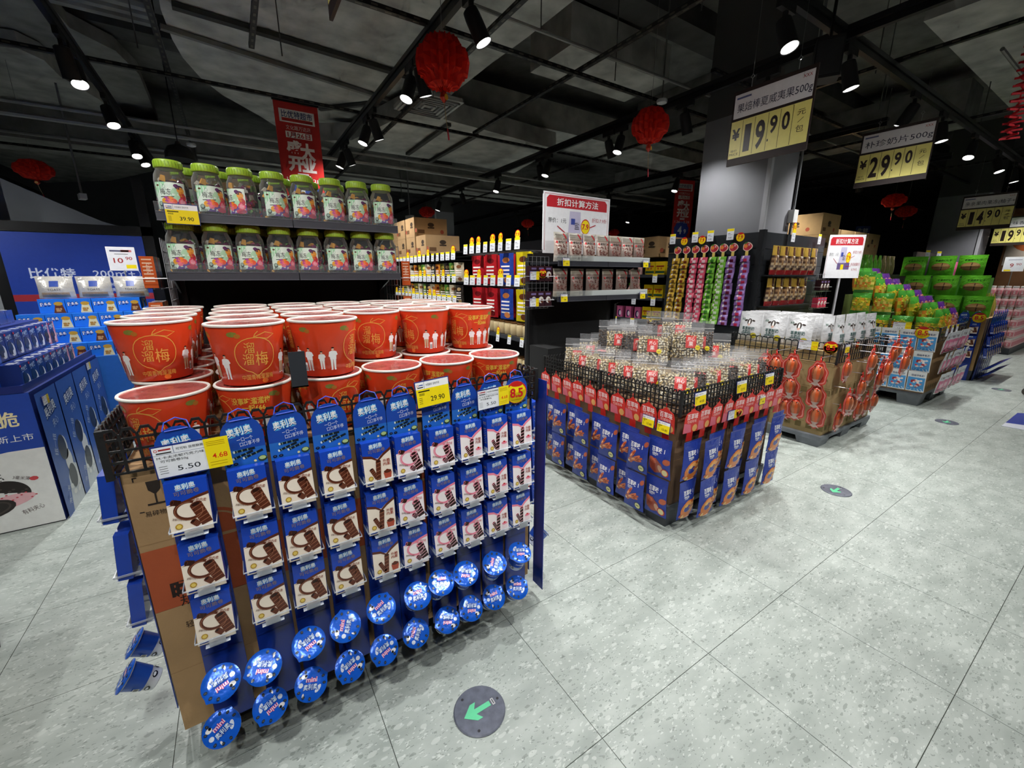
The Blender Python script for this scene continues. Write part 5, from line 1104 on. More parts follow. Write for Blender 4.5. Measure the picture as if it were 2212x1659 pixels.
def fish_face(lst, place):
    used = []
    for z, q, k in sorted((z, q, k) for k, (q, z) in enumerate(lst)):       # lower packs hang nearest the wall
        near_ = [u for u in used if abs(u[0] - q) < .172 and abs(u[1] - z) < .29]; low = max([u[2] for u in near_ if u[1] < z - .08] + [-1])
        lv = next(d for d in range(low + 1, 12) if not any(u[2] == d for u in near_)); used.append((q, z, lv)); o = place(k, q, z, .04 + .062 * lv); zl = z + .138; wall_ = (.04 + .062 * lv) + (.02 if o['group'] == 'fish packs on the aisle face' else 0)
        L = (wall_ - .001 if zl < .765 else wall_ - .024) / .92; obj('peg_hook', B().tube([(0, .003, .272), (0, L, .272)], .003, C('c8c8cc'), 5).mesh('peg', WIRE), o)
fish_face([(1.79, .72), (1.65, .75), (1.49, .7), (1.67, .54), (1.49, .49), (1.8, .5), (1.77, .29), (1.65, .33), (1.51, .28), (1.93, .7), (1.93, .45)],
    lambda k, y, z, d: inst(FISH, 'fish_snack_pack', '%s red fish shaped pack on the left face, counted from the top' % ORD[k], 'snack pack', (TX0 - d, y, z - .112), -90 + rnd.uniform(-3, 3), 0, rnd.uniform(-4, 4), group='fish packs on the left face', s=.92))
fish_face([(4.37, .71), (4.48, .79), (4.67, .71), (4.83, .76), (4.98, .79), (5.15, .8), (5.3, .8), (4.36, .42), (4.58, .53), (4.75, .6), (4.92, .59), (5.09, .6), (5.27, .6), (4.4, .25), (4.65, .35)],
    lambda k, x, z, d: inst(FISH, 'fish_snack_pack', '%s red fish shaped pack on the aisle face, counted from the top left' % ORD[k], 'snack pack', (x, TY0 - .02 - d, z - .112), rnd.uniform(-3, 3), 0, rnd.uniform(-4, 4), group='fish packs on the aisle face', s=.92))
fish_face([(4.84, .3), (5.02, .31), (5.2, .32)],
    lambda k, x, z, d: inst(FISH, 'fish_snack_pack', '%s red fish shaped pack in the lowest aisle row' % ORD[k], 'snack pack', (x, TY0 - .02 - d, z - .14), rnd.uniform(-3, 3), 0, group='fish packs on the aisle face', s=.92))
inst(price_white('19.90', '16.9', .11, .075), 'price_tag', 'white 19.90 tag with yellow slip above the fish packs', 'price tag', (TX0 - .0265, 1.75, .865), -90, group='price tags by the fish packs')
inst(round_tag('8.5', .055), 'discount_disc', 'round yellow 8.5 disc above the fish packs', 'discount tag', (TX0 - .0255, 1.5, .905), -90, group='discount discs')
inst(price_yellow('9.90', .09, .07), 'price_tag', 'yellow tag on the cow bag fence, aisle side', 'price tag', (4.36, TY0 - .0265, .855), 0, group='price tags by the fish packs')
inst(round_tag('6.5', .032), 'discount_disc', 'small orange disc above the aisle side fish packs', 'discount tag', (4.62, TY0 - .0255, .9), 0, group='discount discs')

# ------------------------------------------------------------------ slatted shelving around the pillar: sachet strips and brown nut bags
sl = tag(obj('slat_wall_unit', None, None, (4.58, 2.38, 0)), 'dark grey slatted shelving wrapped around the pale pillar', 'shelf unit')
slm = B().box(0, 0, 0, .03, 1.12, .16, C('33363a')).mesh('slat', STEEL); slx = B().box(0, 0, 0, 1.42, .03, .16, C('33363a')).mesh('slat', STEEL)
for k in range(11):
    obj('slat', slm, sl, (0, 0, .14 + k * .164)); obj('slat', slx, sl, (0, 0, .14 + k * .164))
obj('corner_post', B().box(-.02, -.02, 0, .035, .035, 1.96, C('26282b')).mesh('post', STEEL), sl)
hole = B()
for k in range(30): hole.box(-.0215, .0, .3 + k * .05, -.02, .006, .32 + k * .05, BLACK); hole.box(.0, -.0215, .3 + k * .05, .006, -.02, .32 + k * .05, BLACK)
obj('post_slots', hole.mesh('slots', MATTE), sl)['kind'] = 'stuff'
def sachet_strip(base, dk):
    hd = Cv(); pts = [(.05 * math.cos(R(a)) * (1 + .08 * math.cos(R(3 * a))), .045 * math.sin(R(a))) for a in range(0, 360, 20)]
    b = B().prism(pts, 0, .0015, C('f2d8c8')); hd.poly([(x * .85, y * .85) for x, y in pts], C('c83a48'), 1).ell(-.018, .006, .02, .018, C('e88a3a'), 2, 10).ell(.014, -.012, .016, .014, C('b02a3a'), 2, 10).text('果', .016, .018, .02, WHITE, w=.018, l=3).ell(-.02, .036, .02, .007, C('5a9a3a'), 2, 8, rot=20)
    stem = B().box(-.016, .0002, -.1, .016, .0014, -.035, C('e6c86a'))
    s = B(); nx = 5
    vs = []; cs = []; fs = []
    for j in range(3):
        for i in range(nx + 1):
            u = i / nx; dp = (-.004, -.022, -.004)[j] * (1 - abs(2 * u - 1) ** 2 * .7); vs.append(((u - .5) * .095, dp - (.012 if j == 0 else 0), -.062 * (1 - j / 2)))
    for j in range(2):
        for i in range(nx): fs.append((j * (nx + 1) + i, j * (nx + 1) + i + 1, (j + 1) * (nx + 1) + i + 1, (j + 1) * (nx + 1) + i)); cs.append(dk if i in (2, 3) and j == 0 else (C('e8dcd8') if (i == 1 and j == 1) else base))
    s.add(vs, fs, cs); s.add([(x, .004, z) for x, y, z in vs], [f[::-1] for f in fs], base)
    return b.mesh('header', PRINT), hd.build('header_print'), stem.mesh('stem', PRINT), s.mesh('sachet', FOIL, smooth=50)
for k, (y, cn, c1, c2) in enumerate(((3.34, 'gold', 'c09a34', '6a4a20'), (3.22, 'gold', 'c09a34', '7a3a20'), (3.1, 'pink red', 'd8506a', 'f4d8dc'), (2.985, 'pink red', 'd8506a', 'f0c8d0'), (2.87, 'green', '78b83c', '3a7a2a'), (2.76, 'green', '78b83c', 'd8e8c8'), (2.65, 'purple', '8a6aa8', '6a1a3a'), (2.5, 'purple', '8a6aa8', 'b02a4a'))):
    hb_, hp_, st_, sc_ = sachet_strip(C(c1), C(c2))
    o = tag(obj('sachet_strip', hb_, None, (4.535, y, 1.8), (0, 0, R(-90))), '%s sachet strip with fruit header, %s from the pillar corner' % (cn, ORD[7 - k]), 'sachet strip', 'hanging sachet strips')
    obj('header_print', hp_, o); obj('stem', st_, o)
    for i in range(13): obj('sachet', sc_, o, (rnd.uniform(-.004, .004) - .012 * (k < 2) * (i / 13) * 3, -.004 - .002 * i, -.09 - .056 * i), (R(rnd.uniform(-8, 8)), 0, R(rnd.uniform(-10, 10))))
def shelf_tag(p='8.80', round_=None):
    c = Cv(); c.rect(-.03, 0, .03, .07, C('e6e8ee'), 0).rect(-.03, .07, .03, .09, YEL, 0).rect(-.022, .05, .0, .054, C('5a5a6a')).rect(-.022, .04, .02, .043, C('8a8a9a')).text(p, 0, .018, .016, C('3a3a4a'), w=.03)
    parts = []
    if round_: c.ell(0, .115, .03, .036, RED, 1, 16).ell(0, .112, .027, .033, YEL, 2, 16).text(round_, 0, .115, .03, RED, w=.044, bold=.03, l=3)
    b = B().box(-.031, 0, -.001, .031, .002, .091, C('d0d2d8'))
    if round_: b.prism([(.03 * math.cos(R(a)), .115 + .036 * math.sin(R(a))) for a in range(0, 360, 30)], 0, .002, RED)
    return (b.mesh('shelf_tag', PLAST), [('printed_card', c.build('card'))])
STAG = [shelf_tag(), shelf_tag('5.60'), shelf_tag('7.80', '7.9'), shelf_tag('9.90', '8.5')]
for k, y in enumerate((3.42, 3.12, 2.93, 2.7)): inst(STAG[k % 2], 'shelf_tag', '%s white and yellow tag above the sachet strips, from the far end' % ORD[k], 'price tag', (4.53, y, 1.88), -90, group='tags above the sachet strips', s=1.25)
for k, y in enumerate((3.25, 3.02, 2.58)): inst(R79, 'discount_disc', '%s round 7.9 disc above the sachet strips, from the far end' % ORD[k], 'discount tag', (4.52, y, 1.9), -90, group='discount discs', s=1.15)
def nut_pouch():
    w, h = .17, .29; r5 = random.Random(9)
    def cf(u, v): return C('b08f3c') if v > .68 else (C('8a1f22') if v < .16 else r5.choice([C('5a4030'), C('8a6a48'), C('3a2a22'), C('b09a7a'), C('6a5a50')]))
    pb, sf = pillow(w, h, .07, cf, 8, 12, .5, .3); c = Cv(); c.poly([(-w * .1, h * .7), (w * .3, h * .66), (w * .3, h * .98), (w * .05, h * .98)], C('4a2a20'), 1).rect(-w * .05, h * .63, w * .3, h * .67, C('d8d0c8'), 2)
    return (smooth(pb, 'pouch', FOIL), [('front_print', c.build('front', FOIL, sf))])
NP = nut_pouch()
for k in range(6): inst(NP, 'nut_pouch', 'brown and gold nut pouch, upper row right of the pillar corner, %s' % ORD[k], 'nut pouch', (4.74 + .172 * k, 2.315, 1.517), rnd.uniform(-5, 5), 1, group='brown nut pouches')
for k in range(5): inst(NP, 'nut_pouch', 'brown and gold nut pouch, lower row right of the pillar corner, %s' % ORD[k], 'nut pouch', (4.74 + .18 * k, 2.318, 1.197), rnd.uniform(-4, 4), 1, group='brown nut pouches')
for k, z in enumerate((1.52, 1.2)):
    tag(obj('hook_rail', B().box(4.64, 2.26, z - .02, 5.62, 2.38, z - .005, C('26282b')).mesh('rail', STEEL)), '%s dark ledge under the brown nut pouches' % ('upper', 'lower')[k], 'ledge')
inst(STAG[3], 'shelf_tag', 'tag with round 8.5 disc above the brown nut pouches', 'price tag', (5.1, 2.33, 1.86), 0, group='tags above the nut pouches', s=1.3)
inst(STAG[1], 'shelf_tag', 'plain tag above the far brown nut pouches', 'price tag', (5.72, 2.33, 1.86), 0, group='tags above the nut pouches', s=1.2)
inst(wire_rack(.3, .42, .08, .05), 'wire_rack', 'wire rack of small boxes right of the brown nut pouches', 'wire rack', (5.68, 2.3, 1.12), 0, group='wire side racks')
for lv in range(2):
    for i in range(3): inst(CBX if lv else CBP, 'chocolate_box', 'small %s box on the rack right of the nut pouches, %s from the left' % (('pink', 'dark')[lv], ORD[i]), 'box', (5.75 + .08 * i, 2.235, 1.1425 + .2 * lv), 0, group='small boxes right of the nut pouches')
o = inst(discount_board(.42, .5), 'discount_board', 'small discount rule board beyond the brown nut pouches', 'sign board', (6.05, 2.36, 1.48), -35)
obj('post', B().box(.2, .006, -1.48, .22, .026, .3, C('c8c8cc')).mesh('post', STEEL), o)

# ================================================================== fourth pallet: jelly heap, nougat and pink bags
FX0, FX1, FY0, FY1 = 6.68, 7.75, 1.36, 2.45
pallet(FX0 - .04, FY0, FX1, FY1, .15, 'grey plastic pallet under the jelly bag heap', PG, .22)
for i in range(2):
    for j in range(2): inst(carton(.53, .54, .62, tc3, tc3, C('9a7a50')), 'carton', 'brown carton under the jelly heap, %s %s' % (('near', 'far')[j], ('left', 'right')[i]), 'carton', (FX0 + i * .535, FY0 + j * .545, .151), group='cartons under the jelly heap')
fence(FX0 - .02, FY0 - .02, FX1 + .02, FY1 + .02, .775, .16, 'black plastic mesh fence around the jelly heap', cell=.055, rows=3)
def candy_bag(kind):
    w, h = .165, .245; c = Cv()
    base = C('e8eaec'); pb, sf = pillow(w, h, .035, base, 6, 8, .3, .05)
    if kind == 0:
        c.rect(-w * .46, h * .05, w * .46, h * .72, C('4a9ad8'), 1, 5).text('拉丝牛轧糖', w * .05, h * .82, h * .09, C('2a3a6a'), w=w * .7, bold=.02)
        r6 = random.Random(2)
        for k in range(22): c.ell(r6.uniform(-.05, .05), h * r6.uniform(.2, .6), .013, .01, r6.choice([C('efe6e2'), C('d8404a'), C('f4f0ee'), C('a03038'), C('e8d8d0')]), 2, 8)
        c.rect(-w * .46, h * .05, w * .46, h * .16, C('d8e4ee'), 1, 5)
    else:
        c.rect(-w * .46, h * .1, w * .46, h * .66, C('e07a9a'), 1, 5).text('巧克力', 0, h * .78, h * .1, C('6a3a44'), w=w * .7, bold=.02).rect(-w * .46, h * .04, w * .46, h * .09, C('c03050'), 1, 5)
        for k in range(5): c.ell(-.05 + .025 * k, h * .2, .012, .014, C('7a1a3a'), 2, 8).ell(-.04 + .025 * k, h * .42, .014, .03, C('f0b8c8'), 2, 8)
    return (smooth(pb, 'bag', FOIL), [('front_print', c.build('front', GLOSS, sf))])
NOUG, PINKB = candy_bag(0), candy_bag(1)
for r_ in range(3):
    for k in range(5): inst(NOUG, 'nougat_bag', 'white and blue nougat bag, %s row, %s from the corner, jelly pallet' % (rown[r_], ORD[k]), 'candy bag', (FX0 - .03 - .022 * r_, 1.42 + .172 * k, (.655, .415, .18)[r_]), -90, 9, group='nougat bags')
    for k in range(6): inst(PINKB, 'pink_candy_bag', 'pink candy bag, %s row, %s from the corner, jelly pallet' % (rown[r_], ORD[k]), 'candy bag', (FX0 + .12 + .175 * k, FY0 - .05 - .02 * r_, (.63, .4, .16)[r_]), rnd.uniform(-8, 8), 7, group='pink candy bags')
inst(price_white('16.9', '13.9', .12, .085), 'price_tag', 'white and yellow tag above the nougat bags', 'price tag', (FX0 - .06, 1.75, .88), -90, group='tags on the jelly pallet')
inst(round_tag('8.5', .07), 'discount_disc', 'large yellow 8.5 disc above the nougat bags', 'discount tag', (FX0 - .07, 1.47, .87), -88, group='discount discs')
for k in range(3): inst(STAG[(3, 0, 1)[k]], 'shelf_tag', '%s tag above the pink candy bags' % ORD[k], 'price tag', (FX0 + .12 + .2 * k, FY0 - .05, .83), 0, group='tags on the jelly pallet', s=1.3)
def jelly_bag(seed, pal, topc):
    r7 = random.Random(seed); w, h = .27, .34; pal = [C(x) for x in pal]; top = C(topc)
    b, sf = pillow(w, h, .105, lambda u, v: top if (v > .8 or v < .1) else r7.choice(pal), 7, 8, 0, .2)
    q = B()
    for k in range(34):
        u, v = r7.uniform(.12, .88), r7.uniform(.14, .8); p = sf((u - .5) * w, v * h, -.004); s = r7.uniform(.013, .021)
        q.add([(s, 0, 0), (-s, 0, 0), (0, -s * .8, 0), (0, 0, s), (0, 0, -s)], [(0, 3, 2), (3, 1, 2), (1, 4, 2), (4, 0, 2)], r7.choice(pal), 0, Matrix.Translation(p) @ Matrix.Rotation(r7.uniform(0, 1.5), 4, 'Y'))
    return (smooth(b, 'bag', FOIL), [('jelly_cups', q.mesh('cups', GLOSS, smooth=80), 'stuff')])
JB = [jelly_bag(1, ['c9b52a', 'a8b030', 'd8c84a', '8aa030', 'e0a030'], '4a9a34'), jelly_bag(2, ['d0b838', 'b8b838', 'e0c860', '98a838', 'd88030'], '3f8a30'), jelly_bag(3, ['c8a0a0', 'd88a6a', 'a878a8', 'e0b090', 'c06a5a'], '5a2a80')]
stp = B()
for j in range(8):
    y = FY0 + .075 + .122 * j; z = .777 + .07 * j
    if j: stp.box(FX0 + .15, y - .045, .7765, FX1 - .02, y + .077, z, C('6a7a3a'))
    for i in range(3):
        kd = 2 if (i == 2 or (i == 1 and j % 3 == 2)) else (j + i) % 2
        inst(JB[kd], 'jelly_bag', '%s jelly bag, %s step of the heap going back, %s from the left aisle' % (('yellow green', 'golden green', 'purple topped')[kd], ORD[j], ORD[i]), 'jelly bag', (FX0 + .3 + .285 * i, y, z + .004), rnd.uniform(-1.5, 1.5), -5, group='jelly bags in the heap')
tag(obj('heap_riser', stp.mesh('riser', KRAFT)), 'stepped carton riser inside the jelly heap', 'carton')
for c_ in range(4):
    for lv in range((1, 1, 2, 3)[c_]):
        kd = (c_ + lv) % 2; inst(JB[kd], 'jelly_bag', '%s jelly bag on the left flank, %s along, %s up' % (('yellow green', 'golden green')[kd], ORD[c_], ORD[lv]), 'jelly bag', (FX0 + .075, FY0 + .13 + .222 * c_, .7785 + .262 * lv), -90 + rnd.uniform(-2, 2), 0, group='jelly bags in the heap', s=.76)

# ================================================================== fifth pallet: green cracker bags and biscuit strips
VX0, VX1, VY0, VY1 = 8.95, 10.0, 1.36, 2.45
pallet(VX0, VY0, VX1, VY1, .15, 'dark plastic pallet under the green cracker bags', C('3a3d42'), .2)
for lv in range(2):
    for i in range(2): inst(carton(.52, 1.08, .38, tc3, tc3, C('a07e50')), 'carton', 'brown carton under the green crackers, %s %s' % (('lower', 'upper')[lv], ('left', 'right')[i]), 'carton', (VX0 + i * .53, VY0, .151 + lv * .382), group='cartons under the green crackers')
def cracker():
    w, h = .3, .3; pb, sf = pillow(w, h, .12, C('62b82c'), 6, 6, .8, .05); c = Cv()
    c.ell(0, h * .45, w * .36, h * .2, C('8a6a3a'), 1, 16).rect(w * .02, h * .27, w * .06, h * .63, C('4a3a2a'), 2)
    for k in range(4): c.rect(-w * .28, h * (.34 + .07 * k), w * .28, h * (.36 + .07 * k), C('b8986a'), 2, 3)
    c.text('蔬菜苏打饼干', w * .05, h * .76, h * .09, C('1f4a18'), w=w * .6, bold=.02)
    return (smooth(pb, 'bag', FOIL), [('front_print', c.build('front', GLOSS, sf))])
CRK = cracker()
for lv in range(3):
    for k in range(3): inst(CRK, 'cracker_bag', 'bright green cracker bag, %s layer up, %s from the corner' % (ORD[lv], ORD[k]), 'cracker bag', (VX0 + .04 + .1 * lv, 1.5 + .32 * k + .1 * lv, .925 + .29 * lv), -90 + rnd.uniform(-3, 3), -4, group='green cracker bags')
tag(obj('cracker_riser', B().box(VX0 + .25, VY0 + .24, .916, VX1, VY1, 1.2, C('5a9a3a')).box(VX0 + .35, VY0 + .2, 1.2, VX1, VY1, 1.48, C('5a9a3a')).mesh('riser', KRAFT)), 'stepped riser behind the green cracker bags', 'carton')
for i in range(3): 
    strip(VX0 - .04, 1.45 + .13 * i, 1.0, -90, '%s blue biscuit strip from the corner, left side of the green cracker pallet' % ORD[i], 'biscuit strips on the far pallet', [])
    for r_ in range(3): inst(RB[(1, 0)], 'biscuit_roll_box', 'chocolate roll box, %s row, %s strip, left side of the green cracker pallet' % (rown[r_], ORD[i]), 'biscuit box', (VX0 - .09, 1.45 + .13 * i, (.7, .52, .35)[r_]), -90, -6, group='roll boxes on the far pallet')
for i in range(7):
    strip(VX0 + .08 + .14 * i, VY0 - .05, 1.0, 0, '%s blue biscuit strip from the corner, aisle side of the green cracker pallet' % ORD[i], 'biscuit strips on the far pallet', [])
    for r_ in range(3): inst(RB[(1, 0)], 'biscuit_roll_box', 'chocolate roll box, %s row, %s strip, aisle side of the green cracker pallet' % (rown[r_], ORD[i]), 'biscuit box', (VX0 + .08 + .14 * i, VY0 - .1, (.7, .52, .35)[r_]), 0, -8, group='roll boxes on the far pallet')
    for r_ in range(2): inst(MEAT[0], 'blue_snack_bag', '%s blue bag fanning out low on the green cracker pallet, %s row' % (ORD[i], ('upper', 'lower')[r_]), 'snack bag', (VX0 + .1 + .14 * i, VY0 - .075, .06 + .1 * r_), 0, 50, group='blue bags fanning out low', s=.82)
inst(round_tag('8.5', .07), 'discount_disc', 'far yellow 8.5 disc on the green cracker pallet corner', 'discount tag', (VX0 - .1, 1.42, .93), -80, group='discount discs')
yb2 = pillow(.16, .34, .06, C('d9c25a'), 5, 6, .4, .1); YP = (smooth(yb2[0], 'bag', FOIL), [])
for k in range(4): inst(YP, 'yellow_snack_pouch', 'tall yellow pouch beside the green crackers, %s' % ORD[k], 'snack pouch', (VX0 + .3 + .17 * k, VY0 + .08, .92), rnd.uniform(-20, 20), -6, group='tall yellow pouches')
# pink jar stacks, cart, floor sticker
pj = B().lathe([(.05, 0), (.055, .01), (.055, .11), (.045, .125)], C('f0c4c4'), 14).lathe([(.048, .125), (.048, .15), (.04, .152)], C('f4efe8'), 14); pjl = Cv(); pjl.rect(-.05, .03, .05, .09, C('e88a94'), 0, 6).ell(0, .06, .02, .02, C('f6e6e2'), 1, 10)
PJ = (pj.mesh('jar', PLAST, smooth=40), [('label', pjl.build('label', GLOSS, lambda x, y, e: ((.0555 + e) * math.sin(x / .0555), -(.0555 + e) * math.cos(x / .0555), y)))])
pst = tag(obj('jar_stand', B().box(12.6, 1.5, 0, 14.6, 2.3, .12, C('3a3d42')).mesh('stand', DARKP)), 'low dark stand under the pink jar stacks', 'stand')
for lv in range(6):
    for k in range(8): inst(PJ, 'pink_jar', 'pink candy jar with white lid, %s layer up, %s from the near end' % (ORD[lv], ORD[k]), 'jar', (12.7, 1.58 + .105 * k if False else 1.56 + .1 * k, .121 + .2 * lv), -90, group='pink candy jars', s=(.9, .9, 1.3))
    for k in range(12): inst(PJ, 'pink_jar', 'pink candy jar facing the main aisle, %s layer up, %s along' % (ORD[lv], ORD[k]), 'jar', (12.82 + .13 * k, 1.56, .121 + .2 * lv), 0, group='pink candy jars', s=(1, 1, 1.3))
s99 = tag(obj('rod_price_sign', B().box(-.14, 0, -.005, .14, .004, .27, WHITE).mesh('board', PLAST), None, (12.9, 1.8, 1.6), (0, 0, R(-70))), 'white 9.90 price card on a rod over the pink jars', 'price sign')
q = Cv(); q.rect(-.13, 0, .13, .26, C('e6e8ec'), 0).text('9', -.03, .11, .09, C('a03a3a'), w=.05, bold=.01).text('90', .06, .13, .05, C('a03a3a'), w=.07).rect(-.09, .21, .09, .22, C('8a8a9a')).rect(-.12, 0, -.03, .03, YEL); obj('printed_face', q.build('face'), s99); obj('rod', B().tube([(0, .004, -.28), (0, .004, 0)], .006, C('b8b8bc'), 6).mesh('rod', WIRE), s99)
WOOD = mat('wood_panel', rough=.5, noise=.25, nscale=3)
ww = struct('wall_wood', B().box(15.2, 1.2, 0, 15.3, 2.36, 3.0, C('8a5f3c')).mesh('wall_wood', WOOD))
mu = Cv(); mu.rect(0, 0, 1.1, 1.05, C('d8c8b8'), 0).ell(.35, .6, .3, .3, C('c86a3a'), 1, 20).ell(.38, .6, .2, .2, C('d8c8b8'), 2, 18)
for k in range(9): mu.ell(.55 + .1 * (k % 5), .25 + .2 * (k // 3), .05, .025, C('b0583a'), 3, 8, rot=k * 40)
obj('mural', mu.build('mural', PRINT, lambda x, y, e: (15.198 - e, 2.32 - x, 1.75 + y)), ww)
cart = tag(obj('shopping_cart', None, None, at_z(2218, 855, 0)), 'chrome shopping cart wheel and leg at the right edge', 'shopping cart')
obj('wheel', B().lathe([(.02, -.014), (.052, -.014), (.055, -.008), (.055, .008), (.052, .014), (.02, .014)], C('55504c'), 18, 0, (True, True), Matrix.Translation((0, 0, .055)) @ Matrix.Rotation(R(90), 4, 'Y')).mesh('wheel', DARKP, smooth=40), cart)
obj('fork', B().box(-.024, -.02, .05, -.018, .02, .14, BLK).box(.018, -.02, .05, .024, .02, .14, BLK).box(-.03, -.03, .13, .03, .03, .15, BLK).mesh('fork', DARKP), cart)
obj('leg', B().tube([(0, 0, .14), (.16, -.06, .42), (.2, -.08, .9)], .013, C('c8c8cc'), 8).mesh('leg', WIRE), cart)
st = [at_z(u, v, .001).to_2d() for u, v in ((2163, 920), (2198, 892), (2320, 898), (2330, 950))]
stk = tag(obj('floor_sticker', B().slab([(p.x, p.y) for p in st], .0005, .0016, C('2a3f96')).mesh('sticker', PRINT)), 'blue and white sticker on the floor at the right edge', 'floor sticker')
st2 = [at_z(u, v, .001).to_2d() for u, v in ((2163, 920), (2172, 913), (2330, 935), (2330, 950))]
obj('white_band', B().slab([(p.x, p.y) for p in st2], .0016, .002, C('d8dce6')).mesh('band', PRINT), stk)
# ================================================================== aisle shelving behind (faces the aisle, -X)
def side_unit(x, y0, y1, ztop, label, shelves=(), depth=.45):
    o = tag(obj('aisle_shelving', B().box(x + depth, y0, 0, x + depth + .04, y1, ztop, C('17181a')).mesh('back_panel', STEEL)), label, 'shelf unit', 'aisle shelving')
    n = max(1, round((y1 - y0) / 1.0))
    for k in range(n + 1): obj('upright', B().box(x + depth - .05, y0 + (y1 - y0) * k / n - .02, 0, x + depth, y0 + (y1 - y0) * k / n + .02, ztop, C('33363a')).mesh('upright', STEEL), o)
    for z in shelves:
        s = obj('shelf', B().box(x, y0, z - .025, x + depth, y1, z, C('2b2c30')).mesh('shelf', STEEL), o)
        obj('price_rail', B().box(x - .012, y0, z - .035, x, y1, z + .005, C('33353b')).mesh('rail', PLAST), s)
    obj('end_panel', B().box(x, y0 - .02, 0, x + depth + .04, y0, ztop if not shelves else max(shelves) - .3, C('1d1e20')).mesh('end', STEEL), o)
    return o
def hang_bag(base, dk, w=.2, h=.3, handle=False):
    pb, sf = pillow(w, h, .05, C(base), 5, 7, .3, .12); c = Cv(); d = C(dk)
    c.ell(0, h * .78, w * .26, h * .09, d, 1, 12)
    for k in range(4): c.rect(-w * .34, h * (.2 + .12 * k), w * .3, h * (.25 + .12 * k), C('f0e6e0'), 1, 3)
    c.ell(w * .1, h * .14, w * .22, h * .1, d, 2, 10)
    return (smooth(pb, 'bag', FOIL), [('front_print', c.build('front', GLOSS, sf))])
HB = {'red': hang_bag('b82028', '6a1418'), 'blue': hang_bag('2a48a8', 'e0884a'), 'yellow': hang_bag('e2cc1c', '6a3a20'), 'white': hang_bag('d8d6d0', 'a0522a'), 'olive': hang_bag('6a6a2a', 'c8b050', .13, .22), 'green': hang_bag('5a8a3a', 'c8c060', .13, .22), 'orange': hang_bag('c87a2a', '6a2a1a', .13, .22), 'dark': hang_bag('3a3430', 'b89a6a', .13, .22), 'cream': hang_bag('cfc4a8', '8a5a3a', .13, .22)}
ux = 2.22
side_unit(ux, 3.18, 4.46, 1.86, 'black hook shelving with red, blue and yellow bags, near bay', (.93, .6, .3))
side_unit(ux, 4.52, 8.6, 1.74, 'black hook shelving with many small snack bags, far bay', (.6, .3))
bay = ['yellow', 'yellow', 'blue', 'red', 'red', 'red', 'red', 'red']
for r_ in range(2):
    for k, cn in enumerate(bay):
        y = 3.32 + .148 * k; z = (1.44, 1.1)[r_]
        cn2 = 'white' if (r_ == 1 and k == 1) else cn
        inst(HB[cn2], 'hanging_snack_bag', '%s hanging snack bag, %s hook row of the near bay, %s from the aisle end' % (cn2, ('upper', 'lower')[r_], ORD[k]), 'snack bag', (ux + .06 + .12 * (k % 2), y, z - .02), -78 + rnd.uniform(-3, 3), 1, group='snack bags on the near hooks')
        inst(STAG[(0, 1, 2, 0, 1, 3, 0, 1)[(k + r_ * 3) % 8]] if (k + r_) % 3 else STAG[2], 'shelf_tag', '%s tag over the %s hook row of the near bay' % (ORD[k], ('upper', 'lower')[r_]), 'price tag', (ux - .02, y, (1.74, 1.41)[r_]), -75 + rnd.uniform(-10, 10), -4, group='tags on the near hooks', s=1.12)
        tag(obj('peg_hook', B().tube([(ux - .01, y, (1.735, 1.405)[r_]), (ux + .44, y, (1.735, 1.405)[r_])], .003, C('9a9a9c'), 5).mesh('hook', WIRE)), '%s steel peg hook, %s row of the near bay' % (ORD[k], ('upper', 'lower')[r_]), 'hook', 'peg hooks')
nj = B().lathe([(.04, 0), (.045, .01), (.045, .1), (.035, .115)], C('c8b48a'), 12).lathe([(.04, .115), (.04, .13)], C('6a4a2a'), 12); NJ = (nj.mesh('jar', GLOSS, smooth=40), [])
for r_, z in enumerate((.931, .601)):
    for k in range(10):
        inst(NJ, 'nut_tub', 'small clear nut tub, %s shelf of the near bay, %s from the aisle end' % (('upper', 'lower')[r_], ORD[k]), 'tub', (ux + .07, 3.27 + .11 * k, z), 0, group='nut tubs')
        if k % 2 == 0: inst(STAG[2 if k == 4 else k % 4 // 2], 'shelf_tag', '%s tag on the %s nut tub rail' % (ORD[k // 2], ('upper', 'lower')[r_]), 'price tag', (ux - .02, 3.24 + .11 * k, z - .08), -90, -6, group='tags on the nut tub rails')
pal9 = ['cream', 'green', 'dark', 'olive', 'orange', 'dark', 'cream', 'green', 'olive', 'orange', 'cream', 'dark', 'green', 'cream', 'olive', 'orange']
for r_ in range(4):
    for k in range(15):
        y = 4.66 + .155 * k; z = (1.46, 1.2, .95, .7)[r_]; cn = pal9[(k + r_ * 5) % 16]
        inst(HB[cn], 'hanging_snack_bag', '%s hanging snack bag, hook row %s of the far bay, %s along' % (cn, ('one', 'two', 'three', 'four')[r_], ORD[k]), 'snack bag', (ux + .05, y, z - .02), -68 + rnd.uniform(-20, 20), 2, group='snack bags on the far hooks')
        inst(STAG[2 if (k * 7 + r_) % 5 == 0 else (3 if (k + r_) % 7 == 0 else k % 2)], 'shelf_tag', '%s tag over hook row %s of the far bay' % (ORD[k], ('one', 'two', 'three', 'four')[r_]), 'price tag', (ux - .03, y, z + .23), -70 + rnd.uniform(-12, 12), -4, group='tags on the far hooks', s=1.05)
    tag(obj('hook_bar', B().box(ux + .02, 4.58, (1.46, 1.2, .95, .7)[r_] + .222, ux + .39, 6.95, (1.46, 1.2, .95, .7)[r_] + .228, C('26282b')).mesh('bar', STEEL)), 'steel hook grid of far bay row %s' % ('one', 'two', 'three', 'four')[r_], 'hook grid')
ctx = Cv(); ctx.rect(.2, .12, .3, .14, C('3a2a1a')).ell(.25, .17, .05, .03, C('3a2a1a'), 1, 10).rect(.05, .05, .15, .1, C('6a4a2a')).ell(.42, .08, .03, .03, C('a04a30'), 1, 8)
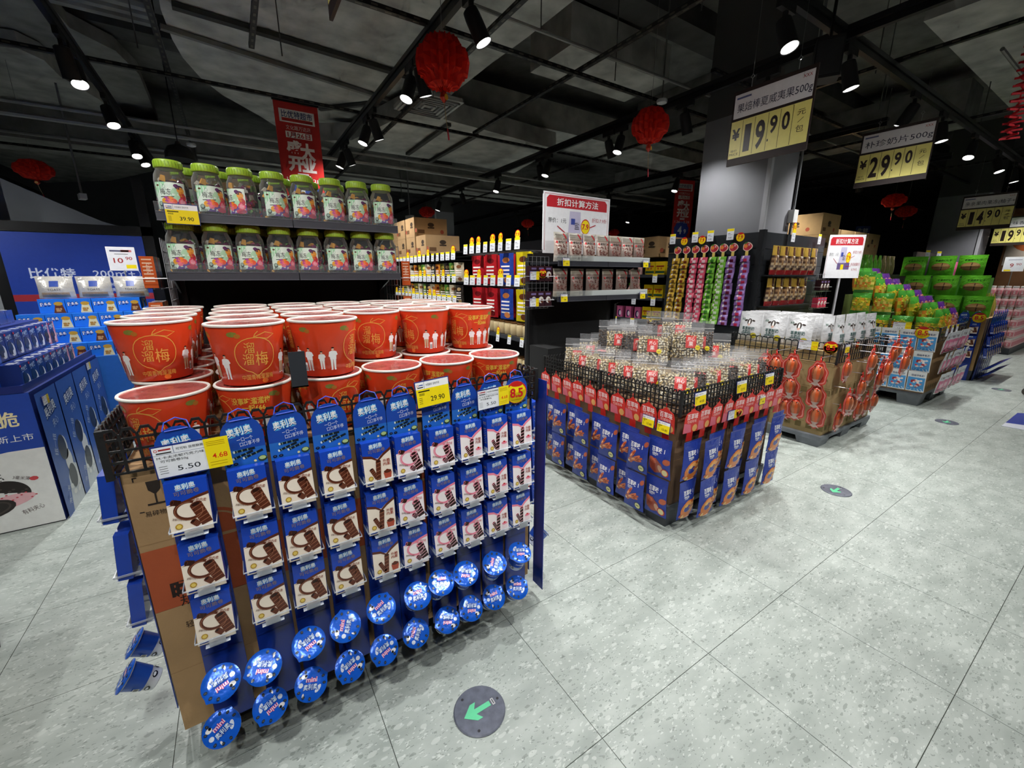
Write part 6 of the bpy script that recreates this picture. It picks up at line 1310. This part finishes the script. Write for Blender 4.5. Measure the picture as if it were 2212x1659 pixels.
CT = carton(.5, .36, .26, ctx, ctx)
for k in range(4):
    for lv in range(2 if k > 0 else 1):
        inst(CT, 'carton', 'kraft carton stored on top of the far bay, %s along, %s' % (ORD[k], ('lower', 'upper')[lv]), 'carton', (ux + .02, 5.6 + .4 * k, 1.785 + .262 * lv), 0, group='cartons on top of the far bay')
tag(obj('carton_deck', B().box(ux, 4.55, 1.765, ux + .5, 8.6, 1.784, C('26282b')).mesh('deck', STEEL)), 'steel top deck carrying cartons over the far bay', 'deck')
bs = Cv(); bs.rect(0, 0, .52, .4, C('26399a'), 0).text('您已进入监控区域', .26, .34, .05, C('cfd6f0'), w=.4)
for k in range(5): bs.rect(.05, .24 - .045 * k, .47 - .06 * (k % 2), .262 - .045 * k, C('b8c2ea'))
o = tag(obj('blue_notice', B().box(0, 0, 0, .52, .01, .4, C('26399a')).mesh('notice', PLAST), None, (4.66, 10.8, 2.16)), 'blue notice board on the far grey pillar behind the hook tags', 'sign board'); obj('printed_face', bs.build('face'), o)
# left aisle shelving behind the jar unit
side_unit(-.3, 3.3, 8.0, 1.8, 'black aisle shelving behind the jar unit', (1.5, 1.2, .9, .6))
gb = [ (B().box(-.05, 0, 0, .05, .06, .17, C(c)).mesh('pack', GLOSS), [('front_print', Cv().rect(-.04, .03, .04, .09, C('e8e4dc')).ell(0, .12, .025, .025, C('f0d050'), 1, 10).build('front', GLOSS))]) for c in ('2a78b8', 'd06a2a', 'c8a040', '3a8a5a', 'b03038')]
for r_, z in enumerate((1.501, 1.201, .901)):
    for k in range(12): inst(gb[(k * 3 + r_) % 5], 'snack_pack', 'small boxed snack, left aisle shelf %s, %s along' % (('one', 'two', 'three')[r_], ORD[k]), 'box', (-.24, 3.4 + .13 * k, z), -90, group='boxed snacks on the left aisle shelving')
    for k in range(6): inst(STAG[k % 2], 'shelf_tag', '%s rail tag, left aisle shelf %s' % (ORD[k], ('one', 'two', 'three')[r_]), 'price tag', (-.33, 3.45 + .26 * k, z - .08), -90, group='tags on the left aisle shelving')
for k in range(3): inst(CT, 'carton', 'kraft carton stored above the left aisle shelving, %s along' % ORD[k], 'carton', (-.3, 3.5 + .42 * k, 1.86), 0, group='cartons above the left aisle shelving')
tag(obj('carton_deck', B().box(-.3, 3.3, 1.84, .2, 8.0, 1.858, C('26282b')).mesh('deck', STEEL)), 'steel top deck over the left aisle shelving', 'deck')
# shelving beyond the sachet strips
side_unit(4.7, 3.62, 7.5, 1.75, 'dark aisle shelving with bottles and yellow boxes past the sachet strips', (1.52, 1.22, .92))
bot = B().lathe([(.03, 0), (.034, .01), (.034, .1), (.012, .14), (.012, .16)], C('e8b0a8'), 10).lathe([(.016, .16), (.014, .19)], C('6ac83a'), 10); BOT = (bot.mesh('bottle', GLOSS, smooth=40), [])
yx = Cv(); yx.rect(-.07, .02, .07, .05, C('3a5a3a')).rect(-.06, .1, .06, .12, C('b04a20')).ell(-.03, .08, .014, .014, C('c86a20'), 1, 8).ell(.02, .08, .014, .014, C('c86a20'), 1, 8)
YX = (B().box(-.075, 0, 0, .075, .08, .17, C('e6c21c')).mesh('box', GLOSS), [('front_print', yx.build('front', GLOSS))])
pk = (B().box(-.05, 0, 0, .05, .06, .16, C('d86a9a')).mesh('box', GLOSS), [('front_print', Cv().ell(0, .06, .03, .05, C('3a2a5a')).ell(.01, .06, .02, .035, C('f0d8e4'), 2).build('front', GLOSS))])
for r_, z in enumerate((1.521, 1.221, .921)):
    for k in range(9):
        p, nm, cn = ((YX, 'snack_box', 'yellow box'), (BOT, 'drink_bottle', 'small green capped bottle'), (pk, 'snack_box', 'pink box'))[0 if k in (0, 1) else (1 if r_ < 2 else 2)]
        inst(p, nm, '%s, shelf %s past the sachet strips, %s along' % (cn, ('one', 'two', 'three')[r_], ORD[k]), 'bottle' if p is BOT else 'box', (4.76, 3.75 + .165 * k, z), -90, group='goods past the sachet strips')
        if k % 2 == 0: inst(STAG[k // 2 % 2], 'shelf_tag', '%s rail tag on shelf %s past the sachet strips' % (ORD[k // 2], ('one', 'two', 'three')[r_]), 'price tag', (4.67, 3.75 + .165 * k, z - .1), -90, group='tags past the sachet strips', s=1.2)
for k in range(3): inst(CT, 'carton', 'kraft carton on the shelving past the sachet strips, %s along' % ORD[k], 'carton', (4.75, 3.8 + .55 * k, 1.7515), 0, group='cartons past the sachet strips')
# rows beyond the jelly heap: carton store, green bags, candy shelf
side_unit(7.3, 2.95, 8.0, 1.78, 'dark shelving with cartons on top behind the jelly heap', (1.3, .9))
CT2 = carton(.6, .6, .3, ctx, ctx, C('b3905f'))
for k in range(4):
    for lv in range(2 if k < 3 else 0): inst(CT2, 'carton', 'large kraft carton behind the jelly heap, %s going back, %s' % (ORD[k], ('lower', 'upper')[lv]), 'carton', (7.35, 3.0 + .64 * k, 1.8 + .303 * lv), 0, group='cartons behind the jelly heap')
tag(obj('carton_deck', B().box(7.3, 2.95, 1.782, 7.98, 8.0, 1.799, C('26282b')).mesh('deck', STEEL)), 'steel top deck behind the jelly heap', 'deck')
tag(obj('end_shelf', B().box(7.9, 2.6, 0, 10.4, 3.3, 1.5, C('1d1e20')).box(7.88, 2.58, 1.5, 10.42, 3.32, 1.53, C('33363a')).mesh('end_shelf', STEEL)), 'dark counter carrying the upright green bags', 'counter')
gb2 = pillow(.16, .3, .08, C('62b830'), 5, 6, .8, .05); GB2 = (smooth(gb2[0], 'bag', FOIL), []); gb3 = pillow(.16, .3, .08, C('8a7a50'), 5, 6, .8, .05); GB3 = (smooth(gb3[0], 'bag', FOIL), [])
for k in range(9): inst(GB2 if k < 6 else GB3, 'cracker_bag', '%s upright bag on the dark counter, %s from the left' % ('green' if k < 6 else 'brown', ORD[k]), 'cracker bag', (8.0 + .19 * k, 2.72, 1.532), rnd.uniform(-8, 8), group='upright bags on the counter')
bp = Cv(); bp.rect(0, 0, .5, .18, C('1d3f9a'), 0).ell(.2, .08, .12, .05, C('3a8a3a')).rect(.28, .1, .45, .13, C('d8e0f0')); 
for k, (x, y) in enumerate(((6.5, 2.8), (8.2, 2.571))):
    o = tag(obj('shelf_banner', B().box(0, 0, 0, .5, .005, .18, C('1d3f9a')).mesh('banner', PRINT), None, (x, y, 1.38)), '%s small blue picture strip behind the jelly heap' % ('left', 'right')[k], 'sign strip'); obj('printed_face', bp.build('face'), o)
    if k == 0: obj('post', B().box(.24, .005, -1.38, .26, .025, .17, C('3a3d42')).mesh('post', STEEL), o)
cs = tag(obj('candy_shelf', B().box(12.5, 2.36, 0, 13.9, 2.4, 1.75, C('1d1e20')).mesh('panel', STEEL)), 'dark candy panel in front of the far pillar', 'shelf unit')
cbc = ['d84a5a', '7a5ac8', '5a9ae0', 'e0a0b0', 'd8608a']
cm = [ (smooth(pillow(.2, .26, .06, C(c), 5, 5, .4, .2)[0], 'bag', FOIL), []) for c in cbc]
for k in range(5): inst(cm[k], 'candy_pouch', '%s bright candy pouch on the far dark panel' % ORD[k], 'candy pouch', (12.45, 2.3 - .17 * k if False else 2.3, 1.3) if False else (11.0 + .33 * k, 2.5, 1.52), -30, group='bright candy pouches')
tag(obj('candy_counter', B().box(10.8, 2.42, 0, 12.45, 2.8, 1.5, C('17181a')).box(10.8, 2.75, 1.5, 12.45, 2.8, 1.95, C('17181a')).mesh('counter', STEEL)), 'black counter with bright candy pouches by the far pillar', 'counter')
for k in range(2): inst(STAG[k], 'shelf_tag', '%s tag above the bright candy pouches' % ('near', 'far')[k], 'price tag', (11.2 + .7 * k, 2.69, 1.82), -20, group='tags above the candy pouches', s=1.8)
# far rows, plain and dim
for k, x in enumerate((9.6, 12.2)):
    side_unit(x, 4.2, 9.0, 1.7, '%s distant dark shelving row' % ('nearer', 'farther')[k], (1.4, 1.0, .6))
    for r_ in range(2):
        for j in range(10): inst(gb[(j + r_ + k) % 5], 'snack_pack', 'boxed snack on the %s distant row, shelf %s, %s along' % (('nearer', 'farther')[k], ('one', 'two')[r_], ORD[j]), 'box', (x + .06, 4.4 + .22 * j, (1.401, 1.001)[r_]), -90, group='boxed snacks on distant rows', s=1.3)

for k in range(4):
    for lv in range(2): inst(CT2, 'carton', 'large kraft carton on the far counter, %s from the left, %s' % (ORD[k], ('lower', 'upper')[lv]), 'carton', (8.55 + .62 * k, 3.42, 1.7 + .303 * lv), 0, group='cartons on the far counter')
tag(obj('storage_unit', B().box(8.4, 3.4, 0, 11.2, 4.05, 1.698, C('1d1e20')).mesh('base', STEEL)), 'dark base unit under the far kraft cartons', 'shelf unit')
sp_ = tag(obj('ceiling_speaker', B().cbox((0, 0, 0), (.16, .14, .24), BLK).box(-.07, -.075, -.1, .07, -.07, .1, C('2a2a2c')).mesh('speaker', DARKP), None, (3.62, 1.62, 2.93), (0, 0, R(-60))), 'black box speaker hanging beside the large price sign', 'speaker'); obj('mount', B().tube([(0, 0, .1), (0, 0, 1.56)], .01, BLK, 6).mesh('mount', STEEL), sp_)
dm = at_z(390, 345, 2.75); dmo = tag(obj('pendant_dome', B().lathe([(.14, 0), (.135, .06), (.1, .12), (.03, .15), (.02, .18)], BLK, 20).mesh('dome', DARKP, smooth=40), None, dm), 'black dome pendant behind the first jelly jars', 'pendant'); obj('cord', B().tube([(0, 0, .17), (0, 0, 1.74)], .006, BLK, 5).mesh('cord', DARKP), dmo)
# ================================================================== hanging things
DB = C('241512')
def price_sign(name, price, w=.5, h=.455):
    hw = .57 * h; b = B().box(0, 0, 0, w, .012, h, DB); c = Cv()
    c.rect(.012, h * .635, w - .012, h * .95, C('d9d5d6'), 0).rect(.006, .045, w - .006, h * .6, C('e2d67a'), 0)
    c.text(name, w * .52, h * .76, h * .11, C('23243a'), w=w * (.9 if len(name) > 7 else .8), l=1).rect(w * .05, h * .885, w * .24, h * .91, C('5a5f8a')).text('XXX', w * .9, h * .9, h * .05, C('b03a3a'), w=w * .1, l=1)
    for x in (.17, .33, .5, .645, .79): c.rect(w * x, .05, w * x + .003, h * .59, C('5a5228'), 1)
    c.text('¥', w * .09, h * .42, h * .17, C('251512'), w=w * .11, bold=.04).text('PRICE', w * .085, h * .155, h * .04, C('251512'), w=w * .12).text('现价', w * .085, h * .2, h * .03, C('251512'), w=w * .09)
    bigs, sm = price.split('.')
    for i, ch in enumerate(bigs): c.text(ch, w * (.25 + .165 * i), h * .35, h * .42, C('22120f'), w=w * (.12 if ch != '1' else .085), bold=.03)
    c.rect(w * .515, h * .22, w * .53, h * .25, C('22120f'), 2)
    for i, ch in enumerate(sm): c.text(ch, w * (.575 + .145 * i), h * .43, h * .25, C('22120f'), w=w * .09, bold=.028)
    c.text('元', w * .89, h * .48, h * .07, C('3a301a'), w=w * .09).line([(w * .86, h * .36), (w * .92, h * .41)], .003, C('3a301a'), 2).text('包', w * .89, h * .28, h * .08, C('3a301a'), w=w * .09)
    hooks = B()
    for x in (w * .22, w * .78): hooks.tube([(x, .006, h), (x, .006, h + .05), (x + .012, .006, h + .06), (x, .006, h + .075), (x - .012, .006, h + .06), (x, .006, h + .05)], .0018, C('b8b8ba'), 5).tube([(x, .006, h + .075), (x, .006, 3.19 - 2.24 - 0)], .0012, C('8a8a8a'), 4)
    return (b.mesh('sign_board', DARKP), [('printed_face', c.build('face')), ('hanger', hooks.mesh('hanger', WIRE))])
inst(price_sign('果焙棒夏威夷果500g', '19.90'), 'hanging_price_sign', 'hanging yellow 19.90 price sign, nearest beside the pillar', 'price sign', (3.0, 1.88, 2.24), -90, group='hanging price signs')
inst(price_sign('朴珍奶片500g', '29.90'), 'hanging_price_sign', 'hanging yellow 29.90 price sign, second along the aisle', 'price sign', (4.95, 1.815, 2.29), -90, group='hanging price signs')
inst(price_sign('亲亲果肉果冻(柚子+', '14.90'), 'hanging_price_sign', 'hanging yellow 14.90 price sign, third along the aisle', 'price sign', (8.6, 1.835, 2.12), -90, group='hanging price signs', s=(1, 1, .97))
inst(price_sign('芝士味香葱饼', '19.90'), 'hanging_price_sign', 'hanging yellow sign cut by the right edge, fourth along the aisle', 'price sign', (10.9, 1.86, 2.0), -90, group='hanging price signs')
e1 = at_z(708, 60, 2.75); inst(price_sign('青梅溜溜梅', '29.90'), 'hanging_price_sign', 'price sign seen nearly edge on, high above the jars', 'price sign', (.42, 1.87, 2.4), -90, group='hanging price signs')
# red opening banners
def banner(w=.42, h=1.02):
    RB_ = C('c22a26'); c = Cv(); b = B().box(-w / 2, 0, -h, w / 2, .002, 0, RB_)
    c.rect(-w * .4, -h * .19, w * .4, -h * .07, C('ece9e6'), 1).text('比优特超市', 0, -h * .115, h * .06, C('24346e'), w=w * .7, bold=.012).rect(-w * .35, -h * .178, w * .35, -h * .15, RB_, 2)
    c.text('文化路万达店', 0, -h * .235, h * .04, C('ece0dc'), w=w * .56).rect(-w * .3, -h * .33, w * .3, -h * .27, C('ece9e6'), 1).text('1月26日', 0, -h * .3, h * .05, C('b02a30'), w=w * .52, bold=.02)
    c.text('盛', -w * .14, -h * .43, h * .13, C('ece0dc'), w=w * .36, bold=.04).text('大', w * .16, -h * .45, h * .14, C('ece0dc'), w=w * .36, bold=.05).text('开', -w * .14, -h * .57, h * .13, C('ece0dc'), w=w * .36, bold=.05).text('业', w * .16, -h * .58, h * .13, C('ece0dc'), w=w * .34, bold=.05)
    c.rect(-w * .13, -h * .69, w * .13, -h * .66, C('ece0dc'), 1).text('1.26—2.28', 0, -h * .725, h * .05, C('ece0dc'), w=w * .78)
    pts = [(w * .38 * (1 + .08 * (k % 2)) * math.cos(R(k * 15)), -h * .87 + w * .36 * (1 + .08 * (k % 2)) * math.sin(R(k * 15))) for k in range(24)]
    c.poly(pts, C('26409c'), 1).text('4', -w * .08, -h * .87, h * .16, WHITE, w=w * .22, bold=.04).text('9', w * .2, -h * .89, h * .09, WHITE, w=w * .13, bold=.03)
    return (b.mesh('banner', PRINT), [('printed_face', c.build('face')), ('top_rail', B().box(-w / 2 - .01, -.006, -.006, w / 2 + .01, .008, .012, BLK).mesh('rail', STEEL))])
BN = banner()
inst(BN, 'opening_banner', 'red grand opening banner hanging behind the jelly jars', 'banner', (.79, 5.38, 3.25), 0, group='red opening banners')
inst(BN, 'opening_banner', 'red grand opening banner with blue 4.9 burst left of the pillar', 'banner', (7.35, 5.38, 3.25), -16, group='red opening banners')
pf = tag(obj('blue_hanging_card', B().box(0, 0, 0, .3, .004, .3, C('26409c')).mesh('card', PRINT), None, (12.0, 4.2, 2.3), (0, 0, R(-40))), 'small blue hanging card over the far cartons', 'sign card'); obj('hang_cord', B().tube([(.15, .002, .3), (.15, .002, 2.19)], .002, C('8a8a8a'), 4).mesh('cord', WIRE), pf); obj('printed_face', Cv().text('生鲜', .15, .2, .1, C('d8e0f4'), w=.22, bold=.02).text('日配', .15, .08, .1, C('d8e0f4'), w=.2, bold=.02).build('face'), pf)
# red paper lanterns
def lantern():
    n, m_ = 20, 9; b = B()
    for k in range(n):
        a0 = 2 * math.pi * k / n; a1 = a0 + 2 * math.pi / n; am = (a0 + a1) / 2
        rows = []
        for j in range(m_ + 1):
            t = j / m_; r_ = .15 * math.sin(math.pi * (.06 + .88 * t)) ** .7; z = .14 - .28 * t
            off = (j % 2) * .5
            rows.append((r_, z))
        vs = []
        for j, (r_, z) in enumerate(rows):
            vs += [(r_ * .8 * math.cos(a0), r_ * .8 * math.sin(a0), z), (r_ * 1.06 * math.cos(am), r_ * 1.06 * math.sin(am), z + (.012 if j % 2 else -.012)), (r_ * .8 * math.cos(a1), r_ * .8 * math.sin(a1), z)]
        fs = []; cs = []
        for j in range(m_):
            q = 3 * j; fs += [(q, q + 3, q + 4, q + 1), (q + 1, q + 4, q + 5, q + 2)]; c0 = C('f0361f') if (j + k) % 2 else C('d8281a'); cs += [c0, c0]
        b.add(vs, fs, cs)
    top = B().lathe([(.02, .135), (.03, .14), (.02, .15)], C('8a1a12'), 10).tube([(0, 0, .15), (0, 0, .32)], .0015, C('8a8a8a'), 4)
    tas = B().lathe([(.006, -.205), (.024, -.18), (.02, -.155), (.006, -.14)], C('c03018'), 10).tube([(0, 0, -.2), (.01, 0, -.28), (.02, 0, -.34)], .002, C('b8a070'), 4).tube([(.02, 0, -.34), (.028, 0, -.4)], .005, C('c02a3a'), 5)
    med = Cv().ell(0, -.18, .014, .017, C('d8a030'), 1, 10)
    return (b.mesh('lantern', LANT), [('cap', top.mesh('cap', PLAST)), ('tassel', tas.mesh('tassel', PLAST)), ('gold_medal', med.build('medal', PRINT, lambda x, y, e: (x, -.024 - e, y)))])
LN = lantern()
for k, (x, y, z, s, wh) in enumerate(((1.3, 2.82, 2.81, 1.08, 'nearest, beside the twin spotlights'), (3.2, 2.75, 2.76, 1.0, 'left of the large price sign'), (-1.85, 7.8, 2.75, 1.15, 'over the blue poster at the far left'), (3.44, 8.46, 2.75, 1.0, 'beyond the jar shelves'), (9.62, 2.9, 2.75, 1.1, 'under the second price sign'), (11.42, 3.22, 2.75, 1.1, 'farther right under the second price sign'), (6.22, 8.91, 2.75, 1.0, 'behind the near hook tags'), (9.6, 9.3, 2.75, 1.0, 'behind the seed bag shelf'))):
    inst(LN, 'paper_lantern', 'red folded paper lantern %s' % wh, 'lantern', (x, y, z), rnd.uniform(0, 18), 0, group='red paper lanterns', s=(s, s, s * (.7 if k > 1 else 1)))
    lo_ = COL.objects['paper_lantern' + ('.%03d' % k if k else '')]; zs = s * (.7 if k > 1 else 1); bpy.context.view_layer.update(); rh = SC.ray_cast(bpy.context.evaluated_depsgraph_get(), Vector((x, y, z + .33 * zs)), Vector((0, 0, 1))); obj('hang_cord', B().tube([(0, 0, .3), (0, 0, ((rh[1].z if rh[0] else 4.5) - z - .0005) / zs)], .0015, C('8a8a8a'), 4).mesh('cord', WIRE), lo_)
rl = B()
for k in range(60): rl.box(-.05, -.004, 0, .05, .004, .012, C('c01a28'), 0, Matrix.Translation((0, 0, -k * .016)) @ Matrix.Rotation(k * 1.1, 4, 'Z'))
pr_ = at_x(2228, 120, 4.6); tag(obj('tinsel_garland', rl.mesh('tinsel', LANT), None, (pr_.x, pr_.y, pr_.z + .45), (0, 0, 0), 1.0), 'red tinsel garland hanging at the upper right edge', 'garland')
# small ceiling devices
for k, (u, v, z, lb) in enumerate(((413, 312, 3.15, 'white smoke detector above the second jelly jar'), (1430, 218, 3.25, 'white smoke detector above the second lantern'), (868, 432, 3.0, 'pale round detector right of the jar shelves'))):
    p = at_z(u, v, z); tag(obj('smoke_detector', B().lathe([(.02, -.03), (.05, -.02), (.055, .0), (.05, .012)], C('c8c8c6'), 16).mesh('detector', PLAST, smooth=40), None, p), lb, 'smoke detector'); bpy.context.view_layer.update(); rh = SC.ray_cast(bpy.context.evaluated_depsgraph_get(), p + Vector((0, 0, .03)), Vector((0, 0, 1))); obj('drop_pipe', B().tube([(0, 0, .01), (0, 0, (rh[1].z if rh[0] else 4.5) - z - .0005)], .008, C('6a6a68'), 6).mesh('drop_pipe', PLAST), COL.objects['smoke_detector' + ('.%03d' % k if k else '')])
for k, (u, v, lb) in enumerate(((178, 425, 'pale security camera left of the jars'), (1050, 300, 'dark small camera'), (885, 470, 'grey security camera right of the jars'))):
    if k == 1: continue
    p = at_z(u, v, 2.55); o = tag(obj('security_camera', B().cbox((0, 0, 0), (.07, .16, .07), C('b0b0b2')).mesh('camera', PLAST), None, p, (0, 0, R(20))), lb, 'camera')
    bpy.context.view_layer.update(); rh = SC.ray_cast(bpy.context.evaluated_depsgraph_get(), p + Vector((0, 0, .06)), Vector((0, 0, 1))); obj('mount', B().tube([(0, 0, .03), (0, 0, (rh[1].z if rh[0] else 4.5) - p.z - .0005)], .012, C('8a8a8a'), 6).mesh('mount', STEEL), o)
# floor guide discs
def disc():
    b = B().lathe([(.086, .0), (.088, .002), (.084, .005), (.0, .0055)][:3], C('666a76'), 40); c = Cv()
    c.poly([(0, -.058), (.03, -.022), (.03, -.002), (.009, -.016), (.009, .04), (-.009, .04), (-.009, -.016), (-.03, -.002), (-.03, -.022)], C('66d09a'), 2).rect(-.012, .046, .012, .056, C('c8c8c8'), 2).rect(-.009, .049, .009, .053, C('5a5a60'), 3)
    for a in (90, 210, 330): c.ell(.07 * math.cos(R(a)), .07 * math.sin(R(a)), .005, .005, C('2a2a2e'), 2, 8)
    return (b.mesh('disc', mat('disc_metal', rough=.35, metal=.1, noise=.25, nscale=40)), [('arrow_print', c.build('arrow', PRINT, lambda x, y, e: (x, y, .0052 + e)))])
DS = disc()
for k, (u, v, wh) in enumerate(((1036, 1535, 'nearest'), (1806, 1060, 'second'), (2045, 912, 'third'), (2163, 842, 'farthest'))):
    p = at_z(u, v, 0); inst(DS, 'floor_guide_disc', '%s round dark floor disc with green arrow' % wh, 'floor disc', (p.x, p.y, .0004), -90, group='floor guide discs', s=1.05)
